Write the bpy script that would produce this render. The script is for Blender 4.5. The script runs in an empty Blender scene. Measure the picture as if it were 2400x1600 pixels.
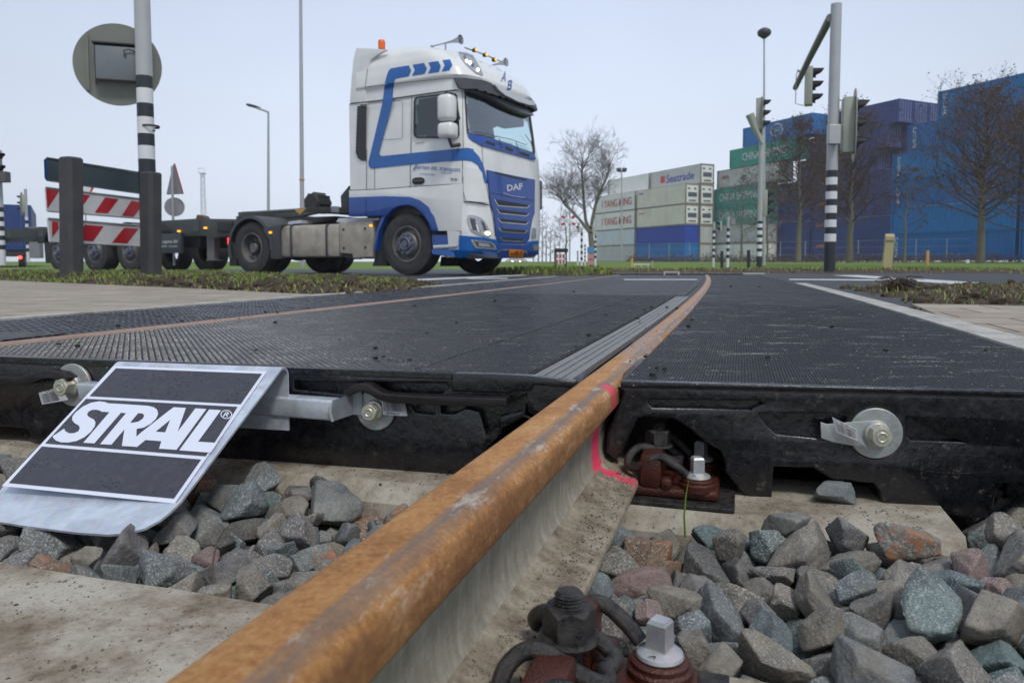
import bpy, bmesh, math, random
from mathutils import Vector, Matrix, Quaternion, noise
from mathutils.bvhtree import BVHTree
R = math.radians; PI = math.pi
S = bpy.context.scene; C = S.collection

# ------------------------------------------------------------ camera, sky, sun, exposure
F, PX, PY, CH = 1750., 1200., 727., .192
PITCH = math.atan(109/1750.)
cd = bpy.data.cameras.new("camera"); cam = bpy.data.objects.new("camera", cd); C.objects.link(cam)
cam.location = (0, 0, CH); cam.rotation_euler = (PI/2-PITCH, 0, 0)
cd.sensor_width = 36; cd.lens = F/2400*36; cd.shift_y = -(800-PY)/2400
cd.clip_start = .02; cd.clip_end = 3000
cd.dof.use_dof = True; cd.dof.focus_distance = 1.25; cd.dof.aperture_fstop = 11.5
S.camera = cam
SUN_EL, SUN_AZ = 55, 25
w = bpy.data.worlds.new("World"); S.world = w; w.use_nodes = True
nt = w.node_tree; bg = nt.nodes['Background']
sky = nt.nodes.new('ShaderNodeTexSky'); sky.sky_type = 'NISHITA'; sky.sun_disc = False
sky.sun_elevation = R(SUN_EL); sky.sun_rotation = R(SUN_AZ); sky.air_density = 1.2; sky.dust_density = 5
tc = nt.nodes.new('ShaderNodeTexCoord'); sx = nt.nodes.new('ShaderNodeSeparateXYZ')
nt.links.new(tc.outputs['Generated'], sx.inputs[0])
rp = nt.nodes.new('ShaderNodeValToRGB'); e = rp.color_ramp.elements        # the cloud layer: palest low down, greyer overhead
e[0].position = 0; e[0].color = (8.6, 9.35, 10.5, 1); e[1].position = .9; e[1].color = (5.7, 6.6, 8.3, 1)
m = rp.color_ramp.elements.new(.32); m.color = (6.3, 7.2, 9.0, 1)
nt.links.new(sx.outputs[2], rp.inputs[0])
nz = nt.nodes.new('ShaderNodeTexNoise'); nz.inputs['Scale'].default_value = 1.6; nz.inputs['Detail'].default_value = 3
nt.links.new(tc.outputs['Generated'], nz.inputs['Vector'])
mr = nt.nodes.new('ShaderNodeMapRange'); mr.inputs['From Min'].default_value = .3; mr.inputs['From Max'].default_value = .7
mr.inputs['To Min'].default_value = .93; mr.inputs['To Max'].default_value = 1.05
nt.links.new(nz.outputs[0], mr.inputs[0])
vm = nt.nodes.new('ShaderNodeVectorMath'); vm.operation = 'SCALE'
m2 = nt.nodes.new('ShaderNodeMapRange'); m2.inputs['From Min'].default_value = .72; m2.inputs['From Max'].default_value = 1; m2.inputs['To Min'].default_value = .84; m2.inputs['To Max'].default_value = 1.04
nt.links.new(sx.outputs[1], m2.inputs[0]); mm = nt.nodes.new('ShaderNodeMath'); mm.operation = 'MULTIPLY'; nt.links.new(mr.outputs[0], mm.inputs[0]); nt.links.new(m2.outputs[0], mm.inputs[1])
nt.links.new(rp.outputs[0], vm.inputs[0]); nt.links.new(mm.outputs[0], vm.inputs['Scale'])
mx = nt.nodes.new('ShaderNodeMix'); mx.data_type = 'RGBA'; mx.inputs[0].default_value = .93
nt.links.new(sky.outputs[0], mx.inputs[6]); nt.links.new(vm.outputs[0], mx.inputs[7])
nt.links.new(mx.outputs[2], bg.inputs[0]); bg.inputs[1].default_value = .087
sd = bpy.data.lights.new("sun", 'SUN'); sd.energy = 1.5; sd.angle = R(11); sd.color = (1, .96, .9)
so = bpy.data.objects.new("sun", sd); C.objects.link(so)
# light arrives from behind the camera's right shoulder
_d = Vector((math.sin(R(SUN_AZ))*math.cos(R(SUN_EL)), -math.cos(R(SUN_AZ))*math.cos(R(SUN_EL)), math.sin(R(SUN_EL))))
so.rotation_euler = _d.to_track_quat('Z', 'Y').to_euler(); sky.sun_rotation = math.atan2(_d.x, _d.y)
S.view_settings.view_transform = 'Standard'; S.view_settings.look = 'None'; S.view_settings.gamma = 1
S.view_settings.exposure = 0.32
S.render.engine = 'CYCLES'

# ------------------------------------------------------------ measuring from the photograph (2400 x 1600 pixels)
_c, _s = math.cos(PITCH), math.sin(PITCH); EYE = Vector((0, 0, CH))
def ray(px, py):
    a = (px-PX)/F; b = -(py-PY)/F
    return Vector((a, _c+b*_s, -_s+b*_c))
def onz(px, py, z=0):
    r = ray(px, py); return EYE+r*((z-CH)/r.z)
def aty(px, py, Y):
    r = ray(px, py); return EYE+r*(Y/r.y)
def onplane(px, py, P, n):
    r = ray(px, py); return EYE+r*((P-EYE).dot(n)/r.dot(n))
def Z(s, ox, oy):
    return lambda x, y: (ox+x/s, oy+y/s)
z1 = Z(2.24, 0, 0); z2 = Z(4.481, 780, 50); z3 = Z(2.94, 500, 350); z4 = Z(4.126, 1280, 300); z5 = Z(2.306, 1700, 0)
q3 = Z(2.352, 0, 800); q4 = Z(2.613, 800, 820); q5 = Z(2.352, 1400, 850); qs = Z(4.704, 100, 920); qp = Z(3.267, 0, 820)
c3 = Z(3.409, 1850, 180); q6 = Z(3.36, 600, 840)

# ------------------------------------------------------------ materials
MATS = {}
class NT:
    def __init__(s, name):
        s.m = bpy.data.materials.new(name); s.m.use_nodes = True; s.t = s.m.node_tree; s.b = s.t.nodes['Principled BSDF']
    def n(s, typ, **kw):
        x = s.t.nodes.new('ShaderNode'+typ)
        for k, v in kw.items():
            if k.startswith('_'): setattr(x, k[1:], v)
            else: x.inputs[int(k[1:]) if k[0] == 'i' and k[1:].isdigit() else k.replace('__', ' ')].default_value = v
        return x
    def l(s, a, b): s.t.links.new(a, b)
    def co(s, kind='Object', scale=(1, 1, 1)):
        c = s.n('TexCoord'); mp = s.n('Mapping'); mp.inputs['Scale'].default_value = scale
        s.l(c.outputs[kind], mp.inputs[0]); return mp.outputs[0]
    def noise(s, vec, scale, detail=5, rough=.55, dist=0):
        x = s.n('TexNoise'); x.inputs['Scale'].default_value = scale; x.inputs['Detail'].default_value = detail
        x.inputs['Roughness'].default_value = rough; x.inputs['Distortion'].default_value = dist
        s.l(vec, x.inputs['Vector']); return x.outputs[0]
    def ramp(s, fac, stops):
        r = s.n('ValToRGB'); el = r.color_ramp.elements
        el[0].position, el[0].color = stops[0][0], c4(stops[0][1]); el[1].position, el[1].color = stops[-1][0], c4(stops[-1][1])
        for p, c in stops[1:-1]:
            q = el.new(p); q.color = c4(c)
        s.l(fac, r.inputs[0]); return r.outputs[0]
    def mix(s, fac, a, b, mode='MIX'):
        x = s.n('Mix'); x.data_type = 'RGBA'; x.blend_type = mode
        for v, i in ((fac, 0), (a, 6), (b, 7)):
            if hasattr(v, 'links') or hasattr(v, 'is_linked'): s.l(v, x.inputs[i])
            else: x.inputs[i].default_value = v if i == 0 else c4(v)
        return x.outputs[2]
    def math(s, op, a, b=0, c=None):
        x = s.n('Math'); x.operation = op
        for i, v in enumerate((a, b) if c is None else (a, b, c)):
            if hasattr(v, 'is_linked'): s.l(v, x.inputs[i])
            else: x.inputs[i].default_value = v
        return x.outputs[0]
    def bump(s, h, strength=.3, dist=.01, prev=None):
        b = s.n('Bump'); b.inputs['Strength'].default_value = strength; b.inputs['Distance'].default_value = dist
        s.l(h, b.inputs['Height'])
        if prev: s.l(prev, b.inputs['Normal'])
        s.l(b.outputs[0], s.b.inputs['Normal']); return b.outputs[0]
    def set(s, col=None, rough=None, metal=None, spec=None, **kw):
        for v, k in ((col, 'Base Color'), (rough, 'Roughness'), (metal, 'Metallic'), (spec, 'Specular IOR Level')):
            if v is None: continue
            if hasattr(v, 'is_linked'): s.l(v, s.b.inputs[k])
            else: s.b.inputs[k].default_value = c4(v) if k == 'Base Color' else v
        for k, v in kw.items(): s.b.inputs[k.replace('_', ' ')].default_value = v
        return s.m
def c4(c):
    if isinstance(c, (int, float)): c = (c, c, c)
    return tuple(c)[:3]+(1,)
def srgb(r, g, b):
    f = lambda v: ((v/255+.055)/1.055)**2.4 if v/255 > .04045 else v/255/12.92
    return (f(r), f(g), f(b))
def paint(name, col, rough=.4, metal=0, dirt=.25, scale=3, bump=0, coat=0, spec=.5, dcol=None):
    """a plain finish with uneven wear"""
    if name in MATS: return MATS[name]
    t = NT(name); v = t.co()
    n = t.noise(v, scale, 6, .65)
    d = dcol or tuple(x*.55 for x in col)
    c = t.mix(t.ramp(n, [(.35, 0), (.75, dirt)]), col, d)
    t.set(c, rough, metal, spec); t.b.inputs['Coat Weight'].default_value = coat
    rr = t.n('MapRange'); t.l(n, rr.inputs[0]); rr.inputs[3].default_value = max(0, rough-.1); rr.inputs[4].default_value = min(1, rough+.12)
    t.l(rr.outputs[0], t.b.inputs['Roughness'])
    if bump: t.bump(t.noise(v, scale*12, 4), bump, .004)
    MATS[name] = t.m; return t.m
def glow(name, col, st):
    t = NT(name); t.set(col, .3); t.b.inputs['Emission Color'].default_value = c4(col); t.b.inputs['Emission Strength'].default_value = st
    MATS[name] = t.m; return t.m

def m_rubber(name, top=True, pitch=.012, gloss=.42, dust=.5, grid=None, plain=False):
    t = NT(name); v = t.co()
    n = t.noise(v, 9, 8, .7); n2 = t.noise(v, 60, 4, .7); n3 = t.noise(v, 2.2, 4, .6)
    if not top:
        base = t.mix(n3, (.0035, .0035, .005), (.008, .008, .011))
        c = t.mix(t.ramp(n2, [(.58, 0), (.75, .35)]), base, (.09, .085, .08))
        up = t.noise(v, 34, 6, .8)
        c = t.mix(t.ramp(up, [(.60, 0), (.68, .75)]), c, (.13, .11, .08))
        c = t.mix(t.ramp(t.noise(v, 210, 3, .7), [(.70, 0), (.74, .8)]), c, (.3, .28, .25))
        t.set(c, t.ramp(n2, [(.35, gloss-.14), (.7, gloss+.16)]), 0, .75); t.bump(t.noise(v, 70, 5, .6), .35, .003)
        MATS[name] = t.m; return t.m
    base = t.mix(n3, (.006, .0065, .009), (.015, .016, .021))
    sp = t.noise(t.co('Object', (1, 2.6, 1)), 6, 7, .75); n5 = t.noise(v, 190, 3, .7)
    patch = t.math('MULTIPLY', t.ramp(sp, [(.55, 0), (.66, 1)]), t.ramp(n5, [(.47, 0), (.56, 1)]))
    u = t.n('TexCoord'); mp = t.n('Mapping'); mp.inputs['Rotation'].default_value = (0, 0, R(17.1+45)); mp.inputs['Scale'].default_value = (1/pitch,)*3
    t.l(u.outputs['Object'], mp.inputs[0]); sp_ = t.n('SeparateXYZ'); t.l(mp.outputs[0], sp_.inputs[0])
    fx = t.math('PINGPONG', sp_.outputs[0], .5); fy = t.math('PINGPONG', sp_.outputs[1], .5)
    h = t.math('MINIMUM', t.math('MULTIPLY', fx, 3.2), t.math('MULTIPLY', fy, 3.2)); h = t.math('MINIMUM', h, .8)
    c = t.mix(t.ramp(h, [(.1, 0), (.7, 1)]), (.004, .004, .006), base) if not plain else t.mix(0, base, base)
    if plain: h = n2
    c = t.mix(t.math('MULTIPLY', patch, dust), c, (.36, .33, .32))
    vo = t.n('TexVoronoi'); vo.inputs['Scale'].default_value = 60; t.l(v, vo.inputs['Vector'])
    sel = t.math('MULTIPLY', t.ramp(vo.outputs['Distance'], [(.05, 1), (.13, 0)]), t.ramp(n, [(.46, 0), (.56, 1)]))
    c = t.mix(t.math('MULTIPLY', sel, .85), c, (.45, .42, .39)); hh = h
    if grid:                                      # wider moulded grooves, their floors dusty
        m2 = t.n('Mapping'); m2.inputs['Rotation'].default_value = (0, 0, R(17.1+grid[2])); m2.inputs['Scale'].default_value = (1/grid[0], 1/grid[1], 1)
        t.l(u.outputs['Object'], m2.inputs[0]); s2 = t.n('SeparateXYZ'); t.l(m2.outputs[0], s2.inputs[0])
        gx = t.math('MULTIPLY', t.math('PINGPONG', s2.outputs[0], .5), grid[0]); gy = t.math('MULTIPLY', t.math('PINGPONG', s2.outputs[1], .5), grid[1])
        g = t.math('MINIMUM', gx, gy); gk = t.ramp(g, [(.0012, 0), (.0034, 1)]); ds = t.ramp(t.noise(v, 12, 5, .7), [(.42, .05), (.62, .8)])
        c = t.mix(gk, t.mix(t.math('MULTIPLY', ds, grid[3]), (.004, .004, .005), (.33, .30, .27)), c); hh = t.math('MULTIPLY', h, gk)
    t.set(c, t.ramp(n, [(.3, gloss-.1), (.7, gloss+.16)]), 0, .40)
    t.bump(hh, .9 if not plain else .2, .005, t.bump(n2, .15, .002))
    MATS[name] = t.m; return t.m
def m_rail():
    # three finishes of one rail; UV: u along (m), v round the profile (m)
    out = []
    t = NT('rusty rail head'); v = t.co('UV', (1, 1, 1)); vo = t.co('Object')
    n = t.noise(t.co('UV', (1.6, 90, 1)), 1, 4, .6); n2 = t.noise(vo, 150, 8, .8); nb = t.noise(vo, 9, 6, .7); nm = t.noise(t.co('UV', (14, 40, 1)), 1, 6, .75)
    sx_ = t.n('SeparateXYZ'); t.l(v, sx_.inputs[0]); vv = sx_.outputs[1]
    c = t.ramp(t.mix(.45, n2, nb), [(.33, (.15, .062, .024)), (.44, (.33, .145, .042)), (.51, (.47, .22, .066)), (.58, (.55, .30, .11)), (.67, (.52, .36, .22))])
    farm = t.math('MULTIPLY', t.ramp(sx_.outputs[0], [(.35, 0), (.8, 1)]), t.ramp(t.noise(t.co('UV', (.9, 7, 1)), 2, 4, .6), [(.46, 1), (.6, .1)]))
    c = t.mix(farm, c, t.ramp(n2, [(.35, (.24, .15, .11)), (.6, (.42, .30, .235))]))
    wob = t.math('ADD', vv, t.math('MULTIPLY', t.math('SUBTRACT', n, .5), .012))
    side = t.ramp(wob, [(.098, 0), (.108, 1)])
    c = t.mix(t.math('MULTIPLY', side, t.ramp(nm, [(.4, .75), (.62, .15)])), c, (.17, .075, .038))
    st = t.ramp(wob, [(.074, 0), (.081, 1), (.088, 1), (.098, 0)])
    c = t.mix(t.math('MULTIPLY', st, t.ramp(t.mix(.5, nm, n), [(.38, .25), (.55, .95)])), c, (.17, .145, .13))
    fl = t.math('MULTIPLY', t.ramp(wob, [(.066, 0), (.074, 1), (.100, 1), (.112, .3)]), t.ramp(nm, [(.54, 0), (.64, 1)]))
    c = t.mix(t.math('MULTIPLY', fl, .75), c, (.60, .50, .41))
    c = t.mix(t.math('MULTIPLY', t.ramp(wob, [(.128, 0), (.133, 1), (.137, 1), (.142, 0)]), .6), c, (.07, .035, .02))
    c = t.mix(t.math('MULTIPLY', t.ramp(n2, [(.62, 0), (.70, 1)]), .6), c, (.68, .55, .42))
    out.append((t, c, n2, v, (.295, .021), (.03, .13)))
    t2 = NT('pale scaly rail web'); v = t2.co('UV'); vs = t2.co('UV', (95, 14, 1)); vo = t2.co('Object')
    n = t2.noise(vs, 1, 6, .7, .3); n2 = t2.noise(vo, 30, 7, .7)
    c = t2.ramp(t2.mix(.4, n, n2), [(.30, (.16, .145, .11)), (.5, (.27, .25, .20)), (.68, (.38, .36, .30))])
    c = t2.mix(t2.math('MULTIPLY', t2.ramp(t2.noise(vo, 9, 5, .7), [(.5, 0), (.7, 1)]), .45), c, (.22, .21, .17))
    out.append((t2, c, n2, v, (.284, .032), (.1, .2)))
    t3 = NT('dusty rail foot'); v = t3.co('UV'); vo = t3.co('Object')
    n = t3.noise(vo, 26, 9, .75); n2 = t3.noise(vo, 160, 4, .7); n3 = t3.noise(vo, 6, 4, .6)
    c = t3.ramp(n, [(.35, (.12, .09, .06)), (.5, (.25, .21, .155)), (.68, (.40, .36, .29))])
    c = t3.mix(t3.math('MULTIPLY', t3.ramp(n2, [(.60, 0), (.66, 1)]), t3.ramp(n3, [(.35, .25), (.65, .95)])), c, (.07, .05, .04))
    out.append((t3, c, n, v, (.283, .02), (.1, .4)))
    for t, c, h, v, (u0, wd), vr in out:
        sp = t.n('SeparateXYZ'); t.l(v, sp.inputs[0])
        nn = t.noise(v, 75, 5, .7)
        d = t.math('ABSOLUTE', t.math('SUBTRACT', t.math('ADD', sp.outputs[0], t.math('MULTIPLY', t.math('SUBTRACT', nn, .5), .034)), u0))
        mk = t.ramp(d, [(wd*.75, 1), (wd*1.15, 0)])
        if t.m.name.startswith('rusty'): 
            lim = t.ramp(sp.outputs[1], [(.080, 0), (.086, 1), (.128, 1), (.136, 0)]); mk = t.math('MULTIPLY', mk, lim); mk = t.math('MULTIPLY', mk, t.ramp(nn, [(.36, .15), (.46, .9)]))
        elif t.m.name.startswith('dusty'):
            mk = t.math('MULTIPLY', mk, t.ramp(t.noise(v, 40, 3, .6), [(.44, 0), (.52, 1)]))
        mk = t.math('MULTIPLY', mk, t.ramp(t.noise(vo, 120, 4, .7), [(.34, .3), (.5, 1)])); c = t.mix(mk, c, (.80, .045, .13))
        t.set(c, .62, 0, .35); t.bump(h, .8, .004); MATS[t.m.name] = t.m
    return [o[0].m for o in out]
def m_concrete(name='weathered sleeper concrete', a=(.24, .205, .155), b=(.39, .365, .30), dark=(.12, .085, .05)):
    t = NT(name); v = t.co(); vs = t.co('Object', (1, 1, 1))
    n = t.noise(v, 7, 9, .68); n2 = t.noise(v, 70, 6, .7); n3 = t.noise(v, 170, 3, .6)
    c = t.ramp(t.mix(.3, n, n2), [(.36, dark), (.46, a), (.57, b)])
    c = t.mix(t.math('MULTIPLY', t.ramp(n2, [(.55, 0), (.68, 1)]), .45), c, dark)
    c = t.mix(t.ramp(n3, [(.66, 0), (.69, 1)]), c, (.05, .04, .035)); c = t.mix(t.ramp(t.noise(v, 60, 3, .5), [(.72, 0), (.735, 1)]), c, (.03, .022, .02))
    t.set(c, .8, 0, .3); t.bump(t.mix(.5, n2, n3), .5, .0025); MATS[name] = t.m; return t.m
def m_stone(name, ramp=None, rust=0):
    t = NT(name); v = t.co(); oi = t.n('ObjectInfo')
    if ramp is None:
        ramp = [(0, (.135, .125, .105)), (.2, (.17, .16, .14)), (.38, (.11, .108, .105)), (.52, (.14, .138, .14)), (.66, (.11, .135, .145)), (.8, (.10, .13, .145)), (.93, (.18, .17, .15)), (1, (.08, .08, .078))]
    base = t.ramp(oi.outputs['Random'], ramp)
    off = t.n('VectorMath'); off.operation = 'ADD'
    t.l(v, off.inputs[0]); mm = t.n('VectorMath'); mm.operation = 'SCALE'; cx = t.n('CombineXYZ')
    for i in range(3): t.l(oi.outputs['Random'], cx.inputs[i])
    t.l(cx.outputs[0], mm.inputs[0]); mm.inputs['Scale'].default_value = 20; t.l(mm.outputs[0], off.inputs[1]); v = off.outputs[0]
    n = t.noise(v, 22, 6, .7); n2 = t.noise(v, 330, 5, .8); n3 = t.noise(v, 520, 3, .8); n4 = t.noise(v, 90, 5, .7)
    c = t.mix(1.0, base, t.ramp(n, [(.3, (.55, .55, .58)), (.7, (1.7, 1.65, 1.55))]), 'MULTIPLY')
    spk = t.math('MULTIPLY', t.ramp(n2, [(.52, 0), (.60, 1)]), t.math('ADD', t.math('MULTIPLY', t.math('FRACT', t.math('MULTIPLY', oi.outputs['Random'], 17.3)), .65), .12)); c = t.mix(spk, c, (.52, .52, .49))
    c = t.mix(t.math('MULTIPLY', t.ramp(n3, [(.56, 0), (.64, 1)]), .7), c, (.035, .032, .03))
    c = t.mix(t.math('MULTIPLY', t.ramp(t.noise(v, 30, 4, .6), [(.52, 0), (.68, 1)]), .3), c, (.22, .18, .12))
    if rust: c = t.mix(t.ramp(t.noise(v, 45, 6, .75), [(.56-.1*rust, 0), (.66-.1*rust, .8)]), c, (.34, .13, .045))
    t.set(c, .72, 0, .35); b = t.bump(n4, .55, .004); t.bump(n2, .3, .0012, b); MATS[name] = t.m; return t.m
def m_galv(name='galvanised steel', base=(.52, .56, .6), stain=.4, rough=.38):
    t = NT(name); v = t.co(); n = t.noise(v, 22, 7, .7, .4); n2 = t.noise(v, 4, 4, .6); vo = t.n('TexVoronoi'); vo.inputs['Scale'].default_value = 110; t.l(v, vo.inputs['Vector'])
    c = t.ramp(n, [(.3, tuple(x*.78 for x in base)), (.5, base), (.7, tuple(min(1, x*1.18) for x in base))])
    c = t.mix(.12, c, vo.outputs['Color'], 'SOFT_LIGHT')
    c = t.mix(t.math('MULTIPLY', t.ramp(t.noise(v, 13, 6, .8), [(.58, 0), (.7, 1)]), stain), c, (.36, .29, .2))
    t.set(c, t.ramp(n, [(.3, rough-.08), (.7, rough+.2)]), .55, .5); t.bump(t.noise(v, 140, 4), .2, .001); MATS[name] = t.m; return t.m
def m_ground(name, stops, scale=3, fine=40, rough=.9, bump=.5, dist=.02):
    t = NT(name); v = t.co(); n = t.noise(v, scale, 8, .7); n2 = t.noise(v, fine, 6, .7)
    c = t.ramp(t.mix(.4, n, n2), stops); t.set(c, rough, 0, .25); t.bump(n2, bump, dist); MATS[name] = t.m; return t.m

# ------------------------------------------------------------ mesh helpers
ROOTM = {}
def pm(o):                                    # world matrix of an object from its own and its parents' transforms
    M = o.matrix_basis.copy()
    while o.parent: o = o.parent; M = o.matrix_basis @ M
    return M
def newmesh(name, bm, mats, smooth=False):
    me = bpy.data.meshes.new(name); bm.to_mesh(me); bm.free()
    for x in (mats if isinstance(mats, (list, tuple)) else [mats]): me.materials.append(x)
    if smooth:
        me.polygons.foreach_set('use_smooth', [True]*len(me.polygons))
        try: me.set_sharp_from_angle(angle=smooth if smooth is not True else R(40))
        except Exception: pass
    return me
def obj(name, bm, mats, parent=None, smooth=False, local=False, recalc=True):
    if recalc: bmesh.ops.recalc_face_normals(bm, faces=bm.faces)
    if parent and not local: bm.transform(pm(parent).inverted())
    o = bpy.data.objects.new(name, newmesh(name, bm, mats, smooth)); C.objects.link(o)
    if parent: o.parent = parent
    return o
def tag(o, label=None, cat=None, group=None, kind=None):
    for k, v in (('label', label), ('category', cat), ('group', group), ('kind', kind)):
        if v: o[k] = v
    return o
def root(name, loc, rz=0, label=None, cat=None, group=None):
    o = bpy.data.objects.new(name, None); C.objects.link(o); o.location = loc; o.rotation_euler = (0, 0, rz)
    o.empty_display_size = .1
    bpy.context.view_layer.update()
    return tag(o, label, cat, group)
def structo(name, bm, m, **k): return tag(obj(name, bm, m, **k), kind='structure')
def copy_tree(o, parent=None):
    c = o.copy(); C.objects.link(c); c.parent = parent
    for ch in list(o.children): copy_tree(ch, c)
    return c
def box(bm, c, d, M=None, bev=0):
    r = bmesh.ops.create_cube(bm, size=1); vs = r['verts']
    for v in vs: v.co = Vector((v.co.x*d[0]+c[0], v.co.y*d[1]+c[1], v.co.z*d[2]+c[2]))
    if bev:
        es = list({e for v in vs for e in v.link_edges}); g = bmesh.ops.bevel(bm, geom=es, offset=bev, segments=2, affect='EDGES', profile=.5)
        vs = list({v for f in g['faces'] for v in f.verts} | {v for v in vs if v.is_valid})
    if M is not None:
        for v in vs: v.co = M @ v.co
    return vs
def boxab(bm, a, b, M=None, bev=0):
    return box(bm, [(p+q)/2 for p, q in zip(a, b)], [abs(q-p) for p, q in zip(a, b)], M, bev)
def tube(bm, pts, rad, n=10, cap=True):
    pts = [Vector(p) for p in pts]; rings = []; up = None
    for i, p in enumerate(pts):
        d = (pts[min(i+1, len(pts)-1)]-pts[max(i-1, 0)]).normalized()
        if up is None: up = d.orthogonal().normalized()
        up = (up-d*up.dot(d)); up = up.normalized() if up.length > 1e-6 else d.orthogonal().normalized()
        q = d.cross(up); r = rad[i] if isinstance(rad, (list, tuple)) else rad
        rings.append([bm.verts.new(p+(up*math.cos(a)+q*math.sin(a))*r) for a in [2*PI*k/n for k in range(n)]])
    for a, b in zip(rings, rings[1:]):
        for k in range(n): bm.faces.new((a[k], a[(k+1) % n], b[(k+1) % n], b[k]))
    if cap:
        bm.faces.new(rings[0][::-1]); bm.faces.new(rings[-1])
    return [v for r_ in rings for v in r_]
def lathe(bm, prof, M=None, n=32):
    """profile of (radius, height) turned about +z, then placed by M"""
    rings = []
    for r, h in prof:
        rings.append([bm.verts.new((r*math.cos(2*PI*k/n), r*math.sin(2*PI*k/n), h)) for k in range(n)] if r > 1e-6 else [bm.verts.new((0, 0, h))])
    for a, b in zip(rings, rings[1:]):
        for k in range(n):
            j = (k+1) % n
            if len(a) == 1 and len(b) == 1: continue
            if len(a) == 1: bm.faces.new((a[0], b[j], b[k]))
            elif len(b) == 1: bm.faces.new((a[k], a[j], b[0]))
            else: bm.faces.new((a[k], a[j], b[j], b[k]))
    vs = [v for r_ in rings for v in r_]
    if M is not None:
        for v in vs: v.co = M @ v.co
    return vs
def frame(o, x, y, z):                          # matrix from axes
    M = Matrix((x, y, z)).transposed().to_4x4(); M.translation = Vector(o); return M
def axisM(o, d, upv=(0, 0, 1)):                 # z axis along d
    d = Vector(d).normalized(); u = Vector(upv)
    if abs(u.dot(d)) > .99: u = Vector((1, 0, 0))
    x = u.cross(d).normalized(); y = d.cross(x); return frame(o, x, y, d)
def poly_curve(loops, ext=0, bevel=0, res=2):
    """filled 2D outline with holes, optional thickness and rounded edge, as a bmesh in the xy plane"""
    cu = bpy.data.curves.new('t', 'CURVE'); cu.dimensions = '2D'; cu.fill_mode = 'BOTH' if ext or bevel else 'FRONT'
    cu.extrude = ext; cu.bevel_depth = bevel; cu.bevel_resolution = res
    for lp in loops:
        sp = cu.splines.new('POLY'); sp.points.add(len(lp)-1)
        for i, p in enumerate(lp): sp.points[i].co = (p[0], p[1], 0, 1)
        sp.use_cyclic_u = True
    return curve_bm(cu)
def curve_bm(cu):
    o = bpy.data.objects.new('t', cu); C.objects.link(o); bpy.context.view_layer.update()
    me = bpy.data.meshes.new_from_object(o.evaluated_get(bpy.context.evaluated_depsgraph_get()))
    bm = bmesh.new(); bm.from_mesh(me); bpy.data.objects.remove(o); bpy.data.curves.remove(cu); bpy.data.meshes.remove(me)
    bmesh.ops.remove_doubles(bm, verts=bm.verts, dist=1e-6); return bm
def text_bm(s, size=1, ext=0, bold=0, shear=0, space=1, fit=None):
    cu = bpy.data.curves.new('t', 'FONT'); cu.body = s; cu.size = size; cu.extrude = ext; cu.offset = bold; cu.shear = shear
    cu.space_character = space; cu.align_x = 'CENTER'; cu.align_y = 'CENTER'; cu.resolution_u = 3
    bm = curve_bm(cu)
    if fit:
        xs = [v.co.x for v in bm.verts]; ys = [v.co.y for v in bm.verts]
        a, b, c_, d = min(xs), max(xs), min(ys), max(ys)
        for v in bm.verts:
            v.co.x = (v.co.x-(a+b)/2)/(b-a)*fit[0]; v.co.y = (v.co.y-(c_+d)/2)/(d-c_)*fit[1]
    return bm
def smooth_loop(pts, n=3, k=1):
    for _ in range(k):
        out = []
        for i in range(len(pts)):
            a, b = pts[i], pts[(i+1) % len(pts)]
            out += [(a[0]*.75+b[0]*.25, a[1]*.75+b[1]*.25), (a[0]*.25+b[0]*.75, a[1]*.25+b[1]*.75)]
        pts = out
    return pts
def mapbm(bm, f):
    for v in bm.verts: v.co = f(v.co)
    return bm
def gridcut(bm, step):
    """cut a flat xy mesh into cells so it can follow a curved surface"""
    xs = [v.co.x for v in bm.verts]; ys = [v.co.y for v in bm.verts]
    for ax, lo, hi in ((0, min(xs), max(xs)), (1, min(ys), max(ys))):
        p = math.floor(lo/step)*step+step
        while p < hi:
            co = [0, 0, 0]; no = [0, 0, 0]; co[ax] = p; no[ax] = 1
            bmesh.ops.bisect_plane(bm, geom=bm.verts[:]+bm.edges[:]+bm.faces[:], plane_co=co, plane_no=no, dist=1e-5)
            p += step
    return bm
def circ(cx, cy, rx, ry=None, n=28): 
    ry = ry or rx; return [(cx+rx*math.cos(2*PI*i/n), cy+ry*math.sin(2*PI*i/n)) for i in range(n)]

# ------------------------------------------------------------ the track frame
TH = R(17.1); TO = (-.24+.314*.9-.0027*.81, .9)
SA, TA = Vector((math.sin(TH), math.cos(TH), 0)), Vector((math.cos(TH), -math.sin(TH), 0))   # along, to the right
def W(s, t, z=0): return Vector((TO[0], TO[1], z))+SA*s+TA*t
def xr(Y): return -.24+.314*Y-.0027*Y*Y
def rail_pt(Y, t, z=0):                         # point at lateral distance t from the right-hand rail, following the curve
    g = .314-.0054*Y; d = Vector((g, 1, 0)).normalized(); n = Vector((d.y, -d.x, 0))
    return Vector((xr(Y), Y, z))+n*t
rubber = m_rubber('moulded rubber tread', pitch=.0125, grid=(.062, .031, 45, .15), dust=.55)
rubber2 = m_rubber('fine moulded rubber tread', pitch=.0075, gloss=.5, dust=.85)
rubber3 = m_rubber('coarse moulded rubber tread', pitch=.015, gloss=.4)
rubber4 = m_rubber('padded rubber tread', pitch=.013, gloss=.42, grid=(.075, .028, 0, .8), dust=.3)
plain1 = m_rubber('studded rubber', plain=True, gloss=.27, dust=.55); plain2 = m_rubber('finely studded rubber', plain=True, gloss=.32, dust=.95)
padfloor = paint('dusty groove floor', (.10, .095, .085), .85, 0, .8, 9, .3, 0, .2, (.02, .02, .02)); darkfloor = paint('dark groove floor', (.012, .012, .014), .7, 0, .6, 40, .3, 0, .3, (.07, .065, .06))
rubside = m_rubber('black rubber flank', top=False, gloss=.30)
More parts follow.
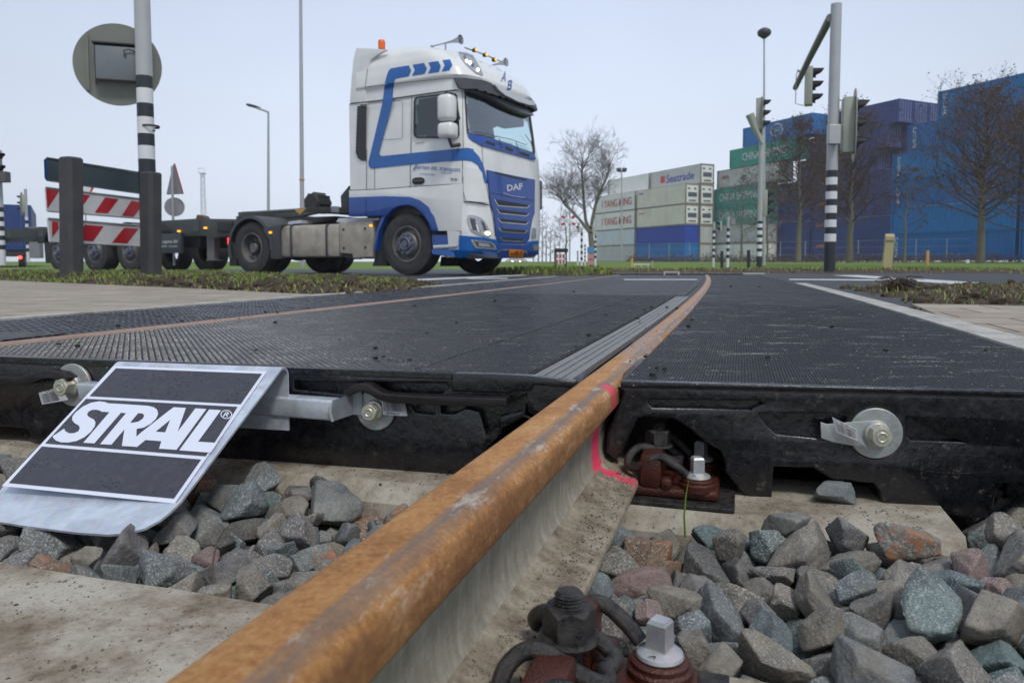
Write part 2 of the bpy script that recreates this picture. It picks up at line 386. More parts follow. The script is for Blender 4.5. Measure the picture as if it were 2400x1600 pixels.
steel_dark = paint('dark oiled steel', (.022, .020, .023), .34, .5, .3, 45, .3, dcol=(.10, .075, .055))
galv = m_galv(); galv2 = m_galv('dull galvanised washer', (.38, .40, .39), .5, .45)
yellowzinc = m_galv('yellow passivated zinc', (.50, .49, .40), .5, .3)
paper = paint('white paper label', (.85, .84, .87), .6, 0, .15, 30); ink = paint('black ink', (.015, .015, .02), .5)
conc = m_concrete()
RAILM = m_rail()

# ------------------------------------------------------------ rails
def rail_profile():
    P = []                                       # (t, z, finish)
    half = [(-.0, 0), (-.012, -.0004), (-.022, -.0018), (-.030, -.0060), (-.0345, -.0125), (-.0355, -.020), (-.036, -.0365), (-.0345, -.0395)]
    web = [(-.022, -.0475), (-.013, -.053), (-.0095, -.062), (-.008, -.085), (-.0082, -.112), (-.010, -.123), (-.0145, -.1305), (-.022, -.1355), (-.036, -.1395), (-.052, -.1440), (-.068, -.1482), (-.0735, -.1505), (-.075, -.154), (-.075, -.159)]
    L = half+web; full = [(-a, b) for a, b in L[::-1]]+L[1:]   # from right foot over the head to the left foot
    return full
def build_rail(name, off, Y0, Y1, label, mats=None):
    pr = rail_profile(); n = len(pr); bm = bmesh.new(); uv = bm.loops.layers.uv.new('UVMap')
    Ys = []; y = Y0
    while y < Y1: Ys.append(y); y += .03 if y < 2.2 else .25
    vacc = [0]
    for a, b in zip(pr, pr[1:]): vacc.append(vacc[-1]+math.hypot(b[0]-a[0], b[1]-a[1]))
    mid = vacc[n//2]; vv = [a for a in vacc]
    # v measured so that 0 is the left bottom corner of the head
    rows = []; us = []; acc = None; prev = None
    for y in Ys:
        rows.append([bm.verts.new(rail_pt(y, off+t, z)) for t, z in pr])
        p = rail_pt(y, off)
        acc = (Vector((p.x-TO[0], p.y-TO[1], 0)).dot(SA)) if acc is None else acc+(p-prev).length
        prev = p; us.append(acc)
    hv = {}
    for i, (t, z) in enumerate(pr): hv[i] = vv[i]
    r0 = next(i for i, (t, z) in enumerate(pr) if t < 0 and z == -.0395); 
    for a in range(len(rows)-1):
        for k in range(n-1):
            f = bm.faces.new((rows[a][k], rows[a+1][k], rows[a+1][k+1], rows[a][k+1]))
            zc = (pr[k][1]+pr[k+1][1])/2
            f.material_index = 0 if zc > -.048 else (1 if zc > -.127 else 2)
            for lp, (ri, ki) in zip(f.loops, ((a, k), (a+1, k), (a+1, k+1), (a, k+1))):
                lp[uv].uv = (us[ri], (vv[r0]-vv[ki]))
    for r_ in (rows[0], rows[-1]): bm.faces.new(r_)
    o = obj(name, bm, mats or RAILM, smooth=R(50)); return tag(o, label, 'rail')
rr = build_rail('rail', 0, .12, 14.5, 'rusty orange topped steel rail running from the bottom of the photo across the rubber crossing')
dull = paint('dull brown rail head', (.25, .155, .115), .7, 0, .7, 7, .5, dcol=(.36, .28, .23))
rl = build_rail('rail', -1.505, .9, 14, 'thin brown rail sunk level between the rubber panels, left of the sign', [dull]*3)

# ------------------------------------------------------------ sleepers
def sleeper(s0, s1, t0, t1, label):
    bm = bmesh.new(); zt, zb = -.18, -.36; ch = .026
    prof = [(s0-.012, zb), (s0, zt-.03), (s0+ch, zt), (s1-ch, zt), (s1, zt-.03), (s1+.012, zb)]
    nseg = 40; rows = []
    for i in range(nseg+1):
        t = t0+(t1-t0)*i/nseg
        row = []
        for j, (s, z) in enumerate(prof):
            jit = .0016*noise.noise(Vector((t*9, j*3.1, s0*7)))
            row.append(bm.verts.new(W(s+jit, t, z+(jit if 0 < j < 5 else 0))))
        rows.append(row)
    for a, b in zip(rows, rows[1:]):
        for k in range(5): bm.faces.new((a[k], a[k+1], b[k+1], b[k]))
    bm.faces.new(rows[0][::-1]); bm.faces.new(rows[-1])
    o = obj('concrete_sleeper', bm, conc, smooth=R(15)); return tag(o, label, 'railway sleeper', 'concrete sleepers under the rails')
sleeper(-.436, -.164, -2.1, 1.7, 'pale concrete sleeper nearest the camera, filling the lower left corner of the photo')
sleeper(.241, .51, -2.1, .525, 'muddy concrete sleeper half under the front edge of the black rubber panels')

# ------------------------------------------------------------ rail fastenings
rustplate = paint('red brown cast iron', (.085, .022, .012), .32, .2, .6, 30, .5, dcol=(.02, .012, .01))
blackpaint = paint('black bitumen coated steel', (.012, .012, .015), .28, .2, .38, 75, .5, dcol=(.20, .18, .15))
screwmat = m_galv('bright galvanised screw', (.46, .47, .48), .9, .42)
def hexhead(bm, M, r, h, cham=.12):
    lo = [bm.verts.new(M @ Vector((r*math.cos(k*PI/3), r*math.sin(k*PI/3), 0))) for k in range(6)]
    hi = [bm.verts.new(M @ Vector((r*math.cos(k*PI/3), r*math.sin(k*PI/3), h*(1-cham)))) for k in range(6)]
    mid = []
    for k in range(12):
        a = k*PI/6; mid.append(bm.verts.new(M @ Vector((r*.86*math.cos(a), r*.86*math.sin(a), h))))
    bm.faces.new(lo[::-1])
    for k in range(6): bm.faces.new((lo[k], lo[(k+1) % 6], hi[(k+1) % 6], hi[k]))
    for k in range(6):
        j = (k+1) % 6
        bm.faces.new((hi[k], mid[(2*k+1) % 12], mid[2*k])); bm.faces.new((hi[k], hi[j], mid[2*k+1])); bm.faces.new((hi[j], mid[(2*k+2) % 12], mid[2*k+1]))
    bm.faces.new(mid)
def fastening(sc, label):
    r = root('rail_fastening', W(sc, .075, -.18), -TH, label, 'rail fastening', 'clip fastenings holding the rail down')
    zb = -.18; X = lambda s, t, z: W(sc+s, t, zb+z)
    Mf = frame(W(sc, 0, zb), SA, TA, Vector((0, 0, 1)))   # local (s, t, z)
    bm = bmesh.new(); boxab(bm, (-.10, .02, .001), (.10, .222, .007), Mf, .001); obj('rail_pad', bm, blackpaint, r)
    bm = bmesh.new(); boxab(bm, (-.076, -.06, .0075), (.076, .198, .024), Mf, .006)
    for s in (-1, 1):                             # the ribs either side of the hook bolt
        boxab(bm, (s*.027, .078, .02), (s*.078, .112, .075), Mf, .007)
        boxab(bm, (s*.027, .110, .02), (s*.08, .128, .040), Mf, .006)
        lathe(bm, [(.028, .02), (.028, .030), (.025, .032), (.025, .036), (.022, .038), (0, .038)], Mf @ Matrix.Translation((s*.055, .165, 0)), 24)
    obj('rib_plate', bm, rustplate, r, smooth=R(40))
    # spring clip bent from round bar
    for s in (-1, 1):
        pts = [(0, .126, .050), (s*.016, .133, .049), (s*.03, .128, .052), (s*.036, .108, .062), (s*.036, .088, .073), (s*.040, .070, .073), (s*.052, .058, .062), (s*.066, .058, .050), (s*.078, .072, .050), (s*.083, .092, .064), (s*.083, .112, .070), (s*.080, .134, .056), (s*.074, .148, .044)]
        P = [Mf @ Vector((p[0]*.86, p[1], p[2])) for p in pts]; Q = []
        for i in range(len(P)-1):
            p0, p1, p2, p3 = P[max(i-1, 0)], P[i], P[i+1], P[min(i+2, len(P)-1)]
            for k in range(5):
                u = k/5; Q.append(.5*((2*p1)+(p2-p0)*u+(2*p0-5*p1+4*p2-p3)*u*u+(3*p1-p0-3*p2+p3)*u**3))
        Q.append(P[-1]); bm = bmesh.new(); tube(bm, Q, .0072, 12); obj('spring_clip', bm, blackpaint, r, smooth=True)
    # hook bolt: threaded rod, nut and washer
    bm = bmesh.new(); Mb = Mf @ Matrix.Translation((0, .098, 0))
    prof = [(.0112, .02), (.0112, .085)]
    z = .085
    while z < .108: prof += [(.0118, z), (.0100, z+.0014)]; z += .0028
    prof += [(.0105, .109), (.009, .1105), (0, .1105)]
    lathe(bm, prof, Mb, 22); bolt = obj('hook_bolt', bm, blackpaint, r, smooth=R(30))
    bm = bmesh.new(); lathe(bm, [(0, .070), (.024, .070), (.025, .072), (.024, .0755), (0, .0755)], Mb, 26); hexhead(bm, Mb @ Matrix.Translation((0, 0, .0757)) @ Matrix.Rotation(.2, 4, 'Z'), .0215, .023, .18)
    obj('nut', bm, blackpaint, r, smooth=R(30))
    for s in (-1, 1):                             # square headed sleeper screws
        bm = bmesh.new(); Ms = Mf @ Matrix.Translation((s*.055, .165, 0)) @ Matrix.Rotation(.35*s, 4, 'Z')
        lathe(bm, [(.0195, .0385), (.0205, .040), (.0195, .0425), (.0135, .0455), (.0115, .0465), (0, .0465)], Ms, 28)
        a, b_, h0, h1 = .0088, .0082, .045, .071
        lo = [bm.verts.new(Ms @ Vector((x*a, y*a, h0))) for x, y in ((-1, -1), (1, -1), (1, 1), (-1, 1))]
        mi = [bm.verts.new(Ms @ Vector((x*b_*1.03, y*b_*1.03, h1-.003))) for x, y in ((-1, -1), (1, -1), (1, 1), (-1, 1))]
        hi = [bm.verts.new(Ms @ Vector((x*b_*.8, y*b_*.8, h1))) for x, y in ((-1, -1), (1, -1), (1, 1), (-1, 1))]
        for A, B in ((lo, mi), (mi, hi)):
            for k in range(4): bm.faces.new((A[k], A[(k+1) % 4], B[(k+1) % 4], B[k]))
        bm.faces.new(hi)
        sc_ = obj('sleeper_screw', bm, screwmat, r, smooth=R(30))
        tb = text_bm('K', .011); Mt = Ms @ Matrix.Rotation(-.35*s, 4, 'Z') @ Matrix.Rotation(-PI/2+.3, 4, 'Z') @ Matrix.Translation((0, -.0150, .0452))
        mapbm(tb, lambda v: Mt @ v); obj('cast_letter', tb, ink, sc_)
    return r
fastening(-.30, 'black rail fastening nearest the camera, at the bottom edge, beside a silver screw')
fastening(.368, 'red brown rail fastening tucked in the arch under the right hand rubber panel')

# ------------------------------------------------------------ rubber panels
# front face planes (measured along the front edges)
PL0, PL1 = onz(30, 837), onz(1061, 875); PR0, PR1 = onz(1465, 895), onz(2400, 918)
def plane_of(a, b):
    d = (b-a).normalized(); return a, d, Vector((d.y, -d.x, 0))    # origin, along, outward (towards the camera)
LP, RP = plane_of(PL0, PL1), plane_of(PR0, PR1)
def on_face(pl, pts, zmax=None):
    out = []
    for px, py in pts:
        v = onplane(px, py, pl[0], pl[2]); z = v.z if zmax is None else min(v.z, zmax)
        out.append(((v-pl[0]).dot(pl[1]), z))
    return out
def face_bm(pl, loops, depth0, depth1, bevel=0, zmax=None, raw=False):
    """outline(s) on the face, solid between depth0 and depth1 out of the face"""
    L = [lp if raw else on_face(pl, lp, zmax) for lp in loops]
    th = abs(depth1-depth0)/2; bm = poly_curve(L, max(th-bevel, .0001), bevel)
    mid = (depth0+depth1)/2; o, d, n = pl; up = Vector((0, 0, 1))
    return mapbm(bm, lambda v: o+d*v.x+up*v.y+n*(mid+v.z))
def top_panel(name, t0, t1, Y0, Y1, mat, front=None, zt=0, thick=.05, label=None, group=None, trim=.002, cat='crossing panel'):
    bm = bmesh.new(); nt_ = 10; rows = []
    ny = max(2, int((Y1-Y0)/.3))
    for i in range(nt_+1):
        t = t0+(t1-t0)*i/nt_; ya = Y0
        if front:                                 # start on the measured front edge line
            lo, hi = .6, 3
            for _ in range(30):
                m_ = (lo+hi)/2; p = rail_pt(m_, t)
                if (p-front[0]).dot(front[2]) > 0: lo = m_
                else: hi = m_
            ya = lo
        rows.append([rail_pt(ya+trim+(Y1-trim-ya)*j/ny, t) for j in range(ny+1)])
    top = [[bm.verts.new((p.x, p.y, zt)) for p in r_] for r_ in rows]; bot = [[bm.verts.new((p.x, p.y, zt-thick)) for p in r_] for r_ in rows]
    for a in range(nt_):
        for j in range(ny):
            bm.faces.new((top[a][j], top[a+1][j], top[a+1][j+1], top[a][j+1])); bm.faces.new((bot[a][j], bot[a][j+1], bot[a+1][j+1], bot[a+1][j]))
    for a in range(nt_):
        bm.faces.new((top[a][0], bot[a][0], bot[a+1][0], top[a+1][0])); bm.faces.new((top[a][ny], top[a+1][ny], bot[a+1][ny], bot[a][ny]))
    for j in range(ny):
        bm.faces.new((top[0][j], top[0][j+1], bot[0][j+1], bot[0][j])); bm.faces.new((top[nt_][j], bot[nt_][j], bot[nt_][j+1], top[nt_][j+1]))
    return bm
FRONTL, FRONTR = LP, RP
def add_studs(bm, t0, t1, Y0, Y1, front, pt, ps, a, b, h, diamond=True, zt=0):
    vs, fs = [], []; j = 0; y = Y0-.4 if front else Y0+ps; slant = 0
    sh = [(a, 0), (0, b), (-a, 0), (0, -b)] if diamond else [(a, -b), (a, b), (-a, b), (-a, -b)]
    while y < Y1-ps*.7:
        t = t0+pt*(.7+(.5 if (j % 2 and diamond) else 0))
        g = .314-.0054*y; d = Vector((g, 1, 0)).normalized(); n = Vector((d.y, -d.x, 0)); o = Vector((xr(y), y, zt))
        while t < t1-pt*.5:
            p = o+n*t
            if not front or (p-front[0]).dot(front[2]) < -.008:
                k = len(vs)
                for sc_, zz in ((1, 0), (.62, h)):
                    for u, w_ in sh: q = p+n*u*sc_+d*w_*sc_; vs.append((q.x, q.y, zt+zz))
                fs += [(k, k+1, k+5, k+4), (k+1, k+2, k+6, k+5), (k+2, k+3, k+7, k+6), (k+3, k, k+4, k+7), (k+4, k+5, k+6, k+7)]
            t += pt
        y += ps; j += 1
    me = bpy.data.meshes.new('t'); me.from_pydata(vs, [], fs); me.polygons.foreach_set('material_index', [1]*len(fs)); bm.from_mesh(me); bpy.data.meshes.remove(me)
def panel_thing(nm, t0, t1, Y0, Y1, mat, front, label, group, studs=None, **k):
    bm = top_panel(nm, t0, t1, Y0, Y1, mat, front, **{'thick': .011 if front else .05, **k})
    c = rail_pt((Y0+Y1)/2 if not front else (1.25+Y1)/2, (t0+t1)/2, -.18)
    r = root(nm, c, 0, label, 'crossing panel', group)
    if studs:
        for v in bm.verts:
            if v.co.z > k.get('zt', 0)-.001: v.co.z -= studs[4]
        add_studs(bm, t0, t1, Y0, Y1, front, *studs[:5], studs[5], k.get('zt', 0)-studs[4]); mat = list(studs[6:])
    obj('tread_plate', bm, mat, r, recalc=not studs); return r
# cross joints between successive panels (measured on the photograph)
joints = [1.25, 1.98, 2.60, 3.22, 3.84, 4.46, 5.08, 5.70, 6.32, 6.94, 7.56, 8.18, 8.8, 9.42, 10.04, 10.66, 11.28, 11.95]
jl = lambda Y, t: Y-.30*t*0
inner, edge, left, right = [], [], [], []
G = 'rubber crossing panels laid between and beside the rails'
ribbed = paint('grey ribbed rubber flangeway', (.15, .155, .165), .5, 0, .7, 60, .5, dcol=(.28, .27, .25))
pans = {}
for i, (a, b) in enumerate(zip(joints, joints[1:])):
    f = LP if i == 0 else None
    where = 'nearest the camera' if i == 0 else 'further along'
    pans['in', i] = panel_thing('rubber_crossing_panel', -1.44, -.34, a, b, rubber, f,
        'wide black rubber crossing panel between the rails, behind the lettered metal sign' if i == 0 else 'wide flat black rubber panel further along between the two rails', None if i == 0 else 'wide panels between the rails', studs=(.017, .0085, .0068, .0062, .0026, True, darkfloor, plain1) if i < 5 else None)
    if i < 5:
        r = panel_thing('rubber_edge_panel', -.338, -.124, a, b, rubber3, f, 'narrow rubber panel with coarse studs and grey ribbed lip, front end beside the rusty rail' if i == 0 else 'narrow coarse rubber panel with ribbed lip further along beside the rusty rail', None if i == 0 else 'narrow ribbed panels beside the rail', zt=.001, studs=(.014, .0075, .0055, .0050, .0024, True, darkfloor, plain1))
        bm = top_panel('x', -.122, -.048, a, b, ribbed, f, zt=-.004, thick=.012 if f else .045); lip = obj('ribbed_lip', bm, ribbed, r)
        for t in (-.104, -.086, -.068):
            bm = top_panel('x', t-.0028, t+.0028, a, b, ribbed, f, zt=-.0015, thick=.004, trim=.004); obj('rib', bm, ribbed, lip)
    else:
        pans['ed', i] = panel_thing('rubber_edge_panel', -.338, -.075, a, b, rubber, None, 'narrow flat rubber panel far down the crossing beside the curving rail', 'narrow flat panels beside the rail')
jr = [1.2, 2.4, 3.6, 4.8, 6.0, 7.2, 8.4, 9.6, 10.8, 12]
for i, (a, b) in enumerate(zip(jr, jr[1:])):
    pans['r', i] = panel_thing('rubber_crossing_panel', .040, .825, a, b, rubber2, RP if i == 0 else None,
        'fine textured rubber panel right of the rail, with large washer and arches in front' if i == 0 else 'fine textured black rubber panel further along, right of the rusty rail', None if i == 0 else 'outer panels right of the rail', studs=(.0105, .0055, .0042, .0040, .0015, True, darkfloor, plain2) if i < 2 else None)
jl_ = [.9, 1.6, 2.2, 2.8, 3.4, 4.0, 4.6, 5.2, 5.8, 6.4, 7.0, 7.6, 8.2, 8.8, 9.4, 10, 10.6, 11.2]
for i, (a, b) in enumerate(zip(jl_, jl_[1:])):
    panel_thing('rubber_crossing_panel', -2.20, -1.56, a, b, rubber4, None, 'black rubber panel with rows of pads outside the far left rail', 'outer panels left of the far rail', studs=(.078, .026, .034, .0095, .004, False, padfloor, plain1) if 0 < i < 9 else None)
for i, (t0, t1) in enumerate(((-2.28, -2.205), (.83, .93))):           # concrete edge beams
    kerbm = m_concrete('pale edge beam concrete', (.33, .32, .29), (.46, .45, .41), (.2, .18, .15)) if i == 0 else MATS['pale edge beam concrete']
    ys = [1.0, 2.9, 4.9, 6.9, 8.9, 10.8] if i == 0 else [.95, 2.1, 3.2, 4.3, 5.4, 6.5, 7.6]
    for a, b in zip(ys, ys[1:]):
        bm = top_panel('k', t0, t1, a, b, kerbm, None, zt=.003, thick=.2, trim=.003)
        o = obj('concrete_edge_beam', bm, kerbm)
        tag(o, 'pale concrete edge beam along the left outer rubber panels' if i == 0 else 'pale concrete edge beam along the right outer rubber panels', 'edge beam', 'left edge beams' if i == 0 else 'right edge beams')

# ---- right panel: moulded front end
r = pans['r', 0]
outR = [q5(*p) for p in [(148, 112), (160, 160), (66, 400), (64, 490), (95, 518), (128, 500), (172, 390), (218, 296), (270, 286), (430, 300), (520, 360), (600, 425), (690, 480), (716, 540), (722, 600), (760, 655), (820, 715), (870, 742), (950, 747), (962, 562), (1190, 567), (1300, 632), (1540, 655), (1578, 710), (1592, 802), (2175, 852), (2188, 648), (2500, 655), (2500, 170)]]
h1 = [q5(*p) for p in [(285, 192), (900, 198), (945, 235), (866, 262), (862, 274), (560, 264), (300, 262), (266, 228)]]
h2 = [q5(*p) for p in [(890, 272), (1300, 268), (1400, 292), (1382, 370), (1384, 445), (1320, 440), (985, 408), (930, 360), (885, 300)]]
h3 = [q5(*p) for p in [(1700, 290), (2500, 325), (2500, 470), (1720, 440), (1690, 400)]]
wc = q5(1535, 388)
bm = face_bm(RP, [outR], -.35, -.020, .002, zmax=-.006); obj('panel_core', bm, rubside, r)
bm = face_bm(RP, [outR, h1, h2, h3, circ(*wc, 66, 66)], -.021, -.002, .004, zmax=-.012); obj('moulded_face', bm, rubside, r, smooth=R(40))
bm = face_bm(RP, [[q5(*p) for p in [(142, 104), (142, 122), (520, 128), (1500, 148), (2500, 182), (2500, 166), (1500, 130), (520, 110)]]], -.02, .001, .002, zmax=-.001); obj('lip', bm, rubside, r)
ring = on_face(RP, circ(*q5(2000, 562), 118, 22, 40)); 
bm = face_bm(RP, [ring, [(a*.985+sum(p[0] for p in ring)/len(ring)*.015, b*.9+sum(p[1] for p in ring)/len(ring)*.1) for a, b in ring]], -.003, -.0012, 0, raw=True); emb = obj('embossed_mark', bm, rubside, r)
def face_text(pl, s, px, py, wpx, hpx, dep, mat, parent, name='embossed_text', flip=False, rot=0):
    o = onplane(px, py, pl[0], pl[2]); a = onplane(px+wpx, py, pl[0], pl[2]); wd = (a-o).length; b = onplane(px, py+hpx, pl[0], pl[2]); ht = (b-o).length
    tb = text_bm(s, .02, .0006, fit=(wd, ht)); sg = -1 if flip else 1; ca, sa_ = math.cos(rot), math.sin(rot)
    mapbm(tb, lambda v: o+pl[1]*(sg*(v.x*ca-v.y*sa_))+Vector((0, 0, sg*(v.x*sa_+v.y*ca)))+pl[2]*(dep+v.z))
    return obj(name, tb, mat, parent)
face_text(RP, '08 71 17 6 20', *q5(2000, 562), 195, 22, -.0016, rubside, r)
def washer_set(pl, px, py, rpx, label, tagpts, txt, bolt=(0, 0), gpos='', bar=None, flip=False, btxt='01993600'):
    c = onplane(px, py, pl[0], pl[2]); rad = (onplane(px+rpx, py, pl[0], pl[2])-c).length
    r_ = root('washer_bolt', c, 0, label, 'bolt', 'bolts and washers on the panel fronts')
    M = axisM(c+pl[2]*-.004, pl[2])
    bm = bmesh.new(); lathe(bm, [(0, 0), (rad, 0), (rad, .0045), (rad-.0015, .006), (rad*.52, .006), (rad*.50, .0065), (0, .0065)], M, 48); obj('washer', bm, galv2, r_, smooth=R(30))
    M2 = axisM(c+pl[2]*.0026, pl[2]); bm = bmesh.new(); lathe(bm, [(0, 0), (rad*.5, 0), (rad*.5, .004), (rad*.46, .006), (0, .006)], M2, 32); obj('spacer_ring', bm, galv2, r_, smooth=R(30))
    M3 = axisM(c+pl[2]*.0088, pl[2]); bm = bmesh.new(); lathe(bm, [(0, 0), (rad*.47, 0), (rad*.47, .002), (rad*.42, .003), (0, .003)], M3, 32); hexhead(bm, M3 @ Matrix.Translation((0, 0, .0031)) @ Matrix.Rotation(.3, 4, 'Z'), rad*.41, rad*.48, .15); 
    hb = obj('bolt_head', bm, yellowzinc, r_, smooth=R(25))
    bm = bmesh.new(); lathe(bm, [(rad*.13, 0), (rad*.16, .001), (rad*.19, .001), (rad*.22, 0)], M3 @ Matrix.Translation((0, 0, .0032+rad*.48)), 20); obj('dimple', bm, yellowzinc, hb)
    for k, ch in enumerate(txt):
        if ch == ' ': continue
        a = PI*.72-k*2*PI/len(txt); q = c+pl[1]*(math.cos(a)*rad*.77)+Vector((0, 0, math.sin(a)*rad*.77))
        tb = text_bm(ch, rad*.36, .0004); an = a-PI/2
        mapbm(tb, lambda v: q+pl[1]*(v.x*math.cos(an)-v.y*math.sin(an))+Vector((0, 0, v.x*math.sin(an)+v.y*math.cos(an)))+pl[2]*(.0021+v.z)); obj('stamped_character', tb, galv2, r_)
    return r_
wr = washer_set(RP, *wc, 64, 'large stamped washer and zinc bolt on the front of the right hand rubber panel', None, '  620 T  1870 ')
# lock tab and bar code label behind the right bolt
tabp = [q5(*p) for p in [(1228, 325), (1262, 336), (1390, 325), (1500, 318), (1545, 330), (1550, 470), (1470, 462), (1300, 432), (1232, 410)]]
bm = face_bm(RP, [tabp], .0028, .0055, .0006); obj('lock_tab', bm, galv2, wr, smooth=R(40))
def label_strip(pl, quad, dep, name, label, digits, code=(0.08, .95, .1, .72), tx=(.2, .95, .76, .96), flip=False, parent=None, curl=.01):
    """a paper strip: quad corners are pixels (top left, top right, bottom right, bottom left)"""
    P = [onplane(x, y, pl[0]+pl[2]*dep, pl[2]) for x, y in quad]
    def at(u, v, o=0):
        p = P[0].lerp(P[1], u).lerp(P[3].lerp(P[2], u), v); return p+pl[2]*(curl*math.sin(u*PI)*.5+o)
    if parent is None:
        parent = root(name, at(.5, .5), 0, label, 'label', 'bar code labels hanging on the bolts')
    bm = bmesh.new(); N = 10; V = [[bm.verts.new(at(i/N, j)) for j in (0, 1)] for i in range(N+1)]
    for i in range(N): bm.faces.new((V[i][0], V[i+1][0], V[i+1][1], V[i][1]))
    g = bmesh.ops.solidify(bm, geom=bm.faces[:], thickness=.0004)
    sh = obj('paper_strip', bm, paper, parent)
    bm = bmesh.new(); rnd = random.Random(3); u = code[0]
    while u < code[1]:
        wd = rnd.choice([.005, .005, .01, .016]); v0, v1 = code[2], code[3]
        q = [bm.verts.new(at(a, b, .0008)) for a, b in ((u, v0), (u+wd, v0), (u+wd, v1), (u, v1))]; bm.faces.new(q); u += wd+rnd.choice([.009, .014, .02])
    obj('bar_code', bm, ink, parent)
    tb = text_bm(digits, .01, 0, fit=(1, 1)); sg = -1 if flip else 1
    mapbm(tb, lambda v: at(tx[0]+(.5+sg*v.x)*(tx[1]-tx[0]), tx[2]+(.5-sg*v.y)*(tx[3]-tx[2]), .0009)); obj('printed_number', tb, ink, parent)
    return parent
zt_ = Z(8.7125, 1900, 920)
label_strip(RP, [zt_(435, 490), zt_(930, 730), zt_(960, 980), zt_(520, 800)], .0105, 'paper_label', 'crumpled bar code label curling from the bolt on the right hand panel', '01993600', (.1, .97, .3, .88), (.3, .98, .08, .26), curl=.012)
P2 = [zt_(930, 730), zt_(1010, 860), zt_(1165, 1165), zt_(960, 980)]
bm = bmesh.new(); bm.faces.new([bm.verts.new(onplane(*p, RP[0]+RP[2]*d, RP[2])) for p, d in zip(P2, (.0107, .014, .018, .0107))]); bmesh.ops.solidify(bm, geom=bm.faces[:], thickness=.0004)
lbl = [o for o in bpy.data.objects if o.name.startswith('paper_label')][-1]; obj('folded_end', bm, paper, lbl)

# ---- left panel: moulded front end
r = pans['in', 0]
outL = [(-150, 826), (30, 838), (1061, 876), (1345, 894), (1345, 990), (1300, 1000), (1230, 930), (1222, 975), (1140, 1015), (1128, 1060), (1100, 1112), (1000, 1108), (489, 1072), (80, 1030), (62, 1000), (-150, 985)]
bm = face_bm(LP, [outL], -.3, -.022, .002, zmax=-.006); obj('panel_core', bm, rubside, r)
hA = [q6(*p) for p in [(280, 160), (750, 175), (1500, 180), (1540, 240), (1420, 330), (1420, 460), (1240, 440), (1180, 330), (700, 300), (280, 262)]]
hB = [q6(*p) for p in [(1440, 350), (1960, 350), (2140, 260), (2140, 420), (1930, 470), (1900, 620), (1800, 640), (1745, 430), (1650, 405), (1560, 450), (1440, 450)]]
hC = [q3(*p) for p in [(-100, 130), (440, 150), (500, 230), (380, 260), (-100, 240)]]
wl = q6(940, 410)
bm = face_bm(LP, [[(x, y) for x, y in outL], hA, hB], -.023, -.002, .004, zmax=-.012); obj('moulded_face', bm, rubside, r, smooth=R(40))
bm = face_bm(LP, [[(-150, 838), (30, 850), (1055, 887), (1061, 876), (30, 838), (-150, 826)]], -.02, .001, .002, zmax=-.001); obj('lip', bm, rubside, r)
bm = face_bm(LP, [[(1066, 878), (1150, 878), (1240, 884), (1345, 896), (1345, 905), (1250, 897), (1240, 912), (1200, 914), (1190, 917), (1064, 912)]], -.02, .004, .003, zmax=-.001); obj('edge_block', bm, rubside, r, smooth=R(40))
face_text(LP, 'o  40  o', *q6(1780, 222), 104, 16, .0042, rubside, r)
ring = on_face(LP, circ(*q6(1310, 600), 54, 14, 40)); cx_ = sum(p[0] for p in ring)/40; cy_ = sum(p[1] for p in ring)/40
bm = face_bm(LP, [ring, [(a*.96+cx_*.04, b*.85+cy_*.15) for a, b in ring]], -.003, -.001, 0, raw=True); obj('embossed_mark', bm, rubside, r)
# steel hooked flat bars
def hook(pts, label, d0=.002, d1=.040):
    o, d, n = LP; c = onplane(*pts[0], o, n)
    bm = face_bm(LP, [pts], d0, d1, .0012); ob = obj('locking_bar', bm, steel_dark, smooth=R(35))
    return tag(ob, label, 'locking bar', 'hooked steel bars on the panel front')
hook([q6(*p) for p in [(752, 262), (756, 232), (800, 205), (870, 185), (930, 190), (985, 225), (1040, 255), (1100, 268), (1500, 285), (2000, 298), (2002, 345), (1700, 345), (1400, 335), (1120, 322), (1020, 300), (960, 262), (900, 235), (850, 240), (800, 262)]], 'curved black steel locking bar above the washer right of the lettered sign', .0, .03)
hook([q3(*p) for p in [(-200, 175), (150, 190), (215, 180), (280, 158), (340, 152), (400, 165), (438, 190), (432, 212), (390, 195), (330, 188), (290, 195), (230, 218), (150, 228), (-200, 212)]], 'curved black steel locking bar at the far left, above a bar code label', .0, .03)
LB = (LP[0]+LP[2]*.004, LP[1], LP[2])
wl_ = washer_set(LB, wl[0], wl[1]-2, 45, 'stamped washer and hexagon bolt right of the lettered sign', None, ' o8 ZA 8 T ')
label_strip(LB, [q6(990, 330), q6(1168, 322), q6(1192, 452), q6(1000, 440)], .012, 'paper_label', 'upside down bar code label on the bolt right of the lettered sign', '01993600', (.05, .97, .05, .72), (.15, .7, .78, .95), flip=True, curl=.004)
w2 = washer_set(LB, 171, 902, 42, 'washer and bolt behind the upper left corner of the lettered sign', None, ' 8 Z A o T')
zl = Z(13.07, 80, 860)
label_strip(LB, [zl(135, 790), zl(800, 600), zl(1050, 1000), zl(240, 1150)], .03, 'paper_label', 'bar code label at the far left behind the lettered sign', '01993600', (.12, .75, .18, .9), (.35, .85, .0, .13), curl=.004)

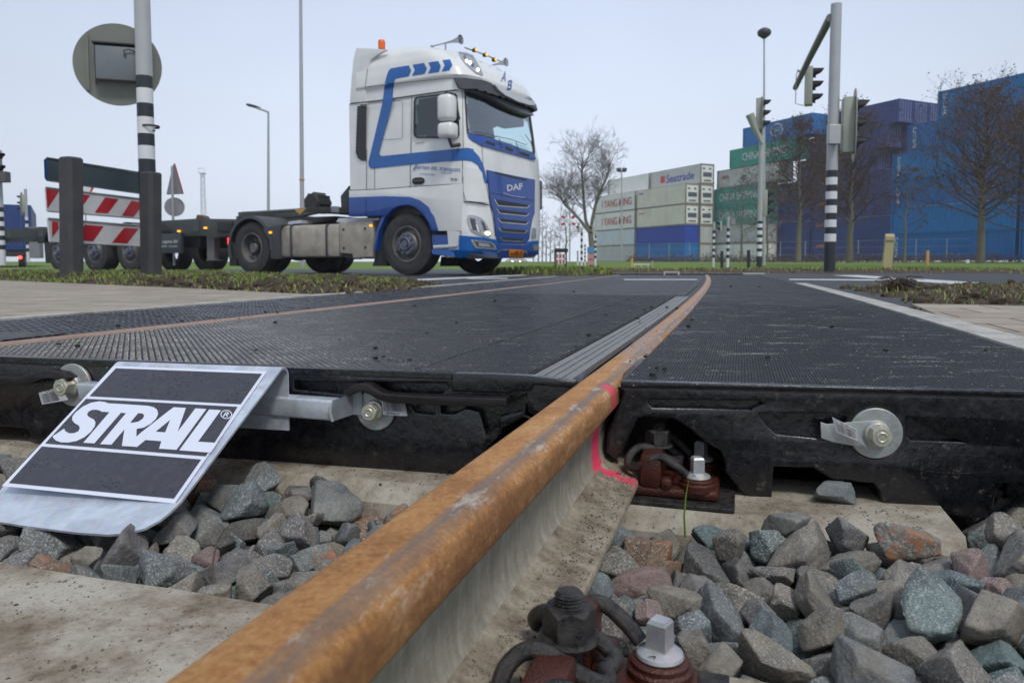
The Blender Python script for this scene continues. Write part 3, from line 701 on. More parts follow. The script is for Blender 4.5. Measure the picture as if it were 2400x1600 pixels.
# ---- galvanised square tube carrying the sign
def face_pt(px, py, d): return onplane(px, py, LP[0]+LP[2]*d, LP[2])
tr = root('bracket_tube', face_pt(500, 950, .05), 0, 'galvanised square steel tube bolted across the panel front behind the lettered sign', 'steel tube')
d_ = .062; a = face_pt(176, 898, d_); a2 = face_pt(184, 938, d_); b = face_pt(778, 939, d_); b2 = face_pt(780, 987, d_)
bm = bmesh.new(); dep = LP[2]*-.036; bz = Vector((0, 0, 0))
V = [bm.verts.new(p) for p in (a, b, b2, a2, a+dep, b+dep, b2+dep, a2+dep)]
for f in ((0, 1, 2, 3), (4, 7, 6, 5), (0, 4, 5, 1), (3, 2, 6, 7), (0, 3, 7, 4), (1, 5, 6, 2)): bm.faces.new([V[i] for i in f])
bmesh.ops.bevel(bm, geom=bm.edges[:], offset=.004, segments=3, affect='EDGES', profile=.5)
obj('square_tube', bm, galv, tr, smooth=R(40))
bm = bmesh.new(); c1, c2 = b+LP[2]*.000, b2+LP[2]*.000; e1, e2 = face_pt(*q6(762, 270), .012), face_pt(*q6(765, 440), .012)
q = [c1, c2, e2, e1]; V = [bm.verts.new(p) for p in q]; bm.faces.new(V)
f1 = face_pt(*q6(830, 262), .0105); f2 = face_pt(*q6(840, 446), .0105); bm.faces.new([V[3], V[2], bm.verts.new(f2), bm.verts.new(f1)])
bmesh.ops.solidify(bm, geom=bm.faces[:], thickness=.003); obj('end_tab', bm, galv, tr)
bm = bmesh.new(); tube(bm, [b+Vector((0, 0, -.002))+LP[2]*.001, b.lerp(b2, .5)+LP[1]*-.004+LP[2]*.002, b2+LP[2]*.001], [.0022, .0035, .0028], 8); obj('weld_bead', bm, galv, tr, smooth=True)

# ---- the lettered sign plate
TL, TR_, BR, BL = onz(270, 852, .008), onz(658, 866, .008), onz(425, 1174, -.150), onz(-22, 1172, -.172)
sr = root('sign_plate', (TL+TR_+BR+BL)/4, 0, 'bent galvanised metal plate with white STRAIL lettering on black, leaning on the stones', 'metal sign')
u_ = (TR_-TL).normalized(); dn = ((BR-TR_).normalized()); pn = u_.cross(dn); pn = pn if pn.z > 0 else -pn; pn.normalize()
def prof_at(top, bot):
    out = []; L = [bot.lerp(top, k/6) for k in range(7)]; out += L
    back = Vector((LP[2].x, LP[2].y, 0))*-1; rad = .017
    dirn = (top-bot).normalized(); cen = top - pn*rad
    ax = u_; steps = 9
    ang = math.acos(max(-1, min(1, dirn.dot(Vector((0, 0, -1))))))
    for k in range(1, steps+1):
        M = Quaternion(ax, -ang*k/steps); out.append(cen+M @ (pn*rad))
    end = out[-1]; out += [end+Vector((0, 0, -.03)), end+Vector((0, 0, -.07)), end+Vector((0, 0, -.098))]
    return out
pa, pb = prof_at(TL, BL), prof_at(TR_, BR)
if pb[10].z < TR_.z-.03:                       # turned the wrong way: bend towards the panel instead
    u_ = -u_; pa, pb = prof_at(TL, BL), prof_at(TR_, BR)
bm = bmesh.new(); rows = [[bm.verts.new(x.lerp(y, k/14)) for k in range(15)] for x, y in zip(pa, pb)]
for A, B in zip(rows, rows[1:]):
    for k in range(14): bm.faces.new((A[k], A[k+1], B[k+1], B[k]))
# lower lip, flattened on to the stones with a rounded corner
LO = onz(255, 1253, -.176); ln = (LO-BL).cross(BR-BL).normalized()
lip = [onplane(x, y, BR, ln) for x, y in [(-60, 1200), (-8, 1221), (42, 1229), (110, 1238), (180, 1247), (255, 1252), (300, 1248), (340, 1237), (375, 1218), (400, 1198), (415, 1184)]]
base = rows[0]; lv = [bm.verts.new(p) for p in lip]; k = 0
m_ = [min(14, round(i*14/(len(lv)-1))) for i in range(len(lv))]
for i in range(len(lv)-1):
    a_, b_ = m_[i], m_[i+1]
    if a_ == b_: bm.faces.new((base[a_], lv[i], lv[i+1]))
    else: bm.faces.new([base[j] for j in range(b_, a_-1, -1)]+[lv[i], lv[i+1]])
bmesh.ops.recalc_face_normals(bm, faces=bm.faces)
fz = max(bm.faces, key=lambda f: f.calc_area()); 
if fz.normal.dot(pn) < 0: bmesh.ops.reverse_faces(bm, faces=bm.faces)
bmesh.ops.solidify(bm, geom=bm.faces[:], thickness=.0035)
galvs = m_galv('brushed galvanised sheet', (.60, .65, .72), .35, .42)
obj('steel_sheet', bm, galvs, sr, smooth=R(30))
def on_sign(px, py, off): return onplane(px, py, (TL+TR_+BR)/3, pn)+pn*off
def sign_layer(name, loops, off, mat, parent):
    bm = poly_curve(loops); gridcut(bm, 60); mapbm(bm, lambda v: on_sign(v.x, v.y, off)); return obj(name, bm, mat, parent)
def bil(px, py, off):                          # follow the slightly twisted plate
    p = on_sign(px, py, 0); return p
signwhite = paint('white sign film', (.66, .70, .80), .35, 0, .12, 8); signblack = NT('wet black sign film'); 
_t = signblack; _v = _t.co(); _vo = _t.n('TexVoronoi'); _vo.inputs['Scale'].default_value = 170; _vo.inputs['Randomness'].default_value = 1; _t.l(_v, _vo.inputs['Vector'])
_n = _t.noise(_v, 14, 4, .6); _sel = _t.math('MULTIPLY', _t.ramp(_vo.outputs['Distance'], [(.10, 1), (.28, 0)]), _t.ramp(_n, [(.47, 0), (.56, 1)]))
_t.set(_t.mix(_t.ramp(_t.noise(_v, 60, 6, .8), [(.5, 0), (.9, .5)]), (.040, .040, .052), (.15, .14, .14)), .36, 0, .5); _t.bump(_sel, .9, .004); signblack = _t.m; MATS['wet black'] = signblack
L_ = lambda f, pts: [f(*p) for p in pts]
wfilm = sign_layer('white_film', [L_(qp, [(875, 126), (2046, 168), (1340, 1178), (17, 1043)])], .0012, signwhite, sr)
for pts in ([(890, 145), (2008, 187), (1845, 420), (690, 358)], [(663, 378), (1822, 440), (1578, 818), (350, 720)], [(325, 743), (1543, 843), (1335, 1142), (72, 1022)]):
    sign_layer('black_field', [L_(qp, pts)], .0019, signblack, sr)
S1 = [(730, 127), (960, 140), (1170, 155), (1230, 170), (1268, 198), (1280, 245), (1255, 300), (1195, 355), (1120, 395), (1042, 410), (1040, 495), (1090, 450), (1250, 325), (1380, 222), (1452, 170), (1585, 178), (1495, 440), (1690, 183), (1812, 190), (1482, 640), (1290, 627), (1315, 545), (1140, 532), (1048, 608), (880, 597), (908, 415), (765, 583), (640, 577), (925, 236), (870, 232), (578, 568), (455, 562), (743, 225), (655, 220), (640, 208), (600, 198), (552, 200), (515, 218), (498, 245), (505, 268), (535, 288), (572, 305), (590, 338), (582, 380), (540, 440), (470, 500), (380, 543), (290, 559), (215, 557), (160, 541), (125, 510), (118, 490), (245, 405), (258, 435), (300, 458), (355, 456), (398, 437), (418, 402), (405, 370), (360, 347), (332, 312), (335, 272), (375, 222), (450, 162), (540, 120), (630, 105), (690, 112)]
R1 = [(1060, 236), (1110, 240), (1126, 262), (1112, 295), (1065, 328), (1010, 340), (972, 340)]
A1 = [(1412, 310), (1357, 447), (1252, 440)]
sign_layer('lettering', [L_(qs, S1), L_(qs, R1), L_(qs, A1)], .0024, signwhite, sr)
sign_layer('lettering', [L_(qs, [(1842, 195), (1972, 203), (1720, 550), (1888, 561), (1935, 562), (1860, 672), (1810, 668), (1512, 645)])], .0024, signwhite, sr)
sign_layer('registered_mark', [L_(qs, circ(2030, 250, 64, 49)), L_(qs, circ(2030, 250, 54, 40))], .0024, signwhite, sr)
sign_layer('registered_mark', [L_(qs, [(1990, 275), (2022, 224), (2052, 226), (2060, 236), (2055, 248), (2040, 254), (2050, 278), (2036, 277), (2028, 255), (2018, 254), (2004, 276)]), L_(qs, [(2026, 234), (2046, 236), (2040, 246), (2020, 245)])], .0024, signwhite, sr)
# small lug welded inside the bend
lg = face_pt(655, 915, .03); bm = bmesh.new(); boxab(bm, (-.018, -.02, 0), (.0, .012, .003), frame(lg, LP[1], LP[2], Vector((0, 0, 1)))); boxab(bm, (-.003, -.02, 0), (.0, .012, .022), frame(lg, LP[1], LP[2], Vector((0, 0, 1)))); obj('lug', bm, galv, sr)

# ------------------------------------------------------------ ballast stones (resting places come from a settled pile)
STONES = """4,110,883,1528,-347,22,-80,-53,-2;11,95,988,1481,-345,47,78,15,36;7,110,656,1337,-366,14,30,-4,93;0,125,753,1888,-372,15,-40,87,22;7,90,792,1302,-352,14,-46,-64,59;9,110,471,1636,-439,29,10,-75,57;5,110,1032,1918,-345,15,9,-3,97;8,110,200,1549,-403,12,-84,1,-52;5,125,-579,2395,-416,94,24,13,13;12,125,-1345,2113,-418,91,-31,19,-13;9,90,515,1419,-401,3,0,-83,54;0,110,324,1833,-426,21,-25,30,88;11,70,639,1501,-370,23,61,1,-75;7,100,780,1415,-392,78,-55,-23,15;3,125,-1047,1967,-409,40,-4,85,31;2,110,-838,2313,-370,45,30,46,-69;7,95,965,1413,-400,76,41,17,45;13,90,374,1667,-406,84,-5,-2,-53;13,125,498,1911,-438,76,16,9,61;8,85,678,1613,-371,16,-85,31,37;13,110,-901,1867,-412,32,5,25,90;2,80,788,1582,-370,43,1,-81,-36;5,110,376,2003,-443,54,-47,55,40;6,95,920,1983,-365,71,-24,-29,-57;13,70,773,1641,-349,88,44,-11,-7;4,100,296,1532,-439,60,74,-21,-20;5,95,1319,1953,-348,15,51,0,84;5,75,1118,1776,-360,50,58,-30,55;4,125,1278,1800,-345,13,92,30,13;1,95,-628,2144,-406,6,-38,-42,-81;0,95,-983,2163,-400,5,-65,74,-13;0,85,-754,1916,-431,3,28,-95,-4;6,100,688,1989,-384,72,13,48,47;1,80,624,1667,-393,69,59,38,15;6,85,546,1501,-407,68,-57,-44,-8;9,125,-975,2296,-434,21,-84,40,25;2,100,593,1887,-424,77,10,-34,-51;0,80,1042,1706,-375,54,77,-24,-18;11,80,594,1968,-374,20,-37,51,-73;10,75,692,1413,-357,54,-64,-48,-22;6,125,858,1659,-393,88,28,10,35;12,100,386,1585,-436,28,67,-55,40;9,90,762,2046,-356,73,-24,-53,-33;12,110,-1083,2533,-394,43,0,88,-16;11,95,-1652,2582,-406,20,-51,-56,60;8,100,831,1821,-381,9,4,98,-13;11,60,378,1479,-402,19,-36,-65,-63;13,95,-663,1998,-456,83,53,10,-4;3,60,311,1618,-406,30,62,-56,-44;11,110,-1134,2450,-411,51,-21,79,25;8,110,-817,2271,-450,93,-15,-2,31;9,80,-1197,2151,-422,32,45,-81,11;7,110,285,1941,-436,24,-92,27,-5;11,110,-1440,2309,-443,88,10,40,-19;11,125,-1526,2601,-420,42,-60,-60,28;6,90,-644,1804,-425,20,-24,-22,91;13,100,-842,2091,-416,65,24,-29,-64;13,100,531,1699,-432,27,13,44,84;11,125,626,1561,-476,48,-73,-39,-24;10,80,653,1809,-393,89,-33,3,29;10,95,-703,2331,-410,38,-76,14,49;9,110,-876,2529,-376,64,-62,43,0;12,85,553,1609,-402,54,-34,38,-65;0,125,623,1438,-441,89,-24,-26,-25;6,100,-1052,2234,-404,73,1,-12,-65;0,95,814,1503,-417,55,10,33,-74;10,70,935,1746,-372,88,6,14,-42;3,125,-1891,2832,-423,77,-43,44,6;12,110,-916,2380,-389,10,25,84,46;3,75,1134,1697,-379,28,-5,49,-81;2,100,-1271,2333,-426,14,64,74,-6;6,100,203,1780,-420,19,-8,-84,-48;11,70,606,1752,-410,32,-22,5,91;11,100,1060,1818,-400,41,44,2,-79;9,85,-1422,2397,-410,39,-45,10,78;12,75,-591,2041,-465,43,-22,70,50;13,85,-1520,2756,-363,5,21,-41,87;3,125,-919,2092,-482,77,20,-7,59;7,75,-1357,2348,-428,50,-66,32,43;9,80,577,2074,-395,14,1,93,-30;7,95,-696,2115,-445,71,-61,32,-3;8,80,1025,1971,-404,33,-93,-11,-2;8,100,1021,1633,-427,55,2,81,-12;4,80,442,1749,-409,6,85,50,3;10,90,-1733,2612,-449,28,74,-40,-44;6,85,-1364,2693,-413,27,-3,54,-78;5,90,-731,2225,-451,80,20,54,-2;9,95,726,1520,-393,19,50,79,-28;1,75,-507,2267,-461,21,-53,11,80;12,80,-1813,2842,-363,35,-5,-47,79;1,60,-845,2007,-428,5,18,-85,-47;9,90,-1516,2169,-401,21,53,74,-32;5,100,750,1781,-424,13,39,27,86;7,90,439,2102,-427,36,-81,-40,-17;2,60,-1117,1917,-394,14,84,-23,45;10,70,815,1734,-361,54,-7,36,74;5,125,752,1648,-429,36,-74,51,20;3,100,-1475,2713,-418,43,83,29,13;7,110,1667,2653,-528,24,86,-34,-27;7,95,-1320,2436,-434,19,-11,-95,-18;4,125,-816,2405,-435,52,-83,5,-13;9,100,448,1521,-451,95,-13,-23,-9;3,75,-1309,2593,-426,84,21,-17,44;13,125,1219,1871,-426,39,-16,37,-82;3,110,-1094,2139,-454,75,53,37,2;12,75,1783,2806,-493,85,-22,-2,-47;9,125,-551,2115,-508,92,-31,-17,-2;11,70,-1710,2811,-392,10,98,2,-8;3,60,-648,2058,-425,21,38,88,15;8,80,1981,3050,-518,33,36,83,21;8,100,-1806,2759,-428,21,-64,47,-55;9,90,-1612,2774,-396,50,41,-74,-11;2,125,-778,2036,-472,10,-4,49,85;4,100,-1422,2489,-425,17,-10,-86,-46;0,95,-1220,2400,-463,14,-82,45,29;0,125,1643,2534,-531,56,14,55,58;7,75,925,1346,-410,46,-65,-14,-57;2,75,-1481,2125,-444,88,24,-11,36;6,125,1552,2238,-424,41,10,25,86;11,60,403,1406,-408,10,49,49,-70;3,85,1088,1569,-364,36,83,-5,40;3,95,-1569,2535,-471,61,70,7,-33;3,75,404,1924,-445,2,53,-46,-70;0,95,913,1477,-436,85,31,21,35;4,85,-1242,2197,-464,10,-47,52,-69;13,75,-714,2421,-388,39,-8,75,51;3,90,510,2055,-453,17,89,3,40;9,75,952,1571,-396,26,63,-29,-66;0,110,-1661,2693,-433,0,99,-6,-8;12,70,1785,2682,-507,27,26,60,-69;9,85,-1157,2215,-447,43,61,-61,22;0,85,-1405,2581,-429,5,-22,-95,-15;12,70,236,1629,-410,56,-71,-40,-4;5,90,-1031,2473,-438,49,-48,-38,60;6,85,321,2100,-416,60,-10,-78,2;7,60,-588,2270,-479,60,-29,-67,30;7,125,1903,2975,-562,40,-54,60,41;10,110,-1220,2528,-439,10,-20,-97,-3;13,95,2037,2924,-541,33,10,-8,92;11,100,-1575,2406,-493,21,-74,49,38;11,110,1035,1516,-443,6,-83,-52,-13;5,100,1807,2586,-483,17,-25,4,94;9,70,-820,2163,-467,39,47,-78,7;13,125,-477,2373,-515,86,8,4,48;3,85,420,1841,-451,33,67,12,64;11,85,-867,1938,-458,44,-88,9,-10;10,85,-640,2273,-427,66,-8,-13,-72;10,75,-635,2477,-372,50,-13,26,80;7,100,-1734,2483,-451,17,-61,13,-75;7,75,-987,1826,-404,1,76,-12,-62;12,80,629,1988,-444,41,-10,58,-68;4,100,2033,3016,-577,59,-34,65,-32;11,110,1454,2243,-464,35,61,69,2;8,125,952,1880,-448,23,86,38,21;13,100,-556,1965,-505,94,9,-3,-28;11,85,1232,1713,-397,30,-16,-47,-80;9,125,286,1662,-475,25,16,-10,-94;2,125,1121,1925,-442,7,9,47,87;5,110,-663,1909,-474,29,94,-1,-2;2,85,-714,2504,-413,13,-15,-59,77;6,100,-1345,2208,-474,48,45,-12,73;8,125,-1199,2642,-428,20,-31,-86,33;11,75,884,1273,-391,0,37,88,24;3,90,-547,2217,-507,61,-58,-10,-51;0,70,-1862,2658,-421,40,-66,61,6;6,60,-1630,2360,-441,9,-9,54,-82;1,80,731,1328,-414,33,74,41,38;0,90,-630,2198,-477,14,-63,-53,-53;5,90,-815,1828,-441,54,-37,-14,73;12,75,881,1562,-433,49,58,63,5;8,60,-1590,2468,-461,69,38,58,-16;2,60,-1244,2059,-461,60,-75,-23,-9;11,60,-586,1840,-468,37,67,50,-37;0,100,-579,2374,-511,64,-29,19,68;4,50,654,2056,-417,86,-30,-39,12;0,95,-635,2468,-505,40,84,32,14;1,85,-1097,2350,-420,35,-84,-14,-36;7,110,1755,2999,-585,77,20,-59,1;7,60,-2023,2920,-396,44,-84,-12,-25;9,70,647,1731,-463,79,2,-44,-40;4,60,1729,3053,-542,70,66,-6,21;6,125,-1347,2005,-462,80,35,-46,1;10,85,-1646,2509,-473,84,6,-30,-42;12,100,815,1994,-403,40,82,38,7;10,125,2126,2976,-543,68,-14,-68,18;10,70,-1015,2048,-447,64,-9,64,39;2,125,-1500,2225,-496,48,-26,-47,-68;12,80,608,2058,-469,15,42,-82,-32;13,70,177,1653,-452,1,-1,19,97;13,95,1810,2929,-594,81,19,-31,44;12,70,-533,2452,-490,38,83,-15,35;9,60,971,1790,-393,15,5,33,-92;7,95,-944,1990,-461,4,97,-17,-13;2,95,-1688,2406,-455,43,-79,-27,31;0,70,-1179,2085,-473,27,-86,-40,-6;12,125,1385,2084,-468,8,-53,-36,-75;10,50,-438,2323,-460,23,50,4,82;10,75,-1859,2710,-465,49,-43,75,-2;6,110,-1460,1985,-447,45,-87,-6,-15;12,85,1796,2739,-534,6,12,-61,77;3,110,-977,2173,-508,56,30,-5,76;9,75,1341,2007,-426,6,-13,6,98;10,85,384,1720,-470,33,68,56,31;5,50,-1537,2287,-456,45,-55,3,69;7,125,1760,2834,-582,64,-71,20,-16;0,50,-1137,2648,-387,48,12,-85,-12;4,90,-365,2359,-433,55,9,-4,-82;2,85,700,2061,-459,41,-20,84,-24;10,100,-696,2402,-463,12,-95,-14,-23;1,95,-976,2419,-471,14,25,78,-54;8,50,557,1980,-449,82,26,-43,-24;9,85,1661,3137,-597,32,-80,-49,7;3,100,-1814,2592,-468,24,88,23,-30;11,95,-733,1768,-430,99,8,-3,-6;8,70,-1090,2231,-486,18,-21,-3,95;12,110,-2012,2845,-445,36,-78,48,13;4,100,722,1947,-459,40,-14,-12,-89;13,85,1967,2845,-578,25,-67,28,63;13,90,-802,2256,-525,27,-27,10,-91;11,95,538,1786,-472,65,-46,56,-17;1,90,1044,1423,-384,68,51,16,48;2,110,-1175,2294,-463,5,3,-87,47;4,110,-1212,1921,-437,27,2,-3,95;10,70,495,2123,-487,7,88,-20,-41;5,75,925,1990,-436,95,-17,-21,8;12,75,-781,2342,-508,31,11,-56,-75;1,95,-650,2306,-495,68,39,24,55;8,60,-857,2201,-514,72,-58,34,-6;0,85,-682,2073,-529,23,87,4,41;10,125,-1061,2345,-495,14,98,-6,-5;8,125,-1426,2081,-506,25,49,-72,-40;11,80,-978,1900,-459,30,47,-72,38;5,80,-1423,2722,-477,14,-25,-19,93;2,80,773,1548,-478,34,-72,-13,-57;7,85,149,1720,-483,10,-80,55,14;13,95,-759,2147,-522,58,41,-4,69;9,90,-1643,2585,-510,6,61,78,4;4,80,-1339,2632,-469,7,-12,-95,-25;11,80,-542,1702,-414,96,1,16,-16;1,125,929,1651,-518,85,-18,35,33;12,80,287,1842,-523,53,-5,-83,8;1,100,1899,2717,-531,66,52,-16,50;9,85,-992,2581,-520,1,88,-19,-42;13,70,-1681,2670,-506,96,-3,11,-21;13,85,1828,2867,-540,81,-42,23,-32;9,95,1062,1639,-531,83,-46,-12,-24;10,100,605,1735,-549,33,-91,22,-1;13,95,824,1908,-435,19,-27,-32,88;2,70,370,2148,-450,17,4,-7,-97;5,75,-1877,2791,-589,50,-42,61,-44;8,110,-1444,2510,-502,11,-8,39,-90;4,110,-1162,2007,-504,96,16,-13,13;1,80,-1427,2196,-436,5,29,95,3;3,60,-475,2173,-476,73,-11,-62,-21;0,125,616,1831,-506,66,70,-24,-2;4,50,961,1628,-435,63,12,-75,8;7,60,1846,2801,-532,23,35,7,89;3,100,-928,2476,-582,30,39,44,73;12,125,-716,2244,-576,18,21,-37,-88;2,90,-1717,2529,-527,41,-71,50,23;3,75,-895,2415,-511,96,18,13,4;7,80,-1997,2888,-527,43,11,-88,7;9,85,-1957,2749,-448,11,-56,70,-41;6,50,-1336,2711,-473,87,-11,33,31;9,100,737,1766,-516,11,-1,-96,23;10,90,1033,1738,-529,15,49,84,12;7,125,290,1952,-540,42,-74,37,36;11,80,601,1667,-490,9,-46,-67,55;13,85,1997,2902,-600,81,-55,12,7;1,75,1839,3046,-601,44,-41,-26,74;2,100,1598,1348,-348,39,36,-69,-48;2,75,1491,1064,-351,45,71,-35,39;0,75,1092,1340,-352,72,12,-11,66;8,80,1523,1130,-352,30,68,9,-65;6,70,1259,1494,-356,26,35,24,-85;1,110,2567,887,-359,67,22,-4,70;0,125,2590,1136,-360,25,-13,2,95;1,125,1393,1375,-360,30,81,-12,-47;13,75,1669,1120,-362,34,-2,-10,92;12,90,1135,1445,-363,40,49,-9,76;11,50,1312,1335,-364,45,-48,-3,74;11,100,1253,1420,-364,24,-21,-63,-69;4,110,1590,1074,-365,36,50,-76,-13;1,80,2375,822,-365,8,11,-55,-81;9,70,1497,1377,-365,61,-34,-38,-59;6,60,-2118,2944,-366,78,22,-7,-56;2,60,1947,918,-367,13,-4,-81,-55;7,95,1160,1207,-367,66,-51,52,7;1,60,2080,1230,-368,71,-66,-19,-5;0,110,2216,1034,-369,57,79,-6,-14;13,100,1540,1459,-369,25,4,96,6;3,125,1458,1758,-370,78,-14,-57,19;10,110,2258,1205,-370,52,-5,-20,82;11,50,2330,1132,-370,39,-59,68,12;1,100,1808,1275,-371,41,-30,17,83;10,70,1797,1353,-373,80,47,-29,21;9,125,1981,1130,-374,50,-69,-31,40;2,50,1147,1364,-375,4,29,-89,33"""
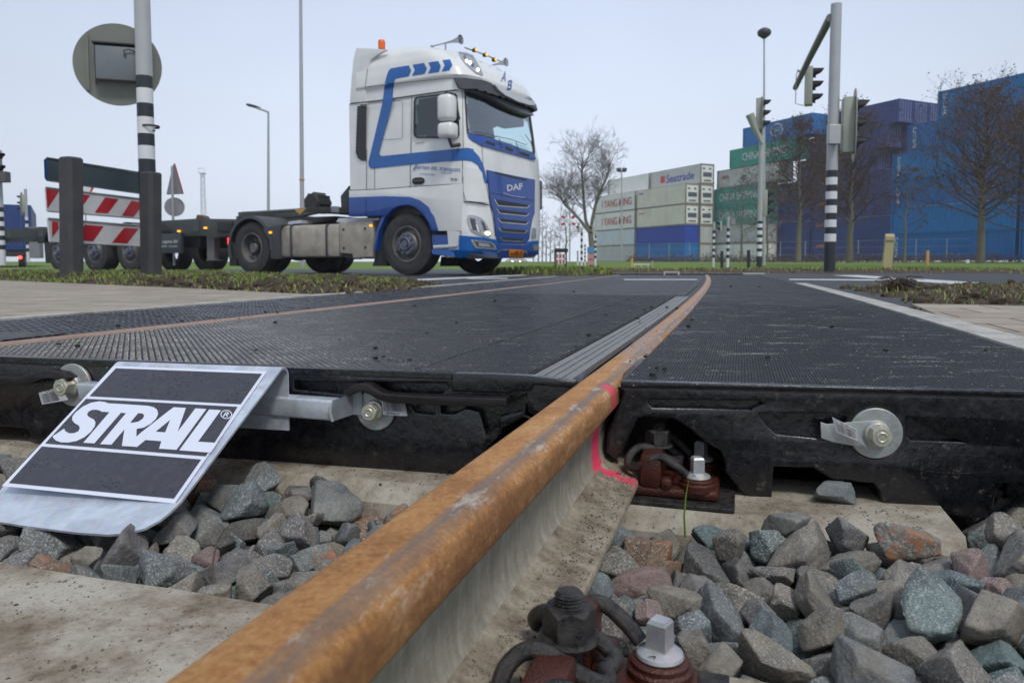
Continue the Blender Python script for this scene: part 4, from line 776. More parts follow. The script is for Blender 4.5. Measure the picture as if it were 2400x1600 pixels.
UNDER = """5,100,1953,1477,-375,9,25,72,63;5,100,1878,1044,-377,4,10,87,-46;5,110,1868,1192,-377,2,77,44,-43;0,125,2420,1125,-378,70,16,21,-64;12,90,1231,1611,-381,18,-2,19,96;11,85,1724,1631,-381,23,31,-90,-13;4,60,1461,1453,-383,21,-55,40,-69;11,70,2023,908,-384,29,36,-51,-71;3,75,1324,1120,-384,62,30,-45,-55;3,100,1408,1188,-384,77,-34,-29,-43;9,125,2481,1452,-385,10,-70,-62,-29;3,60,2125,1128,-387,5,69,58,42;10,110,1901,1325,-388,87,-9,-32,35;9,100,2449,781,-389,89,-31,14,28;5,125,1438,1561,-389,25,18,-92,22;4,75,1783,969,-389,22,-42,-73,-47;9,95,1784,1095,-391,35,-17,40,-82;10,60,1474,1121,-391,92,15,24,22;3,110,1796,1435,-392,6,-92,27,22;4,110,2120,1812,-392,41,4,-25,-87;11,60,1614,1289,-393,86,-29,-2,40;2,60,2303,817,-393,37,72,39,41;2,80,2302,984,-393,55,26,9,-78;10,100,2053,1061,-393,82,-45,-7,-31;3,100,1745,1182,-394,60,45,61,-22;0,80,-2095,2887,-394,50,17,-43,-71;6,70,1542,1840,-394,45,-32,33,-75;9,75,2275,1306,-394,32,-88,19,-26;4,85,1162,1536,-394,15,11,-77,-60;11,60,2038,980,-395,35,-45,-27,-76;10,70,1855,954,-396,39,-38,82,6;1,80,1400,1674,-396,92,22,26,-10;10,85,2135,1289,-397,73,-56,35,14;2,75,1632,1437,-397,24,-82,-8,-49;11,100,1285,1226,-398,27,-79,35,41;0,85,2419,1281,-398,2,47,-76,-43;8,95,1700,1247,-398,81,-53,-20,-10;8,95,-1692,2133,-399,18,94,21,13;7,75,1667,1383,-400,9,-54,24,79;6,95,1570,1541,-402,7,-5,-36,-92;7,110,2364,910,-402,1,-99,6,4;3,80,1324,1617,-404,26,-26,33,-86;12,125,1689,1028,-404,32,-71,-36,-49;4,80,2155,1200,-404,76,-47,18,-37;11,80,2116,945,-405,27,-78,-10,-53;9,90,-1956,2665,-405,81,-56,-3,-3;4,110,1684,1519,-406,69,64,5,30;3,75,-1709,2261,-406,26,38,-88,0;11,95,1327,1477,-406,24,-85,-32,-32;11,85,1486,1287,-406,44,-63,-62,2;12,90,2540,999,-407,21,27,-93,-4;9,125,2178,1659,-408,28,-75,58,7;11,95,-2383,2267,-409,2,-93,1,34;9,110,-2488,2779,-409,12,-72,61,29;1,110,-1951,2438,-410,65,50,-33,-45;11,100,-2344,2558,-410,2,-87,-40,-24;10,60,1493,1186,-410,7,25,27,-92;5,85,1789,1686,-411,66,0,-38,64;0,75,1257,1531,-412,34,-2,46,-81;0,60,2511,836,-412,43,-24,52,-68;13,125,1865,2060,-412,47,15,-11,-85;9,70,2606,940,-413,38,-54,-73,10;3,75,2321,1175,-414,65,4,29,-69;7,70,850,1350,-414,68,58,27,34;0,125,1997,1677,-414,14,-51,-57,61;13,110,1601,1749,-415,80,-22,9,-53;0,70,2381,1019,-415,36,36,1,-85;1,125,1185,1299,-416,39,2,-67,-61;4,75,2460,1343,-416,97,11,-15,4;10,95,-2021,2548,-417,2,-33,-50,79;12,95,1367,1270,-417,10,57,27,76;2,60,2566,803,-417,49,-76,-16,-37;1,80,2451,875,-417,8,35,-83,40;4,95,-2134,2687,-418,28,-33,89,-2;0,85,1076,1216,-418,10,95,-22,17;8,70,1566,1368,-418,69,50,48,-17;12,90,-1600,2074,-419,66,44,-53,-25;5,100,1538,1663,-419,80,15,-21,53;2,80,2552,1214,-419,31,60,65,32;12,85,1861,1535,-419,32,46,81,-2;4,110,-1921,2163,-419,66,-8,24,-70;11,75,2355,1397,-420,5,29,93,-15;12,70,2456,945,-421,64,-56,-16,-48;5,50,-2028,2767,-422,86,13,45,14;10,110,2135,1443,-423,42,26,-15,85;6,95,1630,1626,-424,28,-13,8,94;3,85,1653,1163,-425,16,64,17,-71;4,75,-2324,2973,-425,47,-1,-9,87;13,85,1780,1524,-425,54,46,29,62;8,50,1355,1703,-425,40,7,-18,-89;9,60,-1534,2051,-426,65,-30,-40,56;2,95,-2437,2954,-426,44,17,-7,87;8,60,1197,1393,-426,83,4,45,-30;7,110,2004,1299,-426,2,-13,-91,-38;6,100,2144,2417,-426,29,-61,-15,71;13,110,1103,1376,-427,4,92,36,7;0,110,1010,1303,-427,3,-15,-94,28;4,85,-938,2476,-427,23,19,-85,42;3,90,1786,1945,-428,80,19,55,0;7,90,1722,1332,-428,16,40,-42,-78;9,80,2346,1309,-428,1,16,1,98;9,95,-448,1864,-429,37,16,-40,81;10,110,1312,1788,-429,35,87,-28,12;4,50,1503,1047,-430,89,37,-21,-2;7,75,-2016,2174,-430,41,45,3,78;7,95,2241,853,-430,29,-78,11,52;5,90,-2113,2798,-430,44,29,-13,83;3,95,-2181,2946,-431,58,70,11,-38;9,125,-2465,2380,-431,51,-83,13,-11;7,80,578,1349,-432,3,90,-23,-34;12,95,1644,1989,-432,14,84,-46,-20;10,85,-1852,2372,-432,5,-32,-60,72;7,110,1718,1846,-432,30,28,77,-47;1,95,2194,1354,-433,65,30,-23,-65;2,70,2392,1219,-434,80,36,21,41;11,85,-1992,2303,-434,24,94,15,-14;10,75,1536,1406,-434,32,-24,69,-59;9,70,2093,1264,-434,40,67,26,-55;4,90,2561,1086,-434,22,4,-1,96;11,90,1966,1386,-435,56,-16,-51,62;13,95,1566,1207,-435,15,-26,45,83;11,110,2204,940,-436,64,51,27,-49;3,110,866,1754,-437,76,-14,-8,-62;10,70,2238,1468,-437,54,-13,-7,-81;2,60,1480,1424,-437,8,-63,60,46;8,80,1499,1901,-437,43,-19,-26,83;0,50,1141,1827,-437,57,73,-17,31;4,70,913,1243,-438,6,-97,3,-17;2,70,2657,1352,-438,3,11,3,98;7,70,2003,1049,-438,90,2,24,33;5,110,1984,1560,-438,27,23,24,89;3,110,-2216,2295,-438,27,-79,51,15;3,100,-1815,2163,-438,1,-78,60,-5;11,85,-384,2169,-439,29,-43,-84,5;2,80,1868,1633,-439,76,59,24,-3;7,90,802,1287,-439,25,-43,9,-85;8,60,-1597,2000,-440,74,-62,15,-15;12,60,1265,1651,-440,72,-37,-3,57;10,50,1789,1879,-440,54,-81,14,-11;7,50,1856,1862,-440,7,92,35,-10;0,80,-1056,2614,-440,39,-82,18,-36;11,80,1872,1389,-441,42,43,6,79;5,125,2268,2213,-441,38,19,2,89;7,75,-482,1746,-441,27,-25,-31,86;0,70,-2423,3028,-442,77,37,26,-44;1,75,2530,910,-442,80,38,-35,26;7,70,2041,1209,-442,63,39,59,-28;0,100,1380,1932,-443,25,-3,96,-1;8,70,1955,2208,-444,65,65,-24,-27;12,85,1513,1808,-444,24,94,-15,-12;8,70,2472,1224,-444,76,39,49,11;8,80,2591,1309,-444,92,-17,32,2;3,95,-135,2228,-444,28,-55,-76,14;11,95,985,1718,-444,50,-79,-10,31;13,95,1424,1105,-444,63,34,37,57;8,95,2214,1229,-444,25,-68,66,-14;1,125,1754,2179,-444,61,4,44,-64;11,70,2027,2227,-444,44,-81,35,1;8,100,1165,1471,-444,33,91,-15,15;0,50,1443,1694,-445,50,-52,-48,49;7,70,1142,1175,-445,56,-64,-19,-47;7,50,2174,848,-445,48,-53,-33,-60;3,100,1327,1339,-445,93,18,11,28;12,60,-539,1808,-447,26,87,38,12;5,90,1553,1115,-447,99,-3,3,-1;11,80,-1678,2050,-447,51,-70,-25,-40;5,80,2395,1939,-447,36,50,75,21;3,80,472,1374,-448,31,-31,57,68;5,70,787,2043,-448,45,39,-27,75;5,50,2475,1130,-448,86,5,-29,40;7,90,2230,1557,-448,45,9,70,53;8,70,-830,2489,-449,87,-23,-38,-18;7,80,2079,1614,-449,3,45,86,-21;8,60,1989,1877,-449,89,-15,16,37;0,100,2355,812,-449,21,23,91,21;2,125,2639,1193,-449,39,3,7,91;13,100,-1092,1866,-450,8,-33,-21,-90;11,125,1933,961,-451,2,84,4,52;12,95,2087,1727,-451,39,-1,11,90;3,70,1642,1338,-451,54,-34,60,46;11,125,1882,1762,-451,39,67,-56,-24;9,60,-2073,2291,-452,36,38,-30,78;10,125,-369,1733,-452,91,-14,-12,-36;1,95,2103,1155,-453,48,35,49,63;10,100,1273,1132,-453,53,-83,-10,-3;12,75,1790,1593,-453,30,40,-51,68;9,90,2053,1431,-454,50,25,-44,-68;3,80,2257,1385,-454,19,56,51,60;2,75,1583,1471,-454,80,21,53,-13;0,125,1146,1593,-454,63,-61,46,-2;5,95,1419,1852,-454,60,43,48,-46;12,125,2229,1823,-454,58,2,46,66;9,85,1206,1203,-454,49,-62,46,38;12,125,1738,2027,-455,24,90,35,1;1,75,-453,2100,-455,50,1,-29,-80;8,100,2356,2086,-455,16,-10,-91,35;9,75,2601,1544,-456,22,-94,-6,20;1,85,2100,1530,-456,42,10,-27,-85;13,70,730,1472,-456,6,-15,82,53;9,60,1203,1642,-456,42,-6,-46,77;3,95,1558,1295,-456,6,-14,-40,89;12,85,-1587,2159,-457,40,20,26,85;11,50,1250,1275,-457,61,-78,-1,5;5,110,-1950,2558,-457,74,42,-18,-48;11,60,-1686,2313,-458,45,-66,-58,9;7,80,-985,2545,-458,81,-53,-11,18;9,95,2337,1100,-458,4,-25,72,-62;11,100,-1873,2275,-459,39,-87,21,-15;0,95,1822,1164,-459,35,0,-11,-92;0,90,1488,2011,-459,96,16,19,-3;6,125,1095,1730,-460,70,2,51,47;5,95,2164,2010,-460,3,-13,-4,98;2,85,2308,1013,-460,56,69,10,42;5,110,1404,1437,-461,24,-75,28,-52;3,125,-2243,2752,-461,53,11,-3,-83;13,95,-2255,2559,-461,93,-26,-22,8;2,80,-2531,2301,-461,12,-17,-89,38;0,75,-2090,2214,-461,61,75,-21,-1;8,50,2256,1165,-461,69,27,-1,66;5,95,1940,1217,-462,50,60,57,21;8,100,-2103,2587,-462,16,97,10,-11;5,50,1939,1647,-462,31,-46,10,-81;10,80,-2323,2657,-463,77,-42,-32,-32;5,90,1697,1438,-463,18,-1,-24,-94;13,50,-2002,2252,-463,83,-50,-2,-21;12,50,1316,1656,-464,33,-76,-47,-26;3,50,1286,1585,-464,59,7,31,73"""
def stone_bm(seed, sub):
    rnd = random.Random(seed)
    pl = []
    for i in range(rnd.randint(9, 13)):
        z = rnd.uniform(-1, 1); a = rnd.uniform(0, 6.283); r = math.sqrt(1-z*z)
        pl.append((Vector((r*math.cos(a), r*math.sin(a), z)), rnd.uniform(.62, .95)))
    for v in ((1, 0, 0), (-1, 0, 0), (0, 1, 0), (0, -1, 0), (0, 0, 1), (0, 0, -1)):
        pl.append((Vector(v), 1.0))
    sc = (rnd.uniform(.95, 1.25), rnd.uniform(.8, 1.0), rnd.uniform(.6, .85))
    off = Vector((rnd.uniform(0, 50), rnd.uniform(0, 50), 0))
    bm = bmesh.new(); bmesh.ops.create_icosphere(bm, subdivisions=sub, radius=1)
    k = 34
    for v in bm.verts:
        n = v.co.normalized(); s = 0
        for d, h in pl:
            c = n.dot(d)
            if c > .05: s += (c/h)**k
        r = s**(-1/k)
        r *= 1+.035*noise.noise(n*2.5+off)
        if sub > 3: r *= 1+.03*noise.noise(n*7+off)+.016*noise.noise(n*17+off)
        p = n*r
        v.co = Vector((p.x*sc[0], p.y*sc[1], p.z*sc[2]))*.031
    return bm
stone = m_stone('granite ballast'); stone_r = m_stone('rust stained granite', [(0, (.15, .145, .125)), (1, (.12, .14, .14))], .6); stone_o = m_stone('orange granite', [(0, (.14, .095, .065)), (1, (.16, .10, .065))], .4)
stone_t = m_stone('blue green granite', [(0, (.075, .115, .125)), (1, (.10, .135, .135))]); stone_p = m_stone('pink granite', [(0, (.19, .135, .13)), (1, (.17, .13, .125))])
hi = [newmesh('ballast_stone', stone_bm(100+i, 5), stone, R(60)) for i in range(14)]
lo = [stone_bm(100+i, 2) for i in range(14)]
def sm_(a, b, x): u = max(0, min(1, (x-a)/(b-a))); return u*u*(3-2*u)
def rows(txt): return [list(map(int, r.split(','))) for r in txt.split(';')]
sp = []
for i, r_ in enumerate(rows(STONES)):
    o = bpy.data.objects.new('ballast_stone', hi[r_[0]]); C.objects.link(o)
    o.scale = (r_[1]/100,)*3; o.location = (r_[2]/2000, r_[3]/2000, r_[4]/2000)
    o.rotation_mode = 'QUATERNION'; o.rotation_quaternion = Quaternion([x/99 for x in r_[5:9]]).normalized()
    s_, t_ = (o.location-Vector((TO[0], TO[1], 0))).dot(SA), (o.location-Vector((TO[0], TO[1], 0))).dot(TA)
    sp.append((o, s_, t_, r_))
    kind = None; k = (i*7919) % 100
    if k < 9: kind = (stone_t, 'blue green')
    elif k < 14: kind = (stone_p, 'pinkish')
    elif k < 17: kind = (stone_r, 'rust stained grey')
    elif k < 19: kind = (stone_o, 'orange brown')
    if kind:
        o.material_slots[0].link = 'OBJECT'; o.material_slots[0].material = kind[0]
    side = 'left of the rusty rail' if t_ < 0 else ('right of the rusty rail' if s_ < .25 else 'at the far right end of the muddy sleeper')
    col = kind[1] if kind else 'grey'
    tag(o, f'{col} granite ballast stone lying {side}', 'stone', f'{col} stones {side}')
bm = bmesh.new()
for r_ in rows(UNDER):
    P_ = Vector((r_[2]/2000, r_[3]/2000, r_[4]/2000));
    M = Matrix.Translation(P_) @ Quaternion([x/99 for x in r_[5:9]]).normalized().to_matrix().to_4x4() @ Matrix.Scale(r_[1]/100, 4)
    b0 = len(bm.verts); src = lo[r_[0]]; vs = [bm.verts.new(M @ v.co) for v in src.verts]; src.verts.index_update()
    for f in src.faces: bm.faces.new([vs[v.index] for v in f.verts])
o = obj('ballast_bed', bm, stone, smooth=True, recalc=False); tag(o, 'lower stones of the grey ballast bed, seen through the gaps', 'ballast', kind='stuff')
base = m_ground('ballast dust', [(.3, (.03, .027, .022)), (.7, (.09, .08, .065))], 20, 90)
bm = bmesh.new(); q = [W(-.7, -2.3), W(-.7, 2), W(1.1, 2), W(1.1, -2.3)]; bm.faces.new([bm.verts.new((p.x, p.y, -.315)) for p in q]); tag(obj('trackbed', bm, base), kind='structure')
rnd = random.Random(21); vs, fs = [], []
ico = bmesh.new(); bmesh.ops.create_icosphere(ico, subdivisions=1, radius=1); ico.verts.index_update(); IV = [v.co.copy() for v in ico.verts]; IF = [[v.index for v in f.verts] for f in ico.faces]
def crumb_at(p, r_):
    k = len(vs); q = Quaternion((rnd.random(), rnd.random(), rnd.random(), rnd.random())).normalized(); a, b, c = r_*rnd.uniform(.7, 1.6), r_*rnd.uniform(.6, 1.1), r_*rnd.uniform(.5, 1)
    for v in IV: w_ = q @ Vector((v.x*a, v.y*b, v.z*c)); vs.append((p.x+w_.x, p.y+w_.y, p.z+w_.z*.7))
    fs.extend([[k+i for i in f] for f in IF])
for i in range(1500):
    s_ = rnd.uniform(-.5, .32); t_ = .024+.048*rnd.random()**.8; crumb_at(W(s_, t_, -.1350-(t_-.022)*.27), .0005+.0016*rnd.random()**4)
for i in range(1300): crumb_at(W(rnd.uniform(.27, .36), rnd.uniform(-1.3, .5), -.1795), .0006+.0028*rnd.random()**4)
for i in range(900): crumb_at(W(rnd.uniform(-.43, -.2), rnd.uniform(-.9, -.08), -.1795), .0005+.0022*rnd.random()**4)
for i in range(700): q = onz(rnd.uniform(1450, 2400), rnd.uniform(720, 905), .0004); crumb_at(q, (.0005+.002*rnd.random()**4)*(.6+.5*q.y))
for i in range(500): q = onz(rnd.uniform(100, 1350), rnd.uniform(720, 862), .0004); crumb_at(q, (.0005+.002*rnd.random()**4)*(.6+.5*q.y))
me = bpy.data.meshes.new('grit'); me.from_pydata(vs, [], fs); me.materials.append(paint('grit', (.05, .04, .03), .9, 0, 1, 60, 0, 0, .3, (.40, .36, .30)))
o = bpy.data.objects.new('grit', me); C.objects.link(o); tag(o, 'fine dark and pale grit strewn over rail foot, sleepers and rubber', 'grit', kind='stuff')
o = bpy.data.objects.new('ballast_stone', hi[4]); C.objects.link(o); o.location = W(.375, .37, -.166); o.scale = (.85, .7, .8); tag(o, 'lone stone lying on the muddy sleeper under the right rubber panel', 'stone')

# ------------------------------------------------------------ ground, road, paving, verges
asphalt = m_ground('damp asphalt', [(.3, (.032, .034, .039)), (.55, (.05, .052, .058)), (.75, (.075, .076, .082))], 1.2, 55, .62, .5, .006)
grassm = m_ground('winter grass', [(.3, (.07, .12, .02)), (.5, (.12, .19, .03)), (.7, (.19, .21, .06))], .9, 14, .95, .6, .03)
soilm = m_ground('dug soil', [(.3, (.035, .026, .018)), (.5, (.075, .058, .040)), (.68, (.15, .125, .085))], 8, 60, .95, .9, .02)
white = paint('road marking paint', (.58, .58, .58), .6, 0, .5, 9, 0, 0, .3, (.25, .25, .25))
kerbg = MATS['pale edge beam concrete']
def m_pave():
    t = NT('concrete paving tiles'); v = t.co('Object'); mp = t.n('Mapping'); mp.inputs['Rotation'].default_value = (0, 0, R(17))
    t.l(v, mp.inputs[0]); br = t.n('TexBrick'); t.l(mp.outputs[0], br.inputs['Vector']); br.inputs['Scale'].default_value = 1
    br.inputs['Brick Width'].default_value = .30; br.inputs['Row Height'].default_value = .30; br.inputs['Mortar Size'].default_value = .006; br.inputs['Bias'].default_value = 0
    br.inputs['Color1'].default_value = c4((.30, .265, .215)); br.inputs['Color2'].default_value = c4((.37, .33, .275)); br.inputs['Mortar'].default_value = c4((.10, .08, .06))
    n = t.noise(v, 5, 8, .7); n2 = t.noise(v, 60, 4, .7)
    c = t.mix(1.0, br.outputs[0], t.ramp(t.mix(.4, n, n2), [(.3, (.6, .6, .6)), (.7, (1.25, 1.22, 1.2))]), 'MULTIPLY')
    t.set(c, .85, 0, .25); b = t.bump(br.outputs['Fac'], -.5, .004); t.bump(n2, .35, .003, b); return t.m
pave = m_pave()
def sm(a, b, x): u = max(0, min(1, (x-a)/(b-a))); return u*u*(3-2*u)
def gz(x, y):
    z = -.42+.39*sm(13.5, 14.6, y)
    return z+.03*sm(20, 40, y)+.45*sm(35, 90, y)
xs = [-440, -250, -140, -90]+[-60+3*i for i in range(41)]+[75, 90, 140, 250, 440]
ys = [-3, 0, 4, 8, 12, 13.5, 14, 14.6, 15, 16, 18, 20, 23, 26, 30, 34, 38, 42, 46, 50, 55, 60, 66, 72, 80, 90, 110, 150, 220, 320, 440]
bm = bmesh.new(); rw = [[bm.verts.new((x, y, gz(x, y)+.02*noise.noise(Vector((x*.3, y*.3, 0))))) for x in xs] for y in ys]
for a, b in zip(rw, rw[1:]):
    for k in range(len(xs)-1): bm.faces.new((a[k], a[k+1], b[k+1], b[k]))
structo('ground', bm, grassm, smooth=True)
def sheet(name, pts, z, mat, thick=0, struct=True):
    bm = bmesh.new(); f = bm.faces.new([bm.verts.new((p[0], p[1], z)) for p in pts])
    if f.normal.z < 0: bmesh.ops.reverse_faces(bm, faces=[f])
    bmesh.ops.triangulate(bm, faces=bm.faces[:])
    if thick:
        g = bmesh.ops.extrude_face_region(bm, geom=bm.faces[:]); 
        for v in [x for x in g['geom'] if isinstance(x, bmesh.types.BMVert)]: v.co.z -= thick
    o = obj(name, bm, mat)
    if struct: tag(o, kind='structure')
    return o
sheet('road', [(-90, 5), (-6, 4.2), (-2.2, 3.4), (2.0, 3.4), (6, 4.5), (60, 8), (60, 14.8), (12, 15.4), (2.6, 15.9), (1.0, 17.5), (-2, 26), (-90, 34)], -.006, asphalt, .3)
edgeL = [rail_pt(y, -2.283) for y in (.4, 1.2, 2, 3, 4, 5)]
sheet('pavement', [tuple(p[:2]) for p in edgeL]+[tuple(onz(*p)[:2]) for p in ((742, 691), (510, 679), (0, 657))]+[(-14, 9.5), (-14, .4)], .002, pave, .2)
edgeR = [rail_pt(y, .933) for y in (.4, 1.2, 2, 3)]
sheet('pavement', [tuple(p[:2]) for p in edgeR]+[tuple(onz(*p)[:2]) for p in ((2135, 712), (2400, 717))]+[(6, 3.7), (6, .4)], .002, pave, .2)
def mound(name, pts, hgt, mat, step=.06, z0=-.01, rough=.02, seed=0):
    """a low uneven bank inside an outline"""
    from mathutils.geometry import intersect_point_tri_2d
    n = len(pts)
    def inside(x, y):
        c = False; j = n-1
        for i in range(n):
            if (pts[i][1] > y) != (pts[j][1] > y) and x < (pts[j][0]-pts[i][0])*(y-pts[i][1])/(pts[j][1]-pts[i][1])+pts[i][0]: c = not c
            j = i
        return c
    def dist(x, y):
        d = 9
        for i in range(n):
            a, b = Vector(pts[i][:2]), Vector(pts[(i+1) % n][:2]); ab = b-a; u = max(0, min(1, (Vector((x, y))-a).dot(ab)/ab.length_squared))
            d = min(d, (a+ab*u-Vector((x, y))).length)
        return d
    X0, X1 = min(p[0] for p in pts), max(p[0] for p in pts); Y0, Y1 = min(p[1] for p in pts), max(p[1] for p in pts)
    nx, ny = int((X1-X0)/step)+3, int((Y1-Y0)/step)+3; g = {}
    bm = bmesh.new(); hs = {}
    for i in range(nx):
        for j in range(ny):
            x, y = X0+(i-1)*step, Y0+(j-1)*step
            d = dist(x, y)*(1 if inside(x, y) else -1)
            if d > -step*1.5:
                v = Vector((x*3, y*3, seed)); k = sm(0, .35, d)
                h = z0+k*(hgt*.75+(.055*sm(1.2, 5, -x) if seed == 0 else 0))*(.6+.5*noise.noise(v*.4))+(rough*(noise.noise(v*2.2)+.9*abs(noise.noise(v*5))) if d > -.02 else -.02)*min(1, .25+k)
                g[i, j] = bm.verts.new((x+.3*step*noise.noise(v*3), y, h)); hs[i, j] = (x, y, h, d)
    for (i, j) in list(g):
        q = [(i, j), (i+1, j), (i+1, j+1), (i, j+1)]
        if all(k in g for k in q): bm.faces.new([g[k] for k in q])
    structo(name, bm, mat, smooth=True); return [h for h in hs.values() if h[3] > .02]
vl = mound('verge', [tuple(onz(*p)[:2]) for p in ((-500, 640), (-300, 651), (0, 657), (510, 680), (742, 692), (950, 681), (1046, 667), (930, 655))]+[(-5, 12.2), (-9, 13.3), (-14, 15)], .055, soilm, .055, rough=.022)
vr = mound('verge', [tuple(onz(*p)[:2]) for p in ((1955, 671), (2040, 690), (2135, 713), (2400, 719))]+[(5, 3.9), (7.5, 5.2), (7.5, 7.4), tuple(onz(2400, 667)[:2])], .035, soilm, .05, rough=.022, seed=4)
vc = mound('verge', [tuple(onz(*p)[:2]) for p in ((1225, 644), (1330, 646), (1440, 645), (1430, 638))]+[(-.2, 17), (-1, 16)], .16, soilm, .12, seed=8)
vf = mound('verge', [(2.2, 16.3), (6, 15.8), (12, 15.2), (40, 14.9), (40, 21), (2, 21)], .10, soilm, .25, rough=.03, seed=11)
def tufts(name, cells, n, hmin, hmax, mats, sel, label, seed=1, wd=.004, lean=.6):
    rnd = random.Random(seed); cs = [c for c in cells if sel(*c)]; bm = bmesh.new()
    for i in range(n):
        x, y, z, d = rnd.choice(cs); x += rnd.uniform(-.04, .04); y += rnd.uniform(-.04, .04)
        h = rnd.uniform(hmin, hmax); a = rnd.uniform(0, 6.28); ln = rnd.uniform(0, lean)*h; b = rnd.uniform(0, 6.28)
        w_ = wd*rnd.uniform(.7, 1.5); dx, dy = math.cos(a)*w_, math.sin(a)*w_; lx, ly = math.cos(b)*ln, math.sin(b)*ln
        v = [bm.verts.new(q) for q in ((x-dx, y-dy, z-.01), (x+dx, y+dy, z-.01), (x+dx*.6+lx*.4, y+dy*.6+ly*.4, z+h*.6), (x-dx*.6+lx*.4, y-dy*.6+ly*.4, z+h*.6), (x+lx, y+ly, z+h))]
        f = bm.faces.new(v[:4]); g = bm.faces.new((v[3], v[2], v[4])); m = rnd.randrange(len(mats)); f.material_index = g.material_index = m
    o = obj(name, bm, mats, recalc=False); return tag(o, label, 'grass', kind='stuff')
gm = [paint('grass blade green', (.13, .25, .025), .6, 0, .2, 2), paint('grass blade yellow green', (.26, .34, .05), .6, 0, .2, 2), paint('dry straw', (.30, .25, .12), .7, 0, .2, 2), paint('dead root brown', (.07, .05, .03), .8, 0, .2, 2)]
tufts('grass', vl, 30000, .015, .05, [gm[0], gm[1], gm[0], gm[2], gm[3]], lambda x, y, z, d: (y > 6.4 and x < -1.4+.05*y) and noise.noise(Vector((x*1.1, y*1.1, 3)))+.35*noise.noise(Vector((x*4, y*4, 3))) > -.18-.25*(y > 8), 'short green grass on the verge round the black posts', 1, .005, 1.6)
tufts('grass', vl, 14000, .008, .045, [gm[1], gm[2], gm[3], gm[3]], lambda x, y, z, d: noise.noise(Vector((x*2.5, y*2.5, 7))) > -.05, 'withered grass and roots on the dug soil of the left verge', 2, .005, 2)
tufts('grass', vr, 5500, .008, .045, [gm[1], gm[2], gm[3], gm[3]], lambda x, y, z, d: noise.noise(Vector((x*3, y*3, 1))) > -.15, 'withered grass and roots on the dug soil of the right verge', 3, .003, 2)
tufts('grass', vc, 4000, .03, .09, [gm[0], gm[1], gm[3]], lambda *a: True, 'mossy grass on the small bank beside the truck nose', 4, .01)
tufts('grass', vf, 6000, .02, .07, [gm[2], gm[3], gm[1]], lambda x, y, z, d: x < 16, 'patchy dead grass on the far verge by the signal mast', 5, .012)
# clods of soil
def clods(name, cells, n, r0, r1, sel, mat, label, seed):
    rnd = random.Random(seed); cs = [c for c in cells if sel(*c)]; bm = bmesh.new()
    for i in range(n):
        x, y, z, d = rnd.choice(cs); r_ = r0+(r1-r0)*rnd.random()**3; o3 = Vector((rnd.uniform(0, 99), 0, 0))
        g = bmesh.ops.create_icosphere(bm, subdivisions=2, radius=1)
        for v in g['verts']:
            p = v.co.normalized(); p = p*(1+.45*noise.noise(p*1.8+o3)); v.co = Vector((x, y, z))+Vector((p.x*r_, p.y*r_, p.z*r_*.75+r_*.2))
    o = obj(name, bm, mat, smooth=True, recalc=False); return tag(o, label, 'soil', kind='stuff')
clods('soil_clods', vl, 900, .008, .055, lambda x, y, z, d: y < 9, soilm, 'crumbled brown soil clods along the left verge', 5)
clods('soil_clods', vr, 700, .006, .04, lambda *a: True, soilm, 'crumbled brown soil clods along the right verge', 6)
# root ball on the right verge
rb = onz(2105, 684, .0); bm = bmesh.new(); rnd = random.Random(9)
g = bmesh.ops.create_icosphere(bm, subdivisions=3, radius=.07)
for v in g['verts']: v.co = Vector((rb.x, rb.y, .04))+v.co*(1+.5*noise.noise(v.co*25))*(1 if v.co.z < 0 else .8)
for i in range(160):
    a = rnd.uniform(0, 6.28); p0 = Vector((rb.x, rb.y, .04)); d = Vector((math.cos(a), math.sin(a), rnd.uniform(-.1, 1))); p1 = p0+d*.07; p2 = p1+Vector((d.x, d.y, d.z*.2))*rnd.uniform(.03, .09)+Vector((0, 0, -.02))
    tube(bm, [p0, p1, p2], .0018, 3, False)
tag(obj('root_ball', bm, soilm, smooth=True), 'clump of soil with dead grass roots sticking up on the right verge', 'soil clump')
# loose clods dropped on the rubber
crumb = paint('dark crumbs', (.02, .018, .016), .9, 0, .3, 80, .6)
cl = [(1540, 862), (1557, 864), (1529, 877), (1513, 835), (1380, 784), (1350, 812), (276, 762), (182, 810), (138, 806), (645, 755), (600, 820), (426, 752), (880, 838), (960, 843), (880, 815), (1070, 755), (1622, 748), (1614, 764), (1528, 719), (1563, 720), (1420, 737), (1345, 683), (1713, 671), (1780, 672), (2075, 820), (2310, 820), (1800, 836), (1950, 765), (1510, 725), (1494, 746), (900, 835), (972, 716), (1160, 705), (650, 732), (622, 731), (1000, 780)]
cm = []
for k in range(3):
    bm = bmesh.new(); g = bmesh.ops.create_icosphere(bm, subdivisions=3, radius=.0055)
    for v in g['verts']: p = v.co*180; v.co = v.co*(1+.5*noise.noise(p*1.5+Vector((k*9, 0, 0))))
    for v in g['verts']: v.co.z = max(v.co.z*.7, -.003)
    cm.append(newmesh('soil_crumb', bm, crumb, True))
for i, (x, y) in enumerate(cl):
    p = onz(x, y, .004); o = bpy.data.objects.new('soil_crumb', cm[i % 3]); C.objects.link(o); o.location = p; o.rotation_euler.z = i*1.7
    f_ = .72*(.7+.3*((i*37) % 5)/2.5)*min(2.4, .7+.25*p.y); o.scale = (1.3*f_, f_, f_)
    tag(o, 'small dark clod of soil lying on the rubber crossing', 'soil clod', 'dark clods scattered on the crossing')
